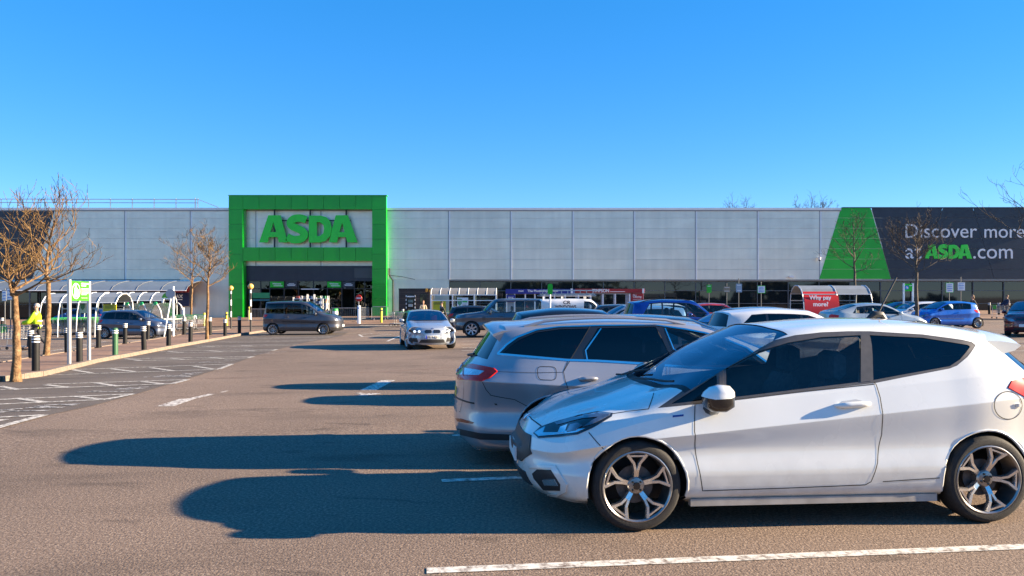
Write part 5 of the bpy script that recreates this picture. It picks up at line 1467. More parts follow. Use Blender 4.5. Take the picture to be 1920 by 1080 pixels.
# silver hatchback driving towards the camera
S = gen(L=4.33, hw=.883, H=1.42, wb=2.69, fo=.78, hood0=.76, cowlx=1.35, cowlz=.98, ax=2.10, rx=4.0, rz=1.34, belt0=.92, belt1=.98, corner=.42, crease=(.66, .80), fr=.06)
rz = R(90 + 13)
def bmw_x(T):
    rt = T['root']
    for s_ in (-1, 1):
        T['decal']('grille', roundpoly([(.03, .60), (.27, .595), (.29, .65), (.25, .71), (.05, .715), (.025, .66)], .03), PLASTG, 'front', .012, .05, sides=(s_,))
        T['decal']('fog_recess', [(.50, .27), (.80, .29), (.80, .40), (.54, .42)], PLAST, 'front', .005, .06, sides=(s_,))
        for a in (.46, .60): T['decal']('lamp_ring', [(a + .042 * math.cos(t), .652 + .042 * math.sin(t)) for t in [2 * math.pi * k / 14 for k in range(14)]], HEADW, 'front', .014, .05, sides=(s_,))
    T['decal']('lower_grille', [(-.48, .25), (.48, .25), (.40, .37), (-.40, .37)], PLAST, 'front', .006, .06, sides=(1,))
    lo, no = T['hit_dir'](Vector((-2, 0, .47)), Vector((1, 0, 0)))
    # plate characters face the front of the car (-x)
    me = text_obj('plate_lettering', 'PF15 FRU', .42, (0, 0, 0), mat('plate_black', (.012, .012, .012), .5, namt=.1, nscale=9), rt, .006, .01, height=.07)
    me.rotation_euler = (0, 0, R(-90)); me.location = (lo.x - .034, .19, .424)
    MB().bb(lo.x - .032, lo.x - .024, .205, .255, .40, .51).build('plate_band', mat('plate_blue', (.01, .04, .45), .4, namt=.05, nscale=9), rt)
    T['decal']('badge', [(.04 * math.cos(t), .755 + .02 * math.sin(t)) for t in [2 * math.pi * k / 10 for k in range(10)]], mat('badge_blue', (.05, .08, .25), .2, .6, namt=.1, nscale=20), 'front', .01, .05, sides=(1,))
make_car('silver_hatchback', 'silver-white hatchback with lit headlamps and red seats driving towards the viewer', S, paint('pale_silver', (.36, .40, .45), .4, .3), put(809, 655, (.35, 0), rz), rz, n=8, wheel='five', wr=.32, pillars=(2.45,), seatm=SEATR, extras=bmw_x, steer=R(10), dlo_rear=(3.55, 3.75),
         lights=dict(hm=LAMPD, grille=None, low=None, head=[(.40, .585), (.56, .58), (.86, .625), (.95, .72), (.72, .715), (.46, .70), (.37, .66)]))
# big off-roader facing left
S = gen(L=4.97, hw=.97, H=1.86, wb=2.88, fo=.87, hood0=1.05, cowlx=1.42, cowlz=1.20, ax=2.02, rx=4.72, rz=1.82, belt0=1.12, belt1=1.16, tailx=4.88, crease=(.92, .98), roofin=.17, corner=.30, sill=.16, hoodcrown=.02)
rz = R(2)
def rr_x(T):
    for k in range(3): T['decal']('wing_vent', [(1.40 + .05 * k, .82), (1.425 + .05 * k, .82), (1.425 + .05 * k, 1.0), (1.40 + .05 * k, 1.0)], PLAST, 'side', .006, .1)
make_car('blue_grey_off_roader', 'tall boxy blue-grey off-roader with silver wheels facing left', S, paint('slate_blue', (.085, .105, .13), .55, .33), put(884, 633, (S['fo'], -(S['hw'] - .02)), rz), rz, n=5, wheel='seven', wr=.375, pillars=(2.45, 3.45), tint_from=3, extras=rr_x, dlo_rear=(4.45, 4.62), rear_tint=False)
# white van with ladders
S = gen(L=4.14, hw=.86, H=1.81, wb=2.69, fo=.78, hood0=.92, cowlx=.85, cowlz=1.15, ax=1.55, rx=4.0, rz=1.77, belt0=1.05, belt1=1.08, tailx=4.08, roofin=.12, corner=.30)
rz = R(181)
def van_x(T):
    rt = T['root']; K = mat('van_lettering', (.02, .025, .06), .5, namt=.1, nscale=9)
    for s_, x0, w, z in (('CR', 2.92, .36, 1.53), ('WINDOWS', 3.32, 1.02, 1.32)):
        o = text_obj('lettering', s_, w, (0, 0, 0), K, rt, .004, .03, height=.17); lo, no = T['hit_side'](3.0, z, 1)
        o.rotation_euler = (R(-6), 0, R(180)); o.location = (x0, .86, z)
    b = MB()
    for y in (-.35, .35):
        for x in (1.8, 2.9, 3.8): b.tube([(x, y, 1.76), (x, y, 1.90)], .02, 6)
    b.build('roof_rack', WHITE, rt)
    for y in (.30, .0):
        l_ = MB()
        for s_ in (-.17, .17): l_.tube([(1.3, y + s_ * .8, 1.93), (4.1, y + s_ * .8, 1.93)], .022, 6)
        for k in range(10): l_.tube([(1.4 + .28 * k, y - .136, 1.93), (1.4 + .28 * k, y + .136, 1.93)], .015, 5)
        l_.build('ladder', ALLOY, rt)
    l_ = MB()
    for z in (1.98, 2.16): l_.bb(1.35, 4.0, .44, .47, z, z + .05)
    for k in range(9): l_.bb(1.45 + .30 * k, 1.48 + .30 * k, .44, .47, 1.98, 2.2)
    l_.build('ladder', ALLOY, rt)
make_car('white_van', 'white window-cleaning van with ladders on its roof', S, paint('van_white', (.74, .74, .73), 0, .4), at_depth(1136, 36, (.9, S['hw']), rz), rz, n=5, wheel='cover', wr=.30, pillars=(1.95,), dlo_rear=(1.92, 1.95), extras=van_x, category='van', doors=None)
# two dark cars beyond the estate
S = gen(L=4.2, hw=.88, H=1.38, wb=2.6, fo=.85, rx=3.85, rz=1.29, cowlx=1.1, ax=1.95, cowlz=.93, belt0=.86, belt1=.93)
rz = R(184)
make_car('dark_blue_hatchback', 'dark blue hatchback roof just beyond the silver estate car', S, paint('midnight', (.018, .022, .040), .4, .3), at_depth(1062, 12.4, (3.85, 0), rz), rz, n=5, wheel='five', wr=.30, pillars=(2.2, 3.0), group=GR)
make_car('black_city_car', 'small black car whose dark roof rises beyond the silver estate tail', gen(L=3.6, hw=.83, H=1.50, wb=2.4, fo=.75, rx=3.2, rz=1.41, cowlx=.85, ax=1.6, tailx=3.42), paint('black', (.010, .011, .015), .2, .28), at_depth(968, 14.8, (3.2, 0), rz), rz, n=5, wheel='five', wr=.30, pillars=(1.9, 2.6), group=GR)
# row facing left
S = gen(L=4.2, hw=.88, H=1.52, wb=2.6, fo=.85, rx=3.9, rz=1.43, cowlx=1.05, ax=1.85, cowlz=1.02, belt0=.95)
rz = R(3)
make_car('black_hatchback', 'black hatchback facing left beside the white van', S, paint('jet_black', (.012, .012, .014), .1, .28), at_depth(1092, 36, (1.05, 0), rz), rz, n=5, wheel='five', wr=.31, pillars=(2.2, 3.1), group=GR)
make_car('silver_blue_hatchback', 'silver-blue hatchback facing left between black and blue cars', S, paint('ice_silver', (.33, .37, .42), .6, .3), at_depth(1132, 33, (1.05, 0), rz), rz, n=5, wheel='five', wr=.31, pillars=(2.2, 3.1), group=GR)
S = gen(L=3.95, hw=.86, H=1.46, wb=2.5, fo=.82, rx=3.65, rz=1.37, cowlx=1.0, ax=1.75, cowlz=.98)
make_car('sky_blue_saloon', 'pale blue car facing left in front of the blue off-roader', S, paint('air_blue', (.16, .27, .42), .5, .3), at_depth(1158, 30.6, (1.05, 0), rz), rz, n=5, wheel='five', wr=.31, pillars=(2.1, 2.95), group=GR)
# blue SUV facing right
S = gen(L=4.32, hw=.905, H=1.71, wb=2.67, fo=.85, hood0=.95, cowlx=1.12, cowlz=1.12, ax=1.82, rx=4.02, rz=1.61, belt0=1.02, belt1=1.12, sill=.08, crease=(.78, .92), roofin=.22)
rz = R(184)
make_car('blue_suv', 'deep blue compact off-roader with roof rails facing right', S, paint('cobalt', (.004, .035, .26), .35, .3), at_depth(1176, 27, (4.2, S['hw'] * .6), rz), rz, n=5, wheel='five', wr=.34, pillars=(2.15, 3.0), rails=True, tint_from=3, dlo_rear=(3.45, 3.72))
# orange-red hatch
S = gen(L=3.7, hw=.82, H=1.50, wb=2.4, fo=.75, rx=3.45, rz=1.38, cowlx=.85, ax=1.6, cowlz=1.0, belt0=.93)
make_car('orange_red_hatchback', 'small orange-red hatchback beyond the blue off-roader', S, paint('orange_red', (.50, .028, .010), 0, .3), at_depth(1292, 40, (3.55, .8), R(180)), R(180), n=5, wheel='cover', wr=.29, pillars=(1.85, 2.6), tint_from=3, group=GR)
# navy saloon and white hatchback in front of it
S = gen(L=4.3, hw=.88, H=1.47, wb=2.6, fo=.87, rx=4.0, rz=1.38, cowlx=1.05, ax=1.95)
make_car('navy_hatchback', 'navy hatchback nosing out behind the white hatchback with tinted windows', S, paint('navy', (.014, .022, .075), .4, .28), at_depth(1300, 21.2, (.95, 0), R(3)), R(3), n=5, wheel='five', wr=.31, pillars=(2.2, 3.1), group=GR)
S = gen(L=3.97, hw=.845, H=1.45, wb=2.47, fo=.80, rx=3.68, rz=1.37, cowlx=.95, ax=1.72, cowlz=1.0, belt0=.94, belt1=1.01, tailx=3.86, roofin=.2)
rz = R(184)
make_car('white_tinted_hatchback', 'white five-door hatchback with dark tinted rear windows facing right', S, paint('white_two', (.70, .70, .68), 0, .3), at_depth(1336, 17.6, (3.92, .3), rz), rz, n=6, wheel='five', wr=.305, pillars=(2.0, 2.8), tint_from=1, dlo_rear=(3.15, 3.45))
# silver liftback
S = gen(L=4.57, hw=.885, H=1.46, wb=2.58, fo=.93, hood0=.75, cowlx=1.20, cowlz=1.0, ax=1.98, rx=3.30, rz=1.40, notch=(4.05, 1.10, 1.07), belt0=.93, belt1=.97, crease=(.68, .84))
rz = R(182)
make_car('silver_liftback', 'silver liftback saloon facing right before the red shelter poster', S, paint('mint_silver', (.42, .46, .45), .5, .3), at_depth(1556, 33, (4.5, S['hw'] * .8), rz), rz, n=5, wheel='five', wr=.315, pillars=(2.15, 3.0), tint_from=3, dlo_rear=(3.30, 3.55),
         lights=dict(tail=[(.52, .66), (.90, .68), (.92, .92), (.62, .96), (.50, .90)]))
S = gen(L=4.2, hw=.88, H=1.45, wb=2.6, fo=.87, rx=3.9, rz=1.36, cowlx=1.0, ax=1.85)
make_car('white_hatchback', 'white car facing left half hidden behind the bare tree trunk', S, paint('white_three', (.70, .70, .69), 0, .3), at_depth(1678, 43, (.4, -.85), R(2)), R(2), n=4, wheel='five', wr=.31, pillars=(2.2, 3.0), group=GR)
make_car('navy_hatchback', 'navy car half hidden between the silver liftback and white car', S, paint('navy_two', (.014, .020, .06), .4, .3), at_depth(1664, 47, (.9, -.85), R(2)), R(2), n=4, wheel='five', wr=.31, pillars=(2.2, 3.0), group=GR)
# bright blue city car facing left
S = gen(L=3.42, hw=.81, H=1.465, wb=2.34, fo=.72, hood0=.80, cowlx=.72, cowlz=1.02, ax=1.48, rx=3.12, rz=1.38, belt0=.93, belt1=1.02, tailx=3.30, crease=(.70, .85), roofin=.2, corner=.28, rearin=.09)
rz = R(3)
def aygo_x(T): T['decal']('side_moulding', [(1.0, .50), (2.3, .50), (2.3, .535), (1.0, .535)], PLAST, 'side', .008, .1)
make_car('bright_blue_city_car', 'bright blue three-door city car facing left near the pavement', S, paint('azure', (.008, .14, .55), .2, .3), put(1834, 616, (S['fo'] + S['wb'], -(S['hw'] - .02)), rz), rz, n=5, wheel='multi', wr=.285, pillars=(2.12,), dlo_rear=(2.75, 2.72), tint_from=3, extras=aygo_x)
# dark red car at the right edge, three-quarter front
S = gen(L=4.0, hw=.87, H=1.49, wb=2.5, fo=.85, hood0=.80, cowlx=1.0, cowlz=1.02, ax=1.8, rx=3.7, rz=1.4, corner=.36)
make_car('dark_red_hatchback', 'dark red hatchback entering at the right edge of the picture', S, paint('maroon', (.13, .008, .014), .3, .3), put(1938, 632, (.35, -.2), R(50)), R(50), n=5, wheel='five', wr=.31, pillars=(2.1, 3.0))
# dark estate behind the off-roader, and a blue car seen through the left shelter
S = gen(L=4.4, hw=.88, H=1.48, wb=2.65, fo=.9, rx=4.1, rz=1.38, cowlx=1.1, ax=1.98)
make_car('black_hatchback', 'dark hatchback with roof rails just behind the off-roader bonnet', S, paint('charcoal', (.02, .021, .028), .3, .3), at_depth(842, 46, (4.2, .8), R(181)), R(181), n=4, wheel='five', wr=.31, pillars=(2.2, 3.1), rails=True, group=GR)
make_car('blue_hatchback', 'blue hatchback seen through the left trolley shelter glazing', S, paint('ocean', (.02, .07, .28), .3, .3), at_depth(96, 57.5, (.3, -.8), R(0)), R(0), n=4, wheel='five', wr=.31, pillars=(2.2, 3.1), group=GR)
make_car('pale_hatchback', 'pale silver car roof showing before the kiosk red side board', S, paint('pearl', (.55, .56, .56), .3, .3), at_depth(1208, 47, (4.3, .8), R(180)), R(180), n=4, wheel='five', wr=.31, pillars=(2.2, 3.1), group=GR)
# ------------------------------------------------------------------ street furniture
BOLL = mat('bollard_black', (.010, .010, .0105), .6, spec=.25, namt=.25, nscale=9); BAND = mat('bollard_band', (.78, .78, .76), .4, namt=.05, nscale=8)
GPOST = mat('green_post', (.03, .11, .045), .5, namt=.1, nscale=6); YEL = mat('yellow_paint', (.62, .50, .015), .45, namt=.06, nscale=6)
STEEL = mat('galvanised', (.42, .43, .44), .38, .7, namt=.1, nscale=6); BLUEP = mat('blue_band', (.03, .18, .55), .4, namt=.05, nscale=4)
AMBER = mat('amber_globe', (.78, .42, .10), .3, 0, .3, namt=.04, nscale=6)
LIME = mat('lime_sign', (.05, .30, .010), .4, 0, .1, namt=.03, nscale=2); PWHITE = mat('print_white', (.8, .8, .78), .5, namt=.03, nscale=5)
def bollard_parts(col, nb=3):
    b = MB(); b.lathe([(0, .90), (.06, .895), (.082, .87), (.086, .84), (.086, 0), (.10, 0), (.10, .02), (.086, .03)][:6], 18); pm_ = b.mesh('post', col, 40)
    r = MB(); r.lathe([(.0885, 0), (.0895, .004), (.0895, .028), (.0885, .032)], 18); rm_ = r.mesh('reflective_band', BAND, 40)
    return pm_, rm_
bp, br = bollard_parts(BOLL); gp, _ = bollard_parts(GPOST)
where = {(4, 624): 'black banded bollard at the far left by the info signs', (59, 677): 'black bollard beside the legs of the person in the yellow jacket', (67, 703): 'nearest black banded bollard right of the leftmost tree trunk',
         (126, 666): 'black bollard hidden behind the left post of the lime sign', (149, 685): 'black bollard between the two posts of the lime sign', (184.5, 657): 'black bollard by the rear wheel of the blue-grey hatchback',
         (234.5, 649): 'black bollard before the door of the blue-grey hatchback', (270, 662): 'black bollard at the kerb right of the green post', (277, 641): 'black bollard before the front wheel of the blue-grey hatchback',
         (316, 654): 'black bollard at the foot of the leaning pole', (345, 631): 'black bollard by the white and blue post', (357, 646): 'black bollard at the kerb left of the thin tree trunk', (394, 632): 'black bollard right behind the thin tree trunk',
         (422, 634): 'black bollard near the yellow post on the island', (449, 628): 'black bollard between the two beacons', (755, 603): 'black bollard beside the trolleys next to the wooden kiosk',
         (1855, 590.5): 'first black bollard right of the bright blue car', (1873, 591): 'second black bollard right of the bright blue car', (1891, 591.5): 'third black bollard right of the bright blue car', (1912, 592): 'rightmost black bollard on the store pavement'}
for (u, v), lab in where.items():
    g = G(u, v); z = gz(g.x, g.y) + (.09 if g.y < 50 else .05)
    t = empty('bollard', (g.x, g.y, z), random.uniform(0, 3), lab, 'bollard', 'black bollards')
    t.rotation_euler = (R(random.uniform(-1.2, 1.2)), R(random.uniform(-1.2, 1.2)), 0)
    k = 1.0 if g.y < 40 else 1.08
    o = addobj('post', bp, t); 
    for h in (.70, .765, .83): addobj('reflective_band', br, o, (0, 0, h))
    t.scale = (k, k, k)
g = G(216, 672); t = empty('bollard', (g.x, g.y, g.z + .09), 0, 'single green post with white bands on the island', 'bollard'); o = addobj('post', gp, t)
for h in (.72, .79): addobj('reflective_band', br, o, (0, 0, h))
# belisha beacons
for (u, v, vt, lab) in ((470, 625, 538, 'striped beacon pole with amber globe, nearer of the two'), (433, 617, 541, 'striped beacon pole with amber globe, beside the portal leg')):
    g = G(u, v); s = FPX / g.y; H_ = (v - vt) / s
    t = empty('beacon', (g.x, g.y, g.z + .03), 0, lab, 'beacon', 'zebra crossing beacons')
    n = 7
    for k in range(n):
        b = MB(); b.cyl((0, 0, H_ * k / n), (0, 0, H_ * (k + 1) / n - (.0 if k < n - 1 else .12)), .052, 12); b.build('pole_band', BLACKM if k in (0, 1) or k % 2 == 1 else WHITE, t, True)
    b = MB(); b.ball((0, 0, H_), .17, 18, 12); b.build('globe', AMBER, t, True)
    b = MB(); b.cyl((0, 0, H_ - .19), (0, 0, H_ - .14), .09, 12); b.build('collar', BLACKM, t, True)
# yellow and white guard posts
def post(u, v, h, m, lab, cap=None, w=.09):
    g = G(u, v); t = empty('guard_post', (g.x, g.y, g.z + .03), 0, lab, 'post', 'guard posts near the entrance')
    b = MB(); b.lathe([(0, h), (w * .8, h - .01), (w, h - .05), (w, 0)], 14); b.build('sleeve', m, t, 40)
    b = MB(); b.lathe([(w + .004, h - .25), (w + .004, h - .15)], 14); b.build('band', cap or BLACKM, t)
post(383, 612, 1.0, YEL, 'yellow guard post left of the thin tree'); post(425, 612, 1.05, YEL, 'yellow guard post beside the left portal leg'); post(467, 600, 1.1, YEL, 'yellow guard post behind the nearer beacon')
post(715, 606, 1.15, YEL, 'yellow guard post at the right portal leg'); post(302, 604, 1.2, WHITE, 'white guard post before the green trolleys', BLUEP); post(344, 607, 1.25, WHITE, 'white guard post with blue band on the left pavement', BLUEP); post(673, 608, 1.4, WHITE, 'white and blue post before the crowd barrier', BLUEP, .12)
# parking sign on two posts
g0, g1 = G(130, 690), G(167, 683)
t = empty('parking_sign', g0, 0, 'tall lime green family parking sign on two steel posts', 'sign'); o0 = Vector(g0)
dx = Vector((g1.x - g0.x, g1.y - g0.y)); ang = math.atan2(dx.y, dx.x); LW = dx.length; t.rotation_euler = (0, 0, ang)
s = FPX / g0.y; ht = (690 - 524) / s; hb = (690 - 564) / s
for x in (0, LW): b = MB(); b.cyl((x, 0, -.1), (x, 0, ht + (0 if x == 0 else -.02)), .055, 12); b.build('post', STEEL, t, True)
b = MB(); b.bb(.04, LW - .04, -.025, .025, hb, ht - .03); o = b.build('board', LIME, t)
W_ = LW - .08; hh = ht - hb
b = MB(); b.lathe([(.80, -.004), (.80, .0), (.90, .0), (.90, -.004)], 28, axis='Y'); q = b.build('pictogram', PWHITE, t); q.scale = (W_ * .24, 1, hh * .42); q.location = (.04 + W_ * .26, -.029, hb + hh * .47)
b = MB(); b.ball((-.05, 0, .30), .10, 8, 6, (1, .05, 1)); b.prism([(-.18, .18), (.08, .18), (.14, -.05), (.06, -.35), (-.2, -.35), (-.22, -.05)], -.004, .0); b.ball((.2, 0, .0), .08, 8, 6, (1, .05, 1)); b.prism([(.10, -.08), (.30, -.08), (.28, -.35), (.14, -.35)], -.004, .0)
q = b.build('pictogram', PWHITE, t); q.scale = (W_ * .5, 1, hh * .8); q.location = (.04 + W_ * .27, -.029, hb + hh * .48)
for k, (zz, w_, h_) in enumerate(((.84, .42, .055), (.74, .26, .055), (.60, .44, .018), (.54, .44, .018), (.48, .42, .018), (.42, .44, .018), (.36, .40, .018), (.30, .30, .018), (.14, .34, .012))):
    b = MB(); b.bb(.04 + W_ * .54, .04 + W_ * (.54 + w_), -.029, -.026, hb + hh * (zz - h_ / 2), hb + hh * (zz + h_ / 2)); b.build('print_line', PWHITE, t)
# leaning pole and sign back at the island end
g = G(325, 634); s = FPX / g.y
t = empty('road_sign', g, 0, 'grey-backed road sign on a white pole with a leaning prop', 'sign')
b = MB(); b.cyl((0, 0, 0), (0, 0, (634 - 537) / s), .05, 10); b.build('pole', WHITE, t, True)
b = MB(); b.cyl((-.42, -.2, -.05), (-.03, 0, (634 - 540) / s), .035, 10); b.build('prop', WHITE, t, True)
zc = (634 - 551) / s; b = MB(); b.prism([(-.12 + .26 * math.cos(a), zc + .26 * math.sin(a)) for a in [R(22.5 + 45 * k) for k in range(8)]], -.07, -.05); b.build('sign_plate', mat('sign_back', (.38, .40, .42), .5, .3, namt=.08, nscale=4), t)
# small info boards on poles
def board(u0, u1, v0, v1, vtop, vbase, Y, m, lab, edge=None, lines=4):
    x0, x1 = fx(u0, Y), fx(u1, Y); z0, z1 = fz(v1, Y), fz(v0, Y); xc = (x0 + x1) / 2; gq = gz(xc, Y)
    t = empty('info_sign', (xc, Y, gq), 0, lab, 'sign')
    b = MB(); b.cyl((0, .06, 0), (0, .06, fz(vtop, Y) - gq), .03, 8); b.build('pole', MULL, t, True)
    b = MB(); b.bb(x0 - xc, x1 - xc, -.015, .015, z0 - gq, z1 - gq); b.build('board', m, t)
    w, h = x1 - x0, z1 - z0
    if edge: b = MB(); b.bb(x0 - xc - .02, x1 - xc + .02, -.008, .008, z0 - gq - .03, z1 - gq + .03); b.build('border', edge, t)
    for k in range(lines):
        ww = w * random.uniform(.3, .4); zz = z0 - gq + h * (.82 - .62 * k / max(1, lines - 1)); b = MB(); b.bb(-ww, ww, -.02, -.016, zz - h * .035, zz + h * .035); b.build('print_line', BLUEP if m is PWHITE else PWHITE, t)
board(1774, 1787, 531, 548, 528, 592, 50, PWHITE, 'white info board on a pole above the bright blue car', GREEN2)
board(1795.5, 1809, 529.5, 544.5, 519, 592, 49, PWHITE, 'pale info board on a taller pole above the bright blue car', MULL)
board(1421, 1434, 536.5, 549, 528, 592, 48, PWHITE, 'small white and green board on a pole left of the shelter', GREEN2)
board(1357, 1369, 537, 548, 531, 592, 52, mat('brown_board', (.25, .20, .14), .5, namt=.1, nscale=4), 'brown notice board on a pole by the glazing', None, 2)
board(1380, 1391, 532, 548, 522, 592, 47, mat('blue_grey_board', (.28, .36, .44), .5, namt=.1, nscale=4), 'blue-grey board on a pole left of the shelter', None, 2)
board(1325, 1334, 534, 549, 532, 592, 46, GREEN2, 'small green board on a white pole above the orange-red car', None, 1)
board(4, 12, 545, 564, 541, 612, 46, PWHITE, 'white notice board at the far left edge', MULL, 3); board(13, 24, 541, 562, 538, 616, 44, PWHITE, 'second white notice board at the far left', MULL, 3)
Y = 45; xa, xb = fx(1694.5, Y), fx(1711.5, Y); gq = gz(xa, Y)
t = empty('parking_sign', (xa, Y, gq), 0, 'green disabled parking sign on two white posts', 'sign')
for x in (0, xb - xa): b = MB(); b.bb(x - .045, x + .045, -.04, .04, 0, fz(531, Y) - gq); b.build('post', WHITE, t)
b = MB(); b.bb(.04, xb - xa - .04, -.02, .02, fz(546, Y) - gq, fz(532, Y) - gq); b.build('board', GREEN2, t)
b = MB(); b.lathe([(0, -.026), (.12, -.026), (.12, -.02)], 20, c=(.17, 0, fz(539, Y) - gq), axis='Y'); b.build('pictogram', BLUEP, t)
b = MB(); b.tube([(.16, -.03, fz(537, Y) - gq), (.165, -.03, fz(539, Y) - gq), (.20, -.03, fz(539, Y) - gq), (.215, -.03, fz(541, Y) - gq)], .012, 5); b.tube([(.17 + .05 * math.cos(a), -.03, fz(540, Y) - gq + .05 * math.sin(a)) for a in [R(150 + 22 * k) for k in range(9)]], .010, 5); b.build('pictogram', PWHITE, t)
b = MB(); b.bb(.32, .48, -.025, -.021, fz(536, Y) - gq, fz(535, Y) - gq); b.build('print_line', PWHITE, t)
# round green lollipop sign over the van
Y = 34; x = fx(1031.5, Y); gq = gz(x, Y)
t = empty('lollipop_sign', (x, Y, gq), 0, 'rounded green sign on a white pole beside the white van', 'sign')
b = MB(); b.cyl((0, 0, 0), (0, 0, fz(551, Y) - gq), .035, 8); b.build('pole', WHITE, t, True)
zc, hh = (fz(542, Y) - gq), (fz(532, Y) - fz(552, Y)); b = MB(); b.prism(roundpoly([(-.11, zc - hh / 2), (.11, zc - hh / 2), (.11, zc + hh / 2), (-.11, zc + hh / 2)], .10, 5), -.06, .06); b.build('sign_body', GREEN2, t)

# ------------------------------------------------------------------ trolleys
WIRE = mat('trolley_wire', (.45, .46, .47), .35, .8, namt=.06, nscale=10); TGREEN = mat('trolley_green', (.03, .42, .06), .4, namt=.05, nscale=6)
def trolley_mesh():
    b = MB(); w0, w1, L_ = .24, .29, .85; r = .006
    def rail(z, k): 
        x0, x1 = -.42 + .04 * (1 - k), .43; wa = w0 + (.02 * k); wb_ = w1
        return [(x0, -wa, z), (x1, -wb_, z), (x1, wb_, z), (x0, wa, z), (x0, -wa, z)]
    for k in range(6):
        z = .45 + .5 * k / 5; b.tube(rail(z, k / 5), r if k not in (0, 5) else .010, 4, False)
    for k in range(9):
        t_ = k / 8; x = -.42 + .85 * t_; w = w0 + (w1 - w0) * t_
        for s_ in (-1, 1): b.tube([(x + .03 * (1 - t_), s_ * w, .45), (x, s_ * (w + .02), .95)], r, 4, False)
        b.tube([(x + .03 * (1 - t_), -w, .45), (x + .03 * (1 - t_), w, .45)], r, 4, False)
    for k in range(5):
        y = -.2 + .1 * k; b.tube([(-.38, y, .45), (-.42, y, .95)], r, 4, False); b.tube([(.43, y * 1.2, .45), (.43, y * 1.2, .95)], r, 4, False)
    m0 = b.mesh('basket', WIRE)
    c = MB()
    for s_ in (-1, 1):
        c.tube([(.50, s_ * .29, .98), (.43, s_ * .28, .70), (.44, s_ * .28, .35), (.46, s_ * .28, .14)], .014, 6); c.tube([(.46, s_ * .28, .18), (-.38, s_ * .20, .14), (-.40, s_ * .20, .12)], .014, 6)
    c.tube([(-.38, -.2, .14), (-.38, .2, .14)], .012, 6)
    m1 = c.mesh('chassis', WIRE)
    h = MB(); h.tube([(.50, -.30, .99), (.50, .30, .99)], .020, 8); m2 = h.mesh('handle', TGREEN, True)
    s = MB(); s.bb(.42, .445, -.20, .20, .70, .93); m3 = s.mesh('child_seat', TGREEN)
    w = MB(); w.lathe([(0, -.014), (.055, -.014), (.062, -.008), (.062, .008), (.055, .014), (0, .014)], 12, axis='Y'); m4 = w.mesh('castor', PLAST, 40)
    return m0, m1, m2, m3, m4
TM = trolley_mesh()
def trolley(x, y, rz, lab, group='trolleys', off=0.05):
    t = empty('shopping_trolley', (x, y, gz(x, y) + off), rz, lab, 'trolley', group)
    addobj('basket', TM[0], t); addobj('chassis', TM[1], t); addobj('handle', TM[2], t); addobj('child_seat', TM[3], t)
    for (a, c_) in ((.46, .28), (.46, -.28), (-.38, .2), (-.38, -.2)): addobj('castor', TM[4], t, (a, c_, .065))
    return t
g = G(1769, 614); trolley(g.x, g.y - .4, R(160), 'single shopping trolley left beside the bright blue car', None, 0)
# ------------------------------------------------------------------ shelters
CLEAR = glass('shelter_sheet', (.80, .85, .85), 1.10, .2); SHGREY = mat('shelter_grey', (.55, .57, .60), .4, .2, namt=.06, nscale=5)
ROOFSHEET = mat('roof_polycarbonate', (.24, .26, .27), .45, namt=.1, nscale=2)
ARC = [(1.05, 0), (1.05, 1.55), (.98, 1.95), (.72, 2.25), (.30, 2.42), (-.15, 2.40), (-.55, 2.22), (-.85, 1.90), (-1.0, 1.45), (-1.08, .85), (-1.10, 0.0)]
def shelter(name, lab, x0, x1, Y, n, m_rib, posters=(), sheets_front=True, k=1.0):
    xc = (x0 + x1) / 2; gq = gz(xc, Y); t = empty(name, (xc, Y, gq), 0, lab, 'shelter')
    prof = [(y * k, z * k) for y, z in ARC]
    for i in range(n + 1):
        x = lerp(x0, x1, i / n) - xc; b = MB(); b.tube([(x, y, z) for y, z in prof], .030, 8); b.build('rib', m_rib, t, True)
    for i in range(n):
        xa, xb = lerp(x0, x1, i / n) - xc + .04, lerp(x0, x1, (i + 1) / n) - xc - .04
        for j in range(len(prof) - 1):
            if j in (0,) or (not sheets_front and j >= 7): 
                pass
            if not sheets_front and j >= 7: continue
            (ya, za), (yb, zb) = prof[j], prof[j + 1]
            if j == len(prof) - 2: za, zb = za, .25
            if j == 0: za = .3
            b = MB(); b.add([(xa, ya, za), (xb, ya, za), (xb, yb, zb), (xa, yb, zb)], [(0, 1, 2, 3)]); b.build('glazing_sheet', CLEAR if j < 2 or j > 6 else ROOFSHEET, t)
    for (y, z) in (prof[7], prof[2], prof[1]):
        b = MB(); b.tube([(x0 - xc, y, z), (x1 - xc, y, z)], .03, 6); b.build('rail', m_rib, t, True)
    for z in (.55, 1.05):
        b = MB(); b.tube([(x0 - xc, prof[0][0] - .05, z), (x1 - xc, prof[0][0] - .05, z)], .025, 6); b.build('rail', m_rib, t, True)
    return t, xc, gq, prof
# shelter with the red poster
Y = 43; x0, x1 = fx(1508, Y), fx(1637, Y)
t, xc, gq, prof = shelter('trolley_shelter', 'barrel roofed trolley shelter carrying a big red poster', x0, x1, Y + 1.1, 2, SHGREY)
RED = mat('poster_red', (.62, .012, .012), .4, namt=.04, nscale=2)
b = MB(); pa, pb = 0.0 - (x1 - x0) / 2 + .05, .06; vs_ = []
pp_ = [(-.74, 2.06), (-.90, 1.83), (-1.03, 1.45), (-1.11, .85), (-1.13, .30)]
for (y, z) in pp_: vs_ += [(pa, y, z), (pb, y, z)]
b.add(vs_, [(2 * i, 2 * i + 1, 2 * i + 3, 2 * i + 2) for i in range(4)]); b.build('poster', RED, t, 60)
for s_, w_, x_, z_ in (('Why pay', 1.25, pa + .28, 1.52), ('more?', .85, pa + .48, 1.22)):
    o = text_obj('lettering', s_, w_, (x_, -1.12 + (z_ - 1.0) * .24, z_), WHITE, t, .01, .03); o.rotation_euler = (R(-10), 0, 0)
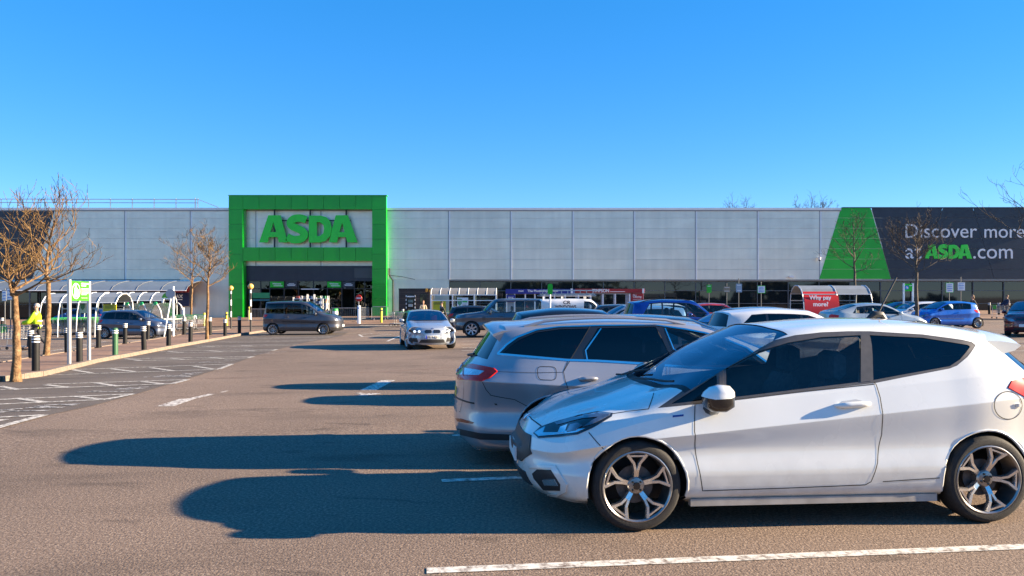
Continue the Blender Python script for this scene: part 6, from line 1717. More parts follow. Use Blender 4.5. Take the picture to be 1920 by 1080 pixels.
# long left shelter and the one behind
Y = 43; t1 = shelter('trolley_shelter', 'long white-ribbed trolley shelter on the left behind the lime sign', fx(96, Y), fx(232, Y), Y, 4, WHITE, sheets_front=True)[0]
Y = 52; t2 = shelter('trolley_shelter', 'farther white-ribbed trolley shelter under the left canopy', fx(176, Y), fx(318, Y), Y, 6, WHITE, k=1.08)[0]
# three pointed bays facing the camera
Y = 46.5
for i, u in enumerate((238, 265.5, 291.5)):
    x = fx(u, Y); gq = gz(x, Y); hw_ = .42; hh = (606 - 549) / (FPX / Y)
    t = empty('shelter_bay', (x, Y, gq), 0, '%s of the three pointed white trolley bays with green badges' % ('leftmost', 'middle', 'rightmost')[i], 'shelter', 'pointed trolley bays')
    for y in (0, 3.2):
        b = MB(); b.tube([(-hw_, y, 0), (-hw_ * .97, y, hh * .45), (-hw_ * .75, y, hh * .75), (-hw_ * .35, y, hh * .93), (0, y, hh), (hw_ * .35, y, hh * .93), (hw_ * .75, y, hh * .75), (hw_ * .97, y, hh * .45), (hw_, y, 0)], .035, 8); b.build('arch', WHITE, t, True)
    for s_ in (-1, 1):
        b = MB(); b.tube([(s_ * hw_ * .97, 0, hh * .45), (s_ * hw_ * .97, 3.2, hh * .45)], .02, 6); b.build('rail', WHITE, t)
        b = MB(); b.add([(s_ * hw_ * .97, .05, hh * .46), (s_ * hw_ * .97, 3.15, hh * .46), (s_ * .02, 3.15, hh), (s_ * .02, .05, hh)], [(0, 1, 2, 3)]); b.build('glazing_sheet', CLEAR, t)
    b = MB(); b.lathe([(0, -.05), (.11, -.05), (.11, .02)], 8, c=(0, 0, hh - .03), axis='Y'); b.build('badge', mat('badge_green', (.03, .50, .16), .4, namt=.04, nscale=5), t)
# green-topped portal of the far shelter
Y = 50; x = fx(314, Y); gq = gz(x, Y)
t = empty('shelter_gate', (x, Y, gq), 0, 'white gateway with a lime half-round top by the left shelters', 'shelter')
for s_ in (-.33, .33): MB().bb(s_ - .04, s_ + .04, -.04, .04, 0, 2.1).build('post', WHITE, t)
MB().bb(-.38, .38, -.05, .05, 2.1, 2.18).build('lintel', WHITE, t)
MB().prism([(-.36 + .0, 2.19), (.36, 2.19)] + [(.36 * math.cos(a), 2.19 + .36 * math.sin(a)) for a in [R(20 + 28 * k) for k in range(6)]], -.02, .02).build('top_panel', LIME, t)
# centre shelter
Y = 52.5; x0, x1 = fx(808, Y), fx(930, Y); xc = (x0 + x1) / 2; gq = gz(xc, Y)
t = empty('trolley_shelter', (xc, Y, gq), 0, 'white framed glazed trolley shelter with posters beside the wooden kiosk', 'shelter')
zt_ = fz(553, Y) - gq; zr_ = fz(541, Y) - gq; W = x1 - x0
for i in range(4): MB().bb(-W / 2 + W * i / 3 - .045, -W / 2 + W * i / 3 + .045, -.05, .05, 0, zt_).build('post', WHITE, t)
for z in (zt_, zt_ - .38, .95, .55): MB().bb(-W / 2, W / 2, -.04, .04, z - .03, z + .03).build('rail', WHITE, t)
for i in range(3): MB().bb(-W / 2 + W * i / 3 + .05, -W / 2 + W * (i + 1) / 3 - .05, -.008, .008, .6, zt_ - .05).build('glazing_sheet', CLEAR, t)
rp = [(0, zt_), (.15, zt_ + .25), (.5, zr_ - .05), (1.0, zr_ + .05), (1.6, zr_ - .05), (2.0, zt_ + .15)]
for i in range(8):
    x = -W / 2 + W * i / 7; MB().tube([(x, y, z) for y, z in rp], .022, 6).build('roof_rib', WHITE, t, True)
    if i < 7:
        vs_ = []
        for (y, z) in rp: vs_ += [(x + .03, y, z), (x + W / 7 - .03, y, z)]
        MB().add(vs_, [(2 * k, 2 * k + 1, 2 * k + 3, 2 * k + 2) for k in range(5)]).build('roof_sheet', mat('hazy_sheet', (.22, .21, .19), .5, namt=.08, nscale=3), t, 60)
for i in range(4): MB().bb(-W / 2 + W * i / 3 - .04, -W / 2 + W * i / 3 + .04, 1.96, 2.04, 0, zt_ + .1).build('post', WHITE, t)
pz = lambda v: fz(v, Y) - gq
pu = lambda u: fx(u, Y) - xc
MB().bb(pu(812), pu(836), -.03, -.012, pz(584), pz(564.5)).build('poster', YEL, t); MB().bb(pu(825), pu(829), -.035, -.031, pz(582), pz(573)).build('print_block', BLUEP, t)
for k in range(3): MB().bb(pu(814), pu(830 - k), -.035, -.031, pz(567.6 + 1.6 * k), pz(566.8 + 1.6 * k)).build('print_line', PLAST, t)
MB().bb(pu(857), pu(878), -.03, -.012, pz(578.5), pz(558)).build('poster', PWHITE, t)
MB().prism([(pu(857.5), pz(561)), (pu(862), pz(560)), (pu(866.5), pz(561)), (pu(866), pz(569)), (pu(862), pz(574)), (pu(858), pz(569))], -.036, -.031).build('print_block', mat('shield_green', (.10, .30, .16), .4, namt=.2, nscale=3), t)
MB().bb(pu(867), pu(876.5), -.036, -.031, pz(567), pz(563.5)).build('print_block', TGREEN, t)
for k in range(3): MB().bb(pu(867), pu(875 - k), -.036, -.031, pz(570.5 + 2.4 * k), pz(569.5 + 2.4 * k)).build('print_line', mat('print_grey', (.35, .36, .36), .5, namt=.05, nscale=5), t)
# yellow notice on the left shelter
Y = 42; x = fx(206, Y); gq = gz(x, Y)
t = empty('notice_board', (x, Y, gq), 0, 'yellow notice board fixed to the left trolley shelter', 'sign')
MB().bb(-.36, .36, -.02, .02, fz(586, Y) - gq, fz(571, Y) - gq).build('board', YEL, t); MB().bb(.08, .25, -.028, -.021, fz(586, Y) - gq, fz(581, Y) - gq).build('print_block', BLUEP, t)
for k in range(3): MB().bb(-.26, .24, -.028, -.021, fz(573.5 + 2.2 * k, Y) - gq, fz(572.7 + 2.2 * k, Y) - gq).build('print_line', PLAST, t)
for s_ in (-.3, .3): MB().cyl((s_, .03, 0), (s_, .03, fz(572, Y) - gq), .025, 8).build('post', STEEL, t)
Y = 43.9; x = fx(160, Y); gq = gz(x, Y)
t = empty('shield_poster', (x, Y, gq), 0, 'white poster with green shield inside the left trolley shelter', 'poster')
MB().bb(-.33, .33, -.02, .0, fz(587, Y) - gq, fz(566, Y) - gq).build('board', PWHITE, t); MB().prism([(-.28, fz(569, Y) - gq), (.0, fz(569, Y) - gq), (-.02, fz(577, Y) - gq), (-.14, fz(582, Y) - gq), (-.26, fz(577, Y) - gq)], -.03, -.021).build('print_block', MATS['shield_green'], t)
for s_ in (-.3, .3): MB().cyl((s_, .03, 0), (s_, .03, fz(567, Y) - gq), .02, 8).build('post', STEEL, t)
# nested trolleys: left row, centre shelter, by the kiosk
for k in range(13): x = fx(262 + 9.0 * k, 50.5); trolley(x, 50.5 - (k % 2) * .9, R(90 + random.uniform(-6, 6)), 'green-handled trolley parked in the row before the left shelters', 'green-handled trolleys on the left')
for k in range(12): x = fx(112 + 7.5 * k, 43.4); trolley(x, 43.4, R(180 + random.uniform(-2, 2)), 'nested trolley inside the long left shelter', 'nested trolleys in the left shelter')
for k in range(11): x = fx(845 + 8 * k, 53.5); trolley(x, 53.5, R(180 + random.uniform(-2, 2)), 'nested trolley inside the glazed centre shelter', 'nested trolleys in the centre shelter')
for k in range(4): x = fx(740 + 5.5 * k, 55); trolley(x, 55 - .05 * k, R(70 + random.uniform(-5, 5)), 'green-handled trolley beside the wooden kiosk', 'trolleys beside the wooden kiosk')
# wooden kiosk with cash machine
Y = 62; x0, x1 = fx(748, Y), fx(806, Y); xc = (x0 + x1) / 2; gq = gz(xc, Y)
WOODS = [mat('kiosk_wood_%d' % i, c, .7, namt=.25, nscale=5) for i, c in enumerate([(.055, .042, .035), (.070, .052, .042), (.045, .036, .031)])]
t = empty('wooden_kiosk', (xc, Y, gq), 0, 'dark wood-clad kiosk with a cash machine right of the portal', 'kiosk')
W = x1 - x0; Hk = fz(541.5, Y) - gq
MB().bb(-W / 2 + .03, W / 2 - .03, .05, 3.5, -.2, Hk - .05).build('core', BLACKM, t); MB().bb(-W / 2 - .03, W / 2 + .03, -.03, 3.6, Hk - .05, Hk + .03).build('roof', BLACKM, t)
pm0 = [MB().bb(-W / 2, W / 2, 0, .045, .01, Hk / 15 - .02).mesh('plank', w_) for w_ in WOODS]
for k in range(15): addobj('plank', pm0[k % 3], t, (0, random.uniform(-.006, .006), Hk * k / 15 - .02))
for s_ in (-1, 1): MB().bb(s_ * (W / 2 - .0) - .02, s_ * W / 2 + .02, .05, 3.5, -.1, Hk - .06).build('side_board', WOODS[0], t)
ax0, ax1 = fx(761, Y) - xc, fx(779, Y) - xc
MB().bb(ax0 + .08, ax1 - .08, -.10, -.012, fz(582, Y) - gq, fz(553, Y) - gq).build('cash_machine', PLASTG, t)
for sx in (ax0, ax1 - .07):
    for k in range(8):
        z0_ = fz(582, Y) - gq + k * .155; MB().bb(sx, sx + .07, -.06, -.012, z0_, z0_ + .155).build('chevron', WHITE if k % 2 else BLACKM, t)
MB().bb(ax0 + .2, ax1 - .2, -.13, -.101, fz(567, Y) - gq, fz(562, Y) - gq).build('screen', mat('atm_screen', (.10, .16, .16), .2, namt=.1, nscale=5), t); MB().bb(ax0 + .22, ax1 - .22, -.15, -.101, fz(575, Y) - gq, fz(570, Y) - gq).build('keypad', STEEL, t)
MB().bb(ax0 + .12, ax1 - .12, -.12, -.101, fz(557, Y) - gq, fz(555, Y) - gq).build('header', PWHITE, t)
MB().bb(fx(788, Y) - xc, fx(800, Y) - xc, -.03, -.012, fz(580, Y) - gq, fz(551, Y) - gq).build('door', PLASTG, t)
OR = mat('amber_letters', (.75, .36, .03), .4, namt=.05, nscale=5)
for c_, u in (('B', 798.5), ('A', 804.5), ('R', 811)): o = text_obj('letter', c_, fx(803, Y) - fx(798.5, Y), (fx(u, Y) - xc, -.12, fz(547, Y) - gq), OR, t, .06, .04)
# no entry sign, crowd barriers, racks by the doors
Y = 66; x = fx(672.5, Y); gq = gz(x, Y)
t = empty('no_entry_sign', (x, Y, gq), 0, 'round red no-entry sign by the store doors', 'sign')
zc = fz(559, Y) - gq; MB().lathe([(0, -.02), (.27, -.02), (.29, 0), (0, .0)], 24, c=(0, 0, zc), axis='Y').build('disc', RED, t); MB().bb(-.2, .2, -.028, -.021, zc - .045, zc + .045).build('bar', PWHITE, t); MB().cyl((0, .05, 0), (0, .05, zc), .035, 8).build('pole', STEEL, t)
def barrier(xa, ya, xb, yb, lab):
    d = Vector((xb - xa, yb - ya)); L_ = d.length; t = empty('crowd_barrier', (xa, ya, gz(xa, ya) + .06), math.atan2(d.y, d.x), lab, 'barrier', 'steel crowd barriers at the entrance')
    b = MB(); b.tube([(0, 0, .12), (0, 0, 1.02), (.06, 0, 1.1), (L_ - .06, 0, 1.1), (L_, 0, 1.02), (L_, 0, .12)], .022, 6); b.tube([(0, 0, .22), (L_, 0, .22)], .018, 6); b.build('frame', STEEL, t, True)
    for k in range(1, 14): MB().tube([(L_ * k / 14, 0, .22), (L_ * k / 14, 0, 1.1)], .010, 5).build('bar', STEEL, t)
    for x in (.2, L_ - .2): MB().tube([(x, -.28, 0), (x, 0, .16), (x, .28, 0)], .018, 6).build('foot', STEEL, t)
barrier(fx(620, 60), 60, fx(674, 60), 60, 'crowd barrier standing across before the doors'); barrier(fx(676, 60), 60, fx(691, 63), 63.2, 'crowd barrier turned towards the right portal leg'); barrier(fx(697, 61.5), 61.5, fx(727, 61.5), 61.5, 'low crowd barrier before the right portal leg')
barrier(fx(466, 60), 60, fx(504, 60), 60, 'crowd barrier by the left portal leg behind the people carrier')
Y = 63; x = fx(584, Y); gq = gz(x, Y)
for k in range(5):
    x = fx(557 + 13 * k, Y); t = empty('white_rack', (x, Y + (k % 2) * .4, gq + .06), R(random.uniform(-10, 10)), ('first', 'second', 'third', 'fourth', 'fifth')[k] + ' white stacked display rack from the left before the doors', 'rack', 'white racks before the entrance')
    H_ = 1.85 + .25 * (k % 3) * .5
    for (a, c_) in ((-.28, -.2), (.28, -.2), (-.28, .2), (.28, .2)): MB().cyl((a, c_, 0), (a, c_, H_), .03, 6).build('post', WHITE, t)
    for q in range(4): MB().bb(-.28, .28, -.2, .2, .45 + q * .42, .49 + q * .42).build('shelf', WHITE, t)
    for q in range(4): MB().box((random.uniform(-.12, .12), -.05, .60 + .42 * q), (.25, .25, .2)).build('goods', mat('goods_%d' % ((k + q) % 6), (.2, .2, .2)), t)
x = fx(630, 61.5); t = empty('litter_bin', (x, 61.2, gz(x, 61) + .06), 0, 'white and green cylindrical bin behind the people carrier bonnet', 'bin')
MB().lathe([(0, 1.0), (.2, 1.0), (.24, .95), (.24, .80)], 16).build('lid', TGREEN, t, 40); MB().lathe([(.235, .80), (.235, 0)], 16).build('drum', WHITE, t, 40)
# ------------------------------------------------------------------ bare trees
BARK = ramp_mat('bark', 9, [(.3, (.075, .042, .020)), (.5, (.18, .105, .05)), (.72, (.33, .22, .115))], rough=.9, bump=.8, bscale=30, bdist=.03)
TWIG = ramp_mat('twig_bark', 5, [(.3, (.11, .062, .024)), (.7, (.22, .135, .052))], rough=.9)
TWIGD = ramp_mat('twig_bark_dark', 5, [(.3, (.05, .040, .030)), (.7, (.11, .085, .062))], rough=.9)
BARKD = ramp_mat('bark_dark', 9, [(.3, (.06, .050, .040)), (.7, (.16, .13, .10))], rough=.9, bump=.8, bscale=30, bdist=.03)
def tree(name, lab, base, H, fork, spread, seed, trunk_r=.09, limbs=6, lean=(0, 0), twig_m=TWIG, bark_m=BARK, curl=.6, dens=1.0, group='bare trees', leader=True, tr_min=.008, kids=(5, 4, 3), aim=None):
    rn = random.Random(seed); t = empty(name, base, 0, lab, 'tree', group)
    tb = MB(); pts = []; n = 9; top = fork
    wob = [(0, 0)]
    for k in range(1, n): wob.append((wob[-1][0] + rn.uniform(-.025, .025) + lean[0] / n, wob[-1][1] + rn.uniform(-.025, .025) + lean[1] / n))
    tp = [Vector((wob[k][0], wob[k][1], top * k / (n - 1) - .05)) for k in range(n)]
    tb.tube(tp, trunk_r, 9, True, [trunk_r * (1.25 if k == 0 else 1.0) * (1 - .38 * k / (n - 1)) * rn.uniform(.95, 1.06) for k in range(n)])
    cb = MB()
    def branch(p, d, L_, r, lev):
        m = 5 if lev < 2 else 4; pts = [p.copy()]; q = p.copy(); dd = d.normalized()
        for k in range(m):
            dd = (dd + Vector((rn.uniform(-.22, .22), rn.uniform(-.22, .22), rn.uniform(-.05, .12) + curl * (.10 + .10 * lev) * (k / m)))).normalized()
            q = q + dd * (L_ / m); pts.append(q.copy())
        rs = [max(tr_min * .6, r * (1 - .72 * k / m)) for k in range(m + 1)]
        (tb if lev == 0 else cb).tube(pts, r, 6 if lev == 0 else (5 if lev == 1 else 3), lev == 0, rs)
        if lev >= 3: return
        nk = max(2, int(kids[min(lev, 2)] * dens + rn.uniform(-.5, .9)))
        for k in range(nk):
            f = rn.uniform(.22, 1.0) if k else 1.0; i = min(m - 1, int(f * m)); a = pts[i].lerp(pts[i + 1], f * m - i)
            base_d = (pts[i + 1] - pts[i]).normalized(); side = base_d.cross(Vector((rn.uniform(-1, 1), rn.uniform(-1, 1), rn.uniform(-1, 1)))).normalized()
            nd = (base_d * rn.uniform(.55, .95) + side * rn.uniform(.45, .95) + Vector((0, 0, .22))).normalized()
            branch(a, nd, L_ * rn.uniform(.42, .68), max(tr_min, r * rn.uniform(.38, .52)), lev + 1)
    cr_h = H - fork; tip = tp[-1]
    # leader carries on through the crown, limbs leave it all the way up
    ld = [tip.copy()]; nl = 8; top_f = .80 if leader else .35
    for k in range(nl): ld.append(ld[-1] + Vector((rn.uniform(-.06, .06) + lean[0] * .06, rn.uniform(-.06, .06), cr_h * top_f / nl)))
    tb.tube(ld, trunk_r * .6, 6, True, [max(tr_min, trunk_r * .62 * (1 - .85 * k / nl)) for k in range(nl + 1)])
    for k in range(limbs):
        f = (k + rn.uniform(0, .6)) / limbs; a = 2.4 * k + rn.uniform(-.4, .4); i = min(nl - 1, int(f * nl)); start = ld[i].lerp(ld[i + 1], f * nl - i)
        el = R(rn.uniform(18, 48) + 22 * f); L_ = spread * (1.05 - .55 * f) * rn.uniform(.8, 1.15) * (1.0 if leader else 1.15)
        d = Vector((math.cos(a) * math.cos(el), math.sin(a) * math.cos(el), math.sin(el)))
        branch(start, d, L_, trunk_r * rn.uniform(.30, .42) * (1 - .45 * f), 0)
    branch(ld[-1], Vector((rn.uniform(-.2, .2), rn.uniform(-.2, .2), 1)), cr_h * (1 - top_f) * 1.0, trunk_r * .2, 1)
    tb.build('trunk', bark_m, t, 60); o = cb.build('crown', twig_m, t, True)
    return t
def tree_px(name, lab, u, v, vtop, vfork, spread_px, seed, Y=None, **k):
    g = G(u, v) if Y is None else g3(fx(u, Y), Y)
    s = FPX / g.y; vb = HOR + FPX * (CAMH - g.z) / g.y
    return tree(name, lab, (g.x, g.y, g.z + .05), (vb - vtop) / s, (vb - vfork) / s, spread_px / s, seed, **k)
tree_px('bare_tree', 'nearest bare tree with ochre trunk at the left edge', 30, 716, 462, 555, 80, 11, trunk_r=.095, limbs=11, dens=.85, tr_min=.007, curl=.9, leader=False)
tree_px('bare_tree', 'tall bare tree standing right behind the person in the yellow jacket', 87, 672, 392, 530, 98, 5, trunk_r=.105, limbs=14, dens=.85, tr_min=.009, curl=1.0)
tree_px('bare_tree', 'slim bare tree at the kerb left of the portal', 388, 641, 445, 540, 40, 8, trunk_r=.085, limbs=12, dens=.95, tr_min=.009, lean=(.10, 0))
tree_px('bare_tree', 'slim bare tree just behind the kerb tree left of the portal', 356, 614, 440, 545, 62, 17, trunk_r=.095, limbs=12, dens=.95, tr_min=.011, lean=(.15, 0))
tree_px('bare_tree', 'bare tree standing before the green wall panel', 1602, 0, 405, 512, 42, 23, Y=50, trunk_r=.11, limbs=12, tr_min=.010, twig_m=TWIGD, bark_m=BARKD, dens=.95)
tree_px('bare_tree', 'bare tree before the dark wall lettering', 1718, 0, 425, 512, 62, 29, Y=40, trunk_r=.11, limbs=14, tr_min=.009, twig_m=TWIGD, bark_m=BARKD, dens=1.1)
tree_px('bare_tree', 'bare tree reaching in from the right edge', 1938, 0, 310, 480, 100, 37, Y=27, trunk_r=.09, limbs=9, tr_min=.007, dens=.8, twig_m=TWIGD, bark_m=BARKD, curl=.8)
for i, (u, vt, sd) in enumerate(((1372, 373, 3), (1400, 374, 4), (1492, 378, 6), (1520, 372, 9), (1544, 370, 12))):
    Y = 118; g = g3(fx(u, Y), Y); s = FPX / Y
    tree('bare_tree', ('first', 'second', 'third', 'fourth', 'fifth')[i] + ' bare treetop from the left showing above the roof line', (g.x, g.y, 0), CAMH + (HOR - vt) / s, 9.0, 2.6, sd, trunk_r=.20, limbs=12, dens=1.0, tr_min=.016, twig_m=TWIGD, bark_m=BARKD, group='bare treetops beyond the roof')
# evergreen belt behind the viewpoint, seen only in reflections
rn = random.Random(2); b = MB()
for k in range(5200):
    x = rn.uniform(-110, 110); y = -52 + rn.uniform(-6, 6); h = 4.5 + 3.0 * math.sin(x * .11) + 2 * math.sin(x * .31 + 1); z = rn.uniform(0, max(1.5, h)); s = rn.uniform(.5, 1.1)
    a = rn.uniform(0, 6.3); c_, s_ = math.cos(a) * s, math.sin(a) * s; e = rn.uniform(-.4, .4)
    b.add([(x - c_, y - s_, z - s * .6), (x + c_, y + s_, z - s * .6 + e), (x + c_ * .8, y + s_ * .8, z + s * .6), (x - c_ * .8, y - s_ * .8, z + s * .6 - e)], [(0, 1, 2, 3)])
LEAF = ramp_mat('evergreen_leaf', 1.5, [(.3, (.012, .025, .010)), (.7, (.05, .08, .03))], rough=.7)
o = addobj('tree_belt', b.mesh('tree_belt', LEAF, fix=False)); tag(o, 'dense evergreen tree belt along the opposite side of the car park', 'trees', kind='stuff')
# ------------------------------------------------------------------ people
SKIN = mat('skin', (.45, .27, .19), .55, namt=.06, nscale=8)
def cloth(name, col): return mat('cloth_' + name, col, .85, namt=.15, nscale=12, bump=.2, bscale=60)
def skin_mesh(name, joints, edges, root, m, parent, sub=1):
    """one continuous skinned figure from joints {name: ((x, y, z), radius or (rx, ry))}"""
    ks = list(joints); me = bpy.data.meshes.new(name); me.from_pydata([joints[k][0] for k in ks], [(ks.index(a), ks.index(b)) for a, b in edges], [])
    o = bpy.data.objects.new(name, me); COL.objects.link(o)
    md = o.modifiers.new('skin', 'SKIN'); md.use_smooth_shade = True; md.branch_smoothing = .6
    sv = me.skin_vertices[0].data
    for i, k in enumerate(ks):
        r = joints[k][1]; sv[i].radius = (r, r) if not isinstance(r, tuple) else r; sv[i].use_root = (k == root)
    s = o.modifiers.new('subdivision', 'SUBSURF'); s.levels = s.render_levels = sub
    dg = bpy.context.evaluated_depsgraph_get(); out = bpy.data.meshes.new_from_object(o.evaluated_get(dg)); bpy.data.objects.remove(o)
    out.materials.clear(); out.materials.append(m); out.polygons.foreach_set('use_smooth', [True] * len(out.polygons))
    return addobj(name, out, parent)
def person(lab, pos, rz, h=1.72, top=(.4, .4, .4), leg=(.05, .05, .06), hair=(.05, .03, .02), stride=.25, arms='walk', long_hair=False, coat=0.0, head_turn=0, mask=False, topname='a'):
    """faces +x before rotation"""
    t = empty('person', pos, rz, lab, 'person'); k = h / 1.75
    def J(d): return {n: (tuple(c * k for c in p), (r * k if not isinstance(r, tuple) else tuple(q * k for q in r))) for n, (p, r) in d.items()}
    st = stride
    if arms == 'walk': hl, hr, el, er = (-.22, .24, .86), (.26, -.24, .88), (-.12, .25, 1.10), (.05, -.26, 1.10)
    elif arms == 'push': hl, hr, el, er = (.46, .20, 1.02), (.46, -.20, 1.02), (.16, .26, 1.08), (.16, -.26, 1.08)
    else: hl, hr, el, er = (.10, .22, .84), (.25, -.12, 1.12), (.0, .25, 1.10), (.06, -.26, 1.10)
    legs = {'kl': ((st * .55 + .04, .09, .50), .060), 'al': ((st * .85, .09, .10), .042), 'tl': ((st * .85 + .16, .10, .035), .035), 'kr': ((-st * .35 + .06, -.09, .50), .060), 'ar': ((-st * 1.0, -.09, .14 if st > .1 else .10), .042), 'tr': ((-st * 1.0 + .14, -.10, .04), .035)}
    j = {'pel': ((0, 0, .95), (.13, .10)), 'wst': ((.01, 0, 1.10), (.125, .095)), 'chs': ((.02, 0, 1.30), (.15, .10)), 'nck': ((.02, 0, 1.49), .050), 'hd0': ((.04, 0, 1.58), .075), 'hd1': ((.045, 0, 1.66), .092), 'hd2': ((.03, 0, 1.73), .062),
         'hpl': ((0, .09, .90), .085), 'hpr': ((0, -.09, .90), .085), 'shl': ((.01, .17, 1.42), .058), 'shr': ((.01, -.17, 1.42), .058), 'ell': (el, .043), 'elr': (er, .043), 'hl': (hl, .033), 'hr': (hr, .033),
         'fl': ((hl[0] + .05, hl[1] - .01, hl[2] - .07), .024), 'fr': ((hr[0] + .05, hr[1] + .01, hr[2] - .07), .024), **legs}
    E = [('pel', 'wst'), ('wst', 'chs'), ('chs', 'nck'), ('nck', 'hd0'), ('hd0', 'hd1'), ('hd1', 'hd2'), ('pel', 'hpl'), ('pel', 'hpr'), ('hpl', 'kl'), ('kl', 'al'), ('al', 'tl'), ('hpr', 'kr'), ('kr', 'ar'), ('ar', 'tr'), ('chs', 'shl'), ('shl', 'ell'), ('ell', 'hl'), ('hl', 'fl'), ('chs', 'shr'), ('shr', 'elr'), ('elr', 'hr'), ('hr', 'fr')]
    skin_mesh('body', J(j), E, 'pel', SKIN, t)
    def fat(d, f): return {n: (p, (r + f if not isinstance(r, tuple) else (r[0] + f, r[1] + f))) for n, (p, r) in d.items()}
    lj = {n: j[n] for n in ('hpl', 'kl', 'al', 'hpr', 'kr', 'ar')}; lj['pel'] = ((0, 0, .94), (.12, .095))
    skin_mesh('trousers', J(fat(lj, .018)), [('pel', 'hpl'), ('hpl', 'kl'), ('kl', 'al'), ('pel', 'hpr'), ('hpr', 'kr'), ('kr', 'ar')], 'pel', cloth('leg_' + topname, leg), t)
    for a, b_ in (('al', 'tl'), ('ar', 'tr')): skin_mesh('shoe', J({'a': ((j[a][0][0] - .03, j[a][0][1], j[b_][0][2] + .02), .045), 'b': (j[b_][0], .042)}), [('a', 'b')], 'a', PLAST, t)
    tj = {n: j[n] for n in ('wst', 'chs', 'shl', 'shr', 'ell', 'elr', 'hl', 'hr')}; tj['hem'] = ((0, 0, .90 - coat), (.155, .125)); tj['wst'] = (j['wst'][0], (.145, .118)); tj['col'] = ((.02, 0, 1.47), .065)
    skin_mesh('jacket', J(fat(tj, .022 + coat * .22)), [('hem', 'wst'), ('wst', 'chs'), ('chs', 'col'), ('chs', 'shl'), ('shl', 'ell'), ('ell', 'hl'), ('chs', 'shr'), ('shr', 'elr'), ('elr', 'hr')], 'wst', cloth('top_' + topname, top), t)
    hm = mat('hair_' + topname, hair, .7, namt=.2, nscale=30); b = MB(); b.ball((.015 * k, 0, 1.69 * k), .105 * k, 14, 10, (1.02, .92, .95))
    b.v = [(x, y, z) if not (x > .06 * k and z < 1.70 * k) else (x - .06 * k, y, z) for x, y, z in b.v]
    if long_hair: b.ball((-.05 * k, 0, 1.58 * k), .085 * k, 12, 8, (.8, .95, 1.2))
    b.build('hair', hm, t, True)
    f = MB(); f.ball((.135 * k, 0, 1.645 * k), .016 * k, 8, 6, (1, .8, 1.4)); f.build('nose', SKIN, t, True)
    for s_ in (-1, 1):
        e = MB(); e.ball((.118 * k, s_ * .034 * k, 1.672 * k), .011 * k, 8, 6); e.build('eye', PLAST, t, True); e = MB(); e.ball((.035 * k, s_ * .094 * k, 1.65 * k), .022 * k, 8, 6, (1, .4, 1.4)); e.build('ear', SKIN, t, True)
    m_ = MB(); m_.ball((.122 * k, 0, 1.605 * k), .02 * k, 8, 6, (.5, 1.2, .3)); m_.build('mouth', mat('lips', (.30, .12, .10), .5, namt=.05, nscale=9), t, True)
    return t
def stand(u, v, Y=None, off=.0):
    if Y is not None: x = fx(u, Y); return (x, Y, gz(x, Y) + off)
    g = G(u, v); return (g.x, g.y, g.z + off)
# yellow high visibility jacket, pushing a trolley to the left
pz_ = stand(70, 656)
hv = person('person in a bright yellow high-visibility jacket pushing a trolley to the left', pz_, R(186), 1.80, (.42, .60, .012), (.035, .035, .04), (.36, .34, .32), stride=.34, arms='push', coat=.14, topname='hivis')
SIL = mat('reflective_tape', (.62, .64, .60), .3, .3, namt=.05, nscale=20)
b = MB()
for z in (.93, 1.12): b.lathe([(1, 0), (1, .05)], 20); b.v[-40:] = [(x * .185, y * .150, z + zz) for x, y, zz in b.v[-40:]]
b.build('reflective_tape', SIL, hv)
t = trolley(pz_[0] - .85, pz_[1] - .02, R(186), 'shopping trolley pushed by the person in the yellow jacket', None, 0.0)
person('shop worker in a pale top beside the white racks', stand(612, 0, 62, .06), R(200), 1.72, (.62, .60, .56), (.05, .05, .06), (.22, .12, .08), 0.1, 'stand', topname='worker')
person('person in a beige jacket and white mask before the wooden kiosk', stand(793.5, 0, 57, .06), R(-80), 1.70, (.42, .34, .24), (.05, .05, .07), (.20, .10, .05), .1, 'stand', topname='beige')
person('person in dark clothes before the yellow poster', stand(829, 0, 51.5, .0), R(200), 1.74, (.03, .035, .03), (.02, .02, .025), (.02, .014, .012), .2, 'walk', topname='dark')
person('walking person in a dark coat pushing a trolley on the store pavement', stand(1889, 0, 56, .06), R(180), 1.70, (.03, .03, .06), (.03, .03, .04), (.16, .09, .05), .32, 'push', topname='coat', coat=.2)
x, y, z = stand(1876, 0, 56); trolley(x, y, R(180), 'shopping trolley pushed by the walking person in the dark coat', None)
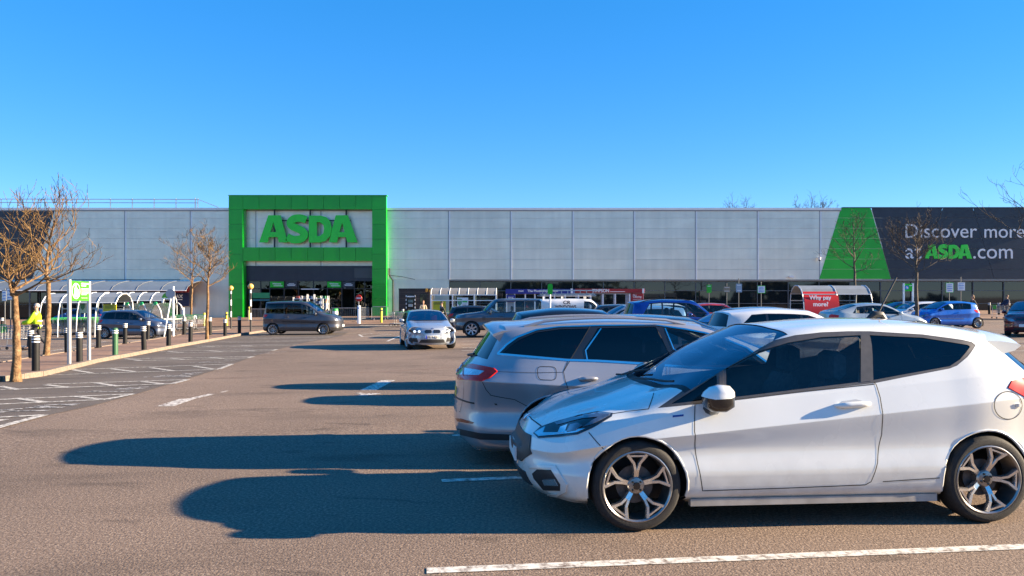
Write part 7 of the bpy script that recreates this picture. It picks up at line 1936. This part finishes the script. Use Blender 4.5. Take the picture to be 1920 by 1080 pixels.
person('person with brown hair seen behind the bright blue car roof', stand(1824, 0, 54, .06), R(170), 1.72, (.05, .05, .06), (.03, .03, .04), (.22, .12, .06), .15, 'walk', topname='behind', long_hair=True)
# driver of the blue-grey hatchback
rt = left_car['root']; M_ = Matrix.Translation(rt.location) @ Matrix.Rotation(rt.rotation_euler.z, 4, 'Z')
loc = M_ @ Vector((left_car['S']['cowlx'] + 1.02, .37, .47))
d = empty('person', loc, rt.rotation_euler.z + math.pi, 'driver in a pale top at the wheel of the blue-grey hatchback', 'person')
j = {'pel': ((0, 0, 0), (.14, .12)), 'chs': ((-.08, 0, .32), (.17, .11)), 'nck': ((-.09, 0, .52), .05), 'hd0': ((-.07, 0, .60), .075), 'hd1': ((-.07, 0, .69), .09), 'hd2': ((-.08, 0, .76), .06), 'kl': ((.42, .1, .05), .075), 'kr': ((.42, -.1, .05), .075), 'shl': ((-.08, .17, .43), .055), 'shr': ((-.08, -.17, .43), .055), 'ell': ((.10, .24, .28), .042), 'elr': ((.10, -.24, .28), .042), 'hl': ((.32, .16, .42), .034), 'hr': ((.32, -.16, .42), .034)}
E = [('pel', 'chs'), ('chs', 'nck'), ('nck', 'hd0'), ('hd0', 'hd1'), ('hd1', 'hd2'), ('pel', 'kl'), ('pel', 'kr'), ('chs', 'shl'), ('shl', 'ell'), ('ell', 'hl'), ('chs', 'shr'), ('shr', 'elr'), ('elr', 'hr')]
skin_mesh('body', j, E, 'pel', SKIN, d)
jj = {n: (p, (r + .02 if not isinstance(r, tuple) else (r[0] + .02, r[1] + .02))) for n, (p, r) in j.items() if n in ('pel', 'chs', 'shl', 'shr', 'ell', 'elr')}
skin_mesh('jacket', jj, [('pel', 'chs'), ('chs', 'shl'), ('shl', 'ell'), ('chs', 'shr'), ('shr', 'elr')], 'pel', cloth('driver', (.62, .58, .52)), d)
b = MB(); b.ball((-.09, 0, .72), .10, 12, 8); b.build('hair', mat('hair_driver', (.07, .04, .03), .7, namt=.2, nscale=30), d, True)
